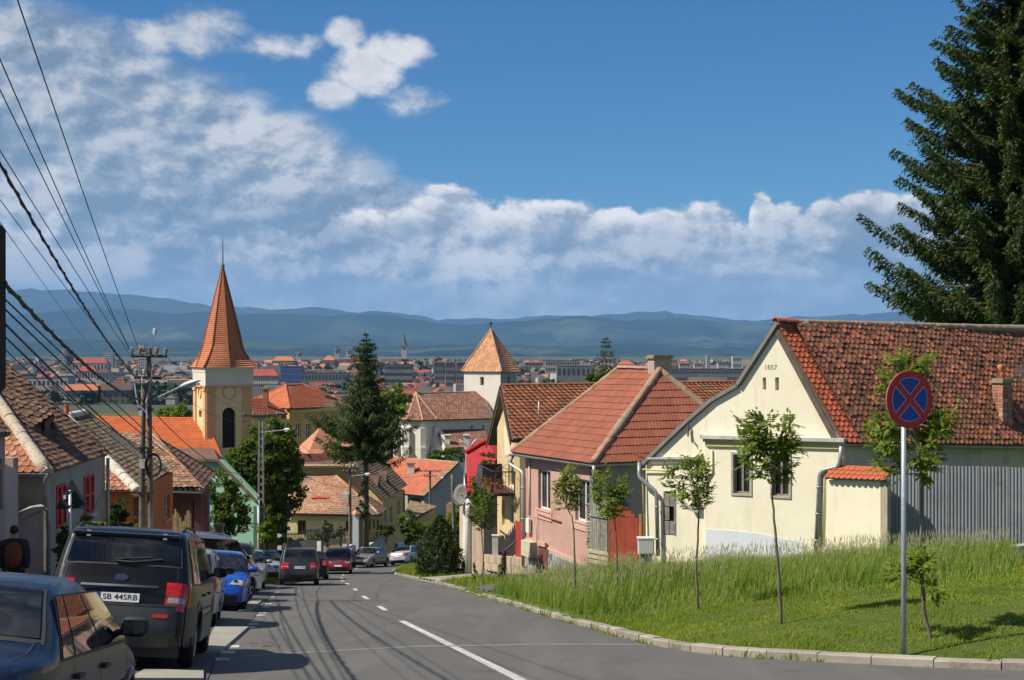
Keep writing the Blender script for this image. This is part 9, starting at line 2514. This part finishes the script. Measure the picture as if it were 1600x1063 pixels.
def make_grass():
 rs = np.random.RandomState(77)
 def cand(n, xa, xb, ya, yb):
  x = rs.uniform(xa, xb, n); y = rs.uniform(ya, yb, n); kx = np.interp(y, KR_Y, KR_X); d = x - kx
  return x, y, d
 x, y, d = cand(230000, -1, 17, 18.2, 47)
 z = gz_np(x, y); px = 800 + x/y*FPX; py = HYP - z/y*FPX
 lim = np.interp(px, [775, 900, 960, 1060, 1200, 1400, 1580], [945, 972, 968, 950, 936, 918, 898])
 wallY = np.interp(px, [780, 822, 927, 1003, 1010, 1318, 1386, 1720], [50, 55, 49.5, 45, 42.8, 39.8, 38.7, 42])
 ok = (d > .22) & (y < wallY) & (y < 47.3)
 tall = ok & (py < lim + rs.normal(0, 5, len(px))) & (px < 1578 + rs.normal(0, 8, len(px)))
 i = np.where(tall)[0]
 clump = .5 + .5*np.sin(x*1.7 + np.sin(y*1.3)*2)*np.sin(y*1.1 + x*.6)
 i = i[rs.rand(len(i)) < .55 + .45*clump[i]]
 h = (.30 + .34*rs.rand(len(i)))*(.70 + .5*clump[i]); edge = np.clip((lim[i] - py[i])/14, .35, 1); h *= edge
 h *= np.interp(px[i], [780, 900, 1100, 1600], [.95, 1.0, .95, 1.0])
 blades("tall_grass", x[i], y[i], h, .007, GT, "tall unmown grass in front of the cream and pink houses", 1, .45)
 j = i[rs.rand(len(i)) < .05]; h2 = (.55 + .34*rs.rand(len(j)))*np.clip((lim[j]-py[j])/14, .3, 1)
 zz = gz_np(x[j], y[j]); lx = rs.normal(.05, .09, len(j)); ly = rs.normal(0, .06, len(j)); w = .0035
 V = np.stack([np.stack([x[j]-w, y[j], zz], 1), np.stack([x[j]+w, y[j], zz], 1), np.stack([x[j]+lx, y[j]+ly, zz+h2*.86], 1),
     np.stack([x[j]+lx-.010, y[j]+ly, zz+h2*.85], 1), np.stack([x[j]+lx+.010, y[j]+ly, zz+h2*.85], 1), np.stack([x[j]+lx*1.25, y[j]+ly, zz+h2*1.02], 1)], 1).reshape(-1, 3)
 k = (np.arange(len(j))*6)[:, None]; F = np.concatenate([k+[[0, 1, 2]], k+[[3, 4, 5]]], 0)
 tag(npmesh("grass_seed_heads", V, F, GH), "pale seed heads standing over the tall grass", "grass", kind='stuff')
 short = ok & ~tall
 i = np.where(short)[0]
 x2, y2, d2 = cand(150000, 1.5, 14, 18.2, 32); z2 = gz_np(x2, y2); px2 = 800+x2/y2*FPX; py2 = HYP - z2/y2*FPX
 lim2 = np.interp(px2, [775, 900, 960, 1060, 1200, 1400, 1580, 1590], [945, 972, 968, 950, 936, 918, 898, 700])
 i2 = np.where((d2 > .2) & (py2 > lim2 - 2))[0]
 X = np.concatenate([x[i], x2[i2]]); Yv = np.concatenate([y[i], y2[i2]])
 tuft = .5 + .5*np.sin(X*5.1 + np.sin(Yv*3.7)*1.5)*np.sin(Yv*4.3 + X*2.2)
 mown = .5 + .5*np.sin(Yv*2.1 + .3*X)
 kx = np.interp(Yv, KR_Y, KR_X); nearkerb = np.exp(-np.maximum(0, X-kx-.15)/.5)
 h = (.025 + .040*rs.rand(len(X)))*(.6 + .8*tuft)*(.8 + .4*mown) + nearkerb*.06*rs.rand(len(X))
 blades("lawn", X, Yv, h, .006, GS, "short mown lawn between the kerb and the tall grass", 2, .8)
 x3, y3, d3 = cand(46000, -8.5, 1.8, 44, 112); keep = (d3 > .22) & (d3 < np.where(y3 < 58, 3.2, 2.1)) & ~((y3 > 47.3) & (y3 < 52.8)) & ~((y3 > 65.8) & (y3 < 73.2)); k3 = np.where(keep)[0]
 h = (.10 + .16*rs.rand(len(k3)))
 blades("verge_grass", x3[k3], y3[k3], h, .010, GS, "rough grass patches beside the lower right kerb", 3, .6)
 x4 = rs.uniform(-14.5, -10.6, 12000); y4 = rs.uniform(66, 79, 12000); k4 = np.where(x4 < np.interp(y4, KL_Y, KL_X) - .1)[0]
 blades("verge_grass", x4[k4], y4[k4], .12 + .14*rs.rand(len(k4)), .012, GS, "small grass patch at the left kerb under the pale silver hatchback", 4, .6)
 m_ = 420; yy = rs.uniform(18, 62, m_); xx = np.interp(yy, KR_Y, KR_X) - .03 + rs.normal(0, .03, m_); keep = rs.rand(m_) < .5 + .5*np.sin(yy*1.9)
 X = np.repeat(xx[keep], 14) + rs.normal(0, .035, keep.sum()*14); Yv = np.repeat(yy[keep], 14) + rs.normal(0, .05, keep.sum()*14)
 blades("gutter_weeds", X, Yv, .03 + .08*rs.rand(len(X)), .007, GS, "weeds growing along the foot of the kerb", 5, .9)
make_grass()
# ------------------------------------------------------------------ the town on the plain
GP = -45.0
TW = [pm("town_wall_white", (0.30, 0.295, 0.28), (0.42, 0.41, 0.385), .05, .95), pm("town_wall_cream", (0.27, 0.24, 0.18), (0.36, 0.32, 0.24), .05, .95), pm("town_wall_grey", (0.12, 0.12, 0.12), (0.20, 0.20, 0.195), .05, .95), pm("town_wall_ochre", (0.28, 0.21, 0.11), (0.35, 0.26, 0.15), .05, .95)]
TR = [pm("town_roof_brown", (0.075, 0.05, 0.042), (0.12, 0.078, 0.062), .05, .95), pm("town_roof_red", (0.26, 0.055, 0.035), (0.34, 0.085, 0.055), .05, .95), pm("town_roof_orange", (0.40, 0.13, 0.065), (0.48, 0.18, 0.095), .05, .95), pm("town_roof_dark", (0.045, 0.045, 0.048), (0.07, 0.07, 0.072), .05, .95)]  # dark brown puts the cloud shade over the mid town into the roofs
DWIN = pm("far_window", (0.03, 0.035, 0.04), (0.05, 0.055, 0.06), .5, .4)
def ground_at(y): return float(np.interp(y, BASE_Y, BASE_Z))
def far_house_mesh(w, d, h, rh, wm_, rm, hip=False):
 mb = MB(); mb.cur = 0
 mb.box((0, 0, h/2), (w, d, h)); mb.cur = 1; o = .5
 e = w*.28 if hip else -.0
 A, B, C, D = (-w/2-o, -d/2-o, h), (w/2+o, -d/2-o, h), (w/2+o, d/2+o, h), (-w/2-o, d/2+o, h); R1, R2 = (-w/2-o+e, 0, h+rh), (w/2+o-e, 0, h+rh)
 mb.add([A, B, C, D, R1, R2], [(0, 1, 5, 4), (2, 3, 4, 5)] + ([(1, 2, 5), (3, 0, 4)] if hip else []));
 if not hip: mb.cur = 0; mb.add([A, B, C, D, R1, R2], [(1, 2, 5), (3, 0, 4)])
 mb.cur = 2
 for k in range(max(1, int(w/3.2))):
  x = -w/2 + (k+.5)*w/max(1, int(w/3.2))
  for f in range(max(1, int(h/3))): mb.box((x, -d/2-.03, 1.6+f*3), (1.1, .08, 1.4))
 return mb.mesh("far_house", [wm_, rm, DWIN])
def town():
 rs = random.Random(99); fam = {}
 kinds = [(0, 0, "white walled far house with brown roof in the town on the plain"), (1, 1, "cream walled far house with red roof in the town on the plain"), (2, 0, "grey walled far house with brown roof in the town on the plain"), (1, 2, "cream walled far house with orange roof in the town on the plain"), (0, 3, "white walled far building with dark flat looking roof in the town"), (2, 1, "grey walled far house with red roof in the town on the plain")]
 meshes = {}
 for ki, (a, b, l) in enumerate(kinds):
  meshes[ki] = [far_house_mesh(rs.uniform(10, 20), rs.uniform(8, 11), rs.uniform(3.5, 8), rs.uniform(2.8, 4.6), TW[a], TR[b], rs.random() < .4) for _ in range(4)]
 vis = [(30, 300), (395, 520), (580, 730), (800, 930), (1040, 1165)]
 n = 0; tries = 0; occ = []
 while n < 270 and tries < 9000:
  tries += 1
  y = 1010 + (rs.random() ** 1.6) * 1700
  a, b = vis[min(4, int(rs.random()*5))] if rs.random() < .85 else (0, 1180)
  if y < 1130 and a < 300: continue
  px = rs.uniform(a, b); x = PX(px, y)
  if any(abs(x-p)+abs(y-q) < 17 for p, q in occ): continue
  occ.append((x, y)); ki = rs.choices(range(6), (22, 16, 24, 8, 12, 18))[0]
  o = bpy.data.objects.new("far_house", rs.choice(meshes[ki])); col.objects.link(o); o.location = (x, y, ground_at(y) + hill(x, y)); o.rotation_euler = (0, 0, rs.choice((0, .3, -.4, 1.2, 1.57, .8)) + rs.uniform(-.2, .2)); s_ = rs.uniform(.8, 1.35); o.scale = (s_, s_, s_)
  tag(o, kinds[ki][2], "house", kinds[ki][2].replace("far house", "far houses").replace("far building", "far buildings")); n += 1
 V = []; F = []; MI = []
 for k in range(5200):
  y = 1150 + (rs.random() ** 1.15) * 4300; x = PX(rs.uniform(-250, 1850), y)
  if any(abs(x-p)+abs(y-q) < 15 for p, q in occ[:270]) and y < 1700: continue
  w, d, h, rh = rs.uniform(9, 24), rs.uniform(8, 13), rs.uniform(3.5, 9) * (1.25 if rs.random() < .15 else 1), rs.uniform(2.2, 4.8)
  if rs.random() < .035: w, d, h, rh = rs.uniform(30, 60), 13, rs.uniform(13, 19), .5
  th = rs.uniform(-.5, .5) + rs.choice((0, 1.57)); c, s_ = math.cos(th), math.sin(th); g = ground_at(y) + hill(x, y); b = len(V)
  for (px_, py_, pz) in ((-w/2, -d/2, 0), (w/2, -d/2, 0), (w/2, d/2, 0), (-w/2, d/2, 0), (-w/2, -d/2, h), (w/2, -d/2, h), (w/2, d/2, h), (-w/2, d/2, h), (-w/2, 0, h+rh), (w/2, 0, h+rh)):
   V.append((x + px_*c - py_*s_, y + px_*s_ + py_*c, g + pz))
  wi = rs.choices((0, 1, 2, 3), (30, 25, 35, 10))[0]; oldtown = 2300 < y < 3200 and -420 < x < -60
  ri = rs.choices((4, 5, 6, 7), (10, 35, 55, 3) if oldtown else (34, 26, 12, 24))[0]
  for f, m_ in (((0, 1, 5, 4), wi), ((1, 2, 6, 5), wi), ((2, 3, 7, 6), wi), ((3, 0, 4, 7), wi), ((5, 6, 9), wi), ((7, 4, 8), wi), ((4, 5, 9, 8), ri), ((6, 7, 8, 9), ri)):
   F.append(tuple(b+i for i in f)); MI.append(m_)
 me = bpy.data.meshes.new("town_mass"); me.from_pydata(V, [], F)
 for m_ in TW + TR: me.materials.append(m_)
 me.polygons.foreach_set('material_index', MI); me.update()
 tag(link("town_mass", me), "countless small roofs and walls of the distant town spread over the plain", "town", kind='stuff')
def hill(x, y):
 return 17 * math.exp(-((y - 2650) / 420) ** 2) * max(0, min(1, (x + 620) / 150)) * max(0, min(1, (-30 - x) / 120)) + 5 * math.sin(x * .004 + y * .003)
town()
def far_trees():
 rs = np.random.RandomState(5)
 C = []
 def clump(px0, px1, y0, y1, n, h):
  for k in range(n):
   y = rs.uniform(y0, y1); x = PX(rs.uniform(px0, px1), y); C.append((x, y, ground_at(y) + hill(x, y), h*rs.uniform(.6, 1.2)))
 clump(-60, 310, 1140, 1230, 120, 10); clump(200, 300, 1200, 1350, 60, 13); clump(500, 760, 1150, 1500, 130, 10); clump(820, 960, 1200, 1700, 90, 11); clump(1030, 1170, 1250, 1700, 80, 11); clump(-100, 1700, 1500, 5200, 2300, 12); clump(380, 520, 1150, 1600, 70, 10)
 V = []; F = []
 for (x, y, g, h) in C:
  m_ = 34; v = rs.normal(size=(m_, 3)); v /= np.linalg.norm(v, axis=1)[:, None]; v *= rs.rand(m_, 1)**.4*[h*.5, h*.45, h*.48]; v += [x, y, g + h*.5]
  a = rs.normal(size=(m_, 3)); a /= np.linalg.norm(a, axis=1)[:, None]; b = np.cross(a, rs.normal(size=(m_, 3))); b /= np.linalg.norm(b, axis=1)[:, None]; s_ = h*.24
  k = len(V)*4; V.append(np.stack([v-a*s_, v-b*s_, v+a*s_, v+b*s_], 1));
 V = np.concatenate(V).reshape(-1, 3); F = (np.arange(len(V)//4)*4)[:, None]+np.array([[0, 1, 2, 3]])
 tag(npmesh("far_woods", V, F, leafmat("far_foliage", (0.016, 0.028, 0.010), (0.036, 0.055, 0.016), .1)), "dark tree masses between the houses of the distant town", "trees", kind='stuff')
far_trees()
def block(name, label, px0, px1, py_top, Y, depth, wall_i, roof=None, rows=3, cols=10, roofh=0, ww=.55, wh=.5, cat="building", yaw=0.0, band=None, group=None):
 x0, x1 = PX(px0, Y), PX(px1, Y); zt = PZ(py_top, Y); g = ground_at(Y) + hill((x0+x1)/2, Y); w = x1 - x0; h = zt - g - roofh
 t = thing(name, label, cat, ((x0+x1)/2, Y, g), yaw, group)
 inv = wm(t).inverted()
 def fin(o): o.matrix_parent_inverse = Matrix(); return o
 mb = MB(); mb.box((0, depth/2, h/2), (w, depth, h)); fin(mb.build("wall", TW[wall_i] if isinstance(wall_i, int) else wall_i, t))
 if roof is not None:
  mb = MB(); o = .6
  if roofh > 1: mb.add([(-w/2-o, -o, h), (w/2+o, -o, h), (w/2+o, depth+o, h), (-w/2-o, depth+o, h), (-w/2+depth*.4, depth/2, h+roofh), (w/2-depth*.4, depth/2, h+roofh)], [(0, 1, 5, 4), (1, 2, 5), (2, 3, 4, 5), (3, 0, 4), (3, 2, 1, 0)])
  else: mb.box((0, depth/2, h+.3), (w+.6, depth+.6, .6))
  fin(mb.build("roof", roof, t))
 cw, chh = w/cols, h/rows
 mb = MB(); mb.box((0, 0, 0), (cw*ww, .25, chh*wh)); me = mb.mesh("window", band or DWIN)
 for i in range(cols):
  for j in range(rows):
   o = bpy.data.objects.new("window", me); col.objects.link(o); o.parent = t; o.location = (-w/2+(i+.5)*cw, -.05, (j+.55)*chh)
 return t
BLUEB = pm("blue_cladding", (0.03, 0.06, 0.20), (0.04, 0.08, 0.25), .1, .5)
block("apartment_block", "long pale block with dark balcony rows at the left behind the roofs", 105, 182, 604, 1180, 14, 0, TR[3], 4, 12, 0, .6, .55)
block("factory", "long white factory wall with a row of windows at the far left", 22, 107, 591, 1230, 20, 0, TR[3], 2, 12, 0, .5, .4)
block("factory", "white windowless corner building right of the long factory wall", 92, 106, 589, 1200, 18, 0, TR[3], 2, 2, 0, .3, .3)
block("office_building", "low building with red roof and white window rows, left of the first pole", 118, 150, 572, 1650, 16, 0, TR[1], 2, 7, 6)
block("office_building", "long building under a bright red roof near the left horizon", 112, 168, 560, 2300, 20, 0, TR[1], 2, 10, 8)
block("office_building", "white building with pale arched top left of the first pole", 150, 170, 575, 1500, 16, 0, TR[0], 2, 4, 5)
block("tower_block", "twin pale tower block on the left horizon, left half", 93, 102, 546, 3300, 16, 0, None, 9, 3)
block("tower_block", "twin pale tower block on the left horizon, right half", 103, 112, 547, 3320, 16, 2, None, 9, 3)
block("tower_block", "blue striped tower block on the left horizon", 162, 176, 552, 3200, 18, 0, None, 8, 4, band=BLUEB)
block("tower_block", "tower block rising just behind the first pole crossarm", 216, 229, 542, 3100, 18, 0, None, 9, 4)
block("office_building", "green tinted low building right of the first pole lamp", 257, 275, 589, 1400, 14, pm("lime_wall", (0.30, 0.36, 0.20), (0.36, 0.42, 0.26), .1), None, 3, 4)
block("office_building", "white three storey building with dark red roof right of the spire church", 393, 435, 577, 1500, 16, 0, TR[1], 3, 12, 7)
block("office_building", "dark blue building with a white sign band behind the ochre school", 438, 472, 573, 1900, 20, BLUEB, TR[3], 4, 8, 0, .8, .15, band=TW[2])
block("office_building", "low white roofed hall in the shade of the town", 470, 545, 583, 1750, 18, 2, TR[3], 2, 14)
block("apartment_block", "long grey slab block with window bands left of the white church", 600, 645, 570, 1800, 14, 2, TR[3], 4, 14, 0, .8, .4)
for k, (a, b) in enumerate(((678, 694), (696, 711), (713, 727))):
 block("apartment_block", ["grey apartment block with stepped roof, left of three", "grey apartment block with stepped roof, middle of three", "grey apartment block with stepped roof next to the white tower"][k], a, b, 562, 1700, 15, 2, TR[3], 5, 5, 4)
block("office_building", "pale institutional building left of the small spruce", 852, 905, 564, 2200, 18, 1, TR[3], 3, 14, 0)
block("office_building", "grey hall with pale roof below the institutional building", 870, 930, 572, 1700, 24, 2, TW[2], 2, 8)
block("warehouse", "building with vivid orange roof right of the small spruce", 966, 992, 564, 2300, 22, 0, NEW_TILE, 1, 6, 6)
block("apartment_block", "very long grey block with window rows right of the pink house chimney", 1045, 1162, 577, 1750, 14, 2, TR[3], 3, 30, 0, .5, .45)
block("tower_block", "slim white tower block right of the pink house chimney", 1104, 1110, 556, 3000, 14, 0, None, 8, 2)
block("office_building", "white office cube on the horizon left of the cream gable", 1145, 1158, 557, 2900, 18, 0, None, 3, 4)
block("office_building", "ochre cube building on the horizon right of the pink house chimney", 1048, 1058, 561, 2700, 14, 3, None, 3, 3)
for k, (a, b, c) in enumerate(((1122, 1134, 565), (1062, 1078, 566), (1085, 1098, 567), (780, 812, 563), (820, 848, 565))):
 block("apartment_block", ["white block left of the white office cube", "cream block right of the ochre cube", "pale block left of the slim white tower", "pale block just right of the white church tower", "pale block between the white tower and the institutional building"][k], a, b, c, 2500, 14, (0, 1, 0, 0, 2)[k], TR[(0, 1, 0, 3, 1)[k]], 3, 5, 2)
def far_church(px, ytop, ybase, w, Y, label, kind):
 x = PX(px, Y); zt = PZ(ytop, Y); zb = ground_at(Y) + hill(x, Y); zr = PZ(ybase, Y); t = thing("church_tower", label, "church tower", (x, Y, zb))
 wd_ = w/FPX*Y; mb = MB(); mb.box((x, Y, (zb+zr)/2), (wd_, wd_, zr-zb)); mb.build("shaft", TW[0], t)
 mb = MB()
 if kind == 'spire': mb.lathe([(wd_*.62, 0), (wd_*.52, (zt-zr)*.08), (wd_*.30, (zt-zr)*.3), (.3, zt-zr)], (x, Y, zr), 8)
 else: mb.lathe([(wd_*.62, 0), (wd_*.66, (zt-zr)*.12), (wd_*.5, (zt-zr)*.32), (wd_*.22, (zt-zr)*.42), (wd_*.26, (zt-zr)*.56), (wd_*.12, (zt-zr)*.7), (.2, zt-zr)], (x, Y, zr), 12)
 mb.build("spire", pm("slate_spire", (0.07, 0.075, 0.075), (0.11, 0.115, 0.11), .3), t)
 if kind == 'spire':
  for sx in (-1, 1):
   mb = MB(); mb.lathe([(wd_*.14, 0), (.05, (zt-zr)*.34)], (x+sx*wd_*.5, Y-wd_*.5, zr), 6); mb.build("corner_turret", pm("slate_spire", (0.07, 0.075, 0.075)), t)
 mb = MB(); mb.box((x, Y-wd_/2-.1, lerp(zb, zr, .88)), (wd_*.28, .3, (zr-zb)*.10)); mb.build("belfry_window", DWIN, t)
far_church(632, 521, 542, 9, 2650, "tall white church tower with dark needle spire and corner turrets on the horizon", 'spire')
far_church(526.5, 538, 549, 8, 2600, "left white twin tower with onion cap on the horizon", 'onion')
far_church(545.5, 544, 549, 9, 2620, "right white twin tower with low cap on the horizon", 'onion')
far_church(467.5, 546, 554, 7, 2600, "small grey council tower left of the two white towers", 'onion')
block("old_town_house", "big orange roofed old town house beside the white towers", 505, 523, 556, 2560, 16, 1, TR[2], 1, 5, 8)
block("old_town_house", "orange roofed house under the tall needle spire", 612, 630, 559, 2560, 16, 1, TR[2], 1, 5, 8)
block("old_town_house", "long red orange roof left of the council tower", 425, 460, 557, 2540, 16, 1, TR[2], 1, 8, 8)
mb = MB(); mb.box((PX(180, 1085), 1085, GP + 1.0), (520, .6, 4.0)); o = mb.build("noise_wall", pm("noise_wall_paint", (0.17, 0.20, 0.20), (0.22, 0.25, 0.25), .02, .8)); tag(o, "long low grey green wall across the field before the distant town", "wall")
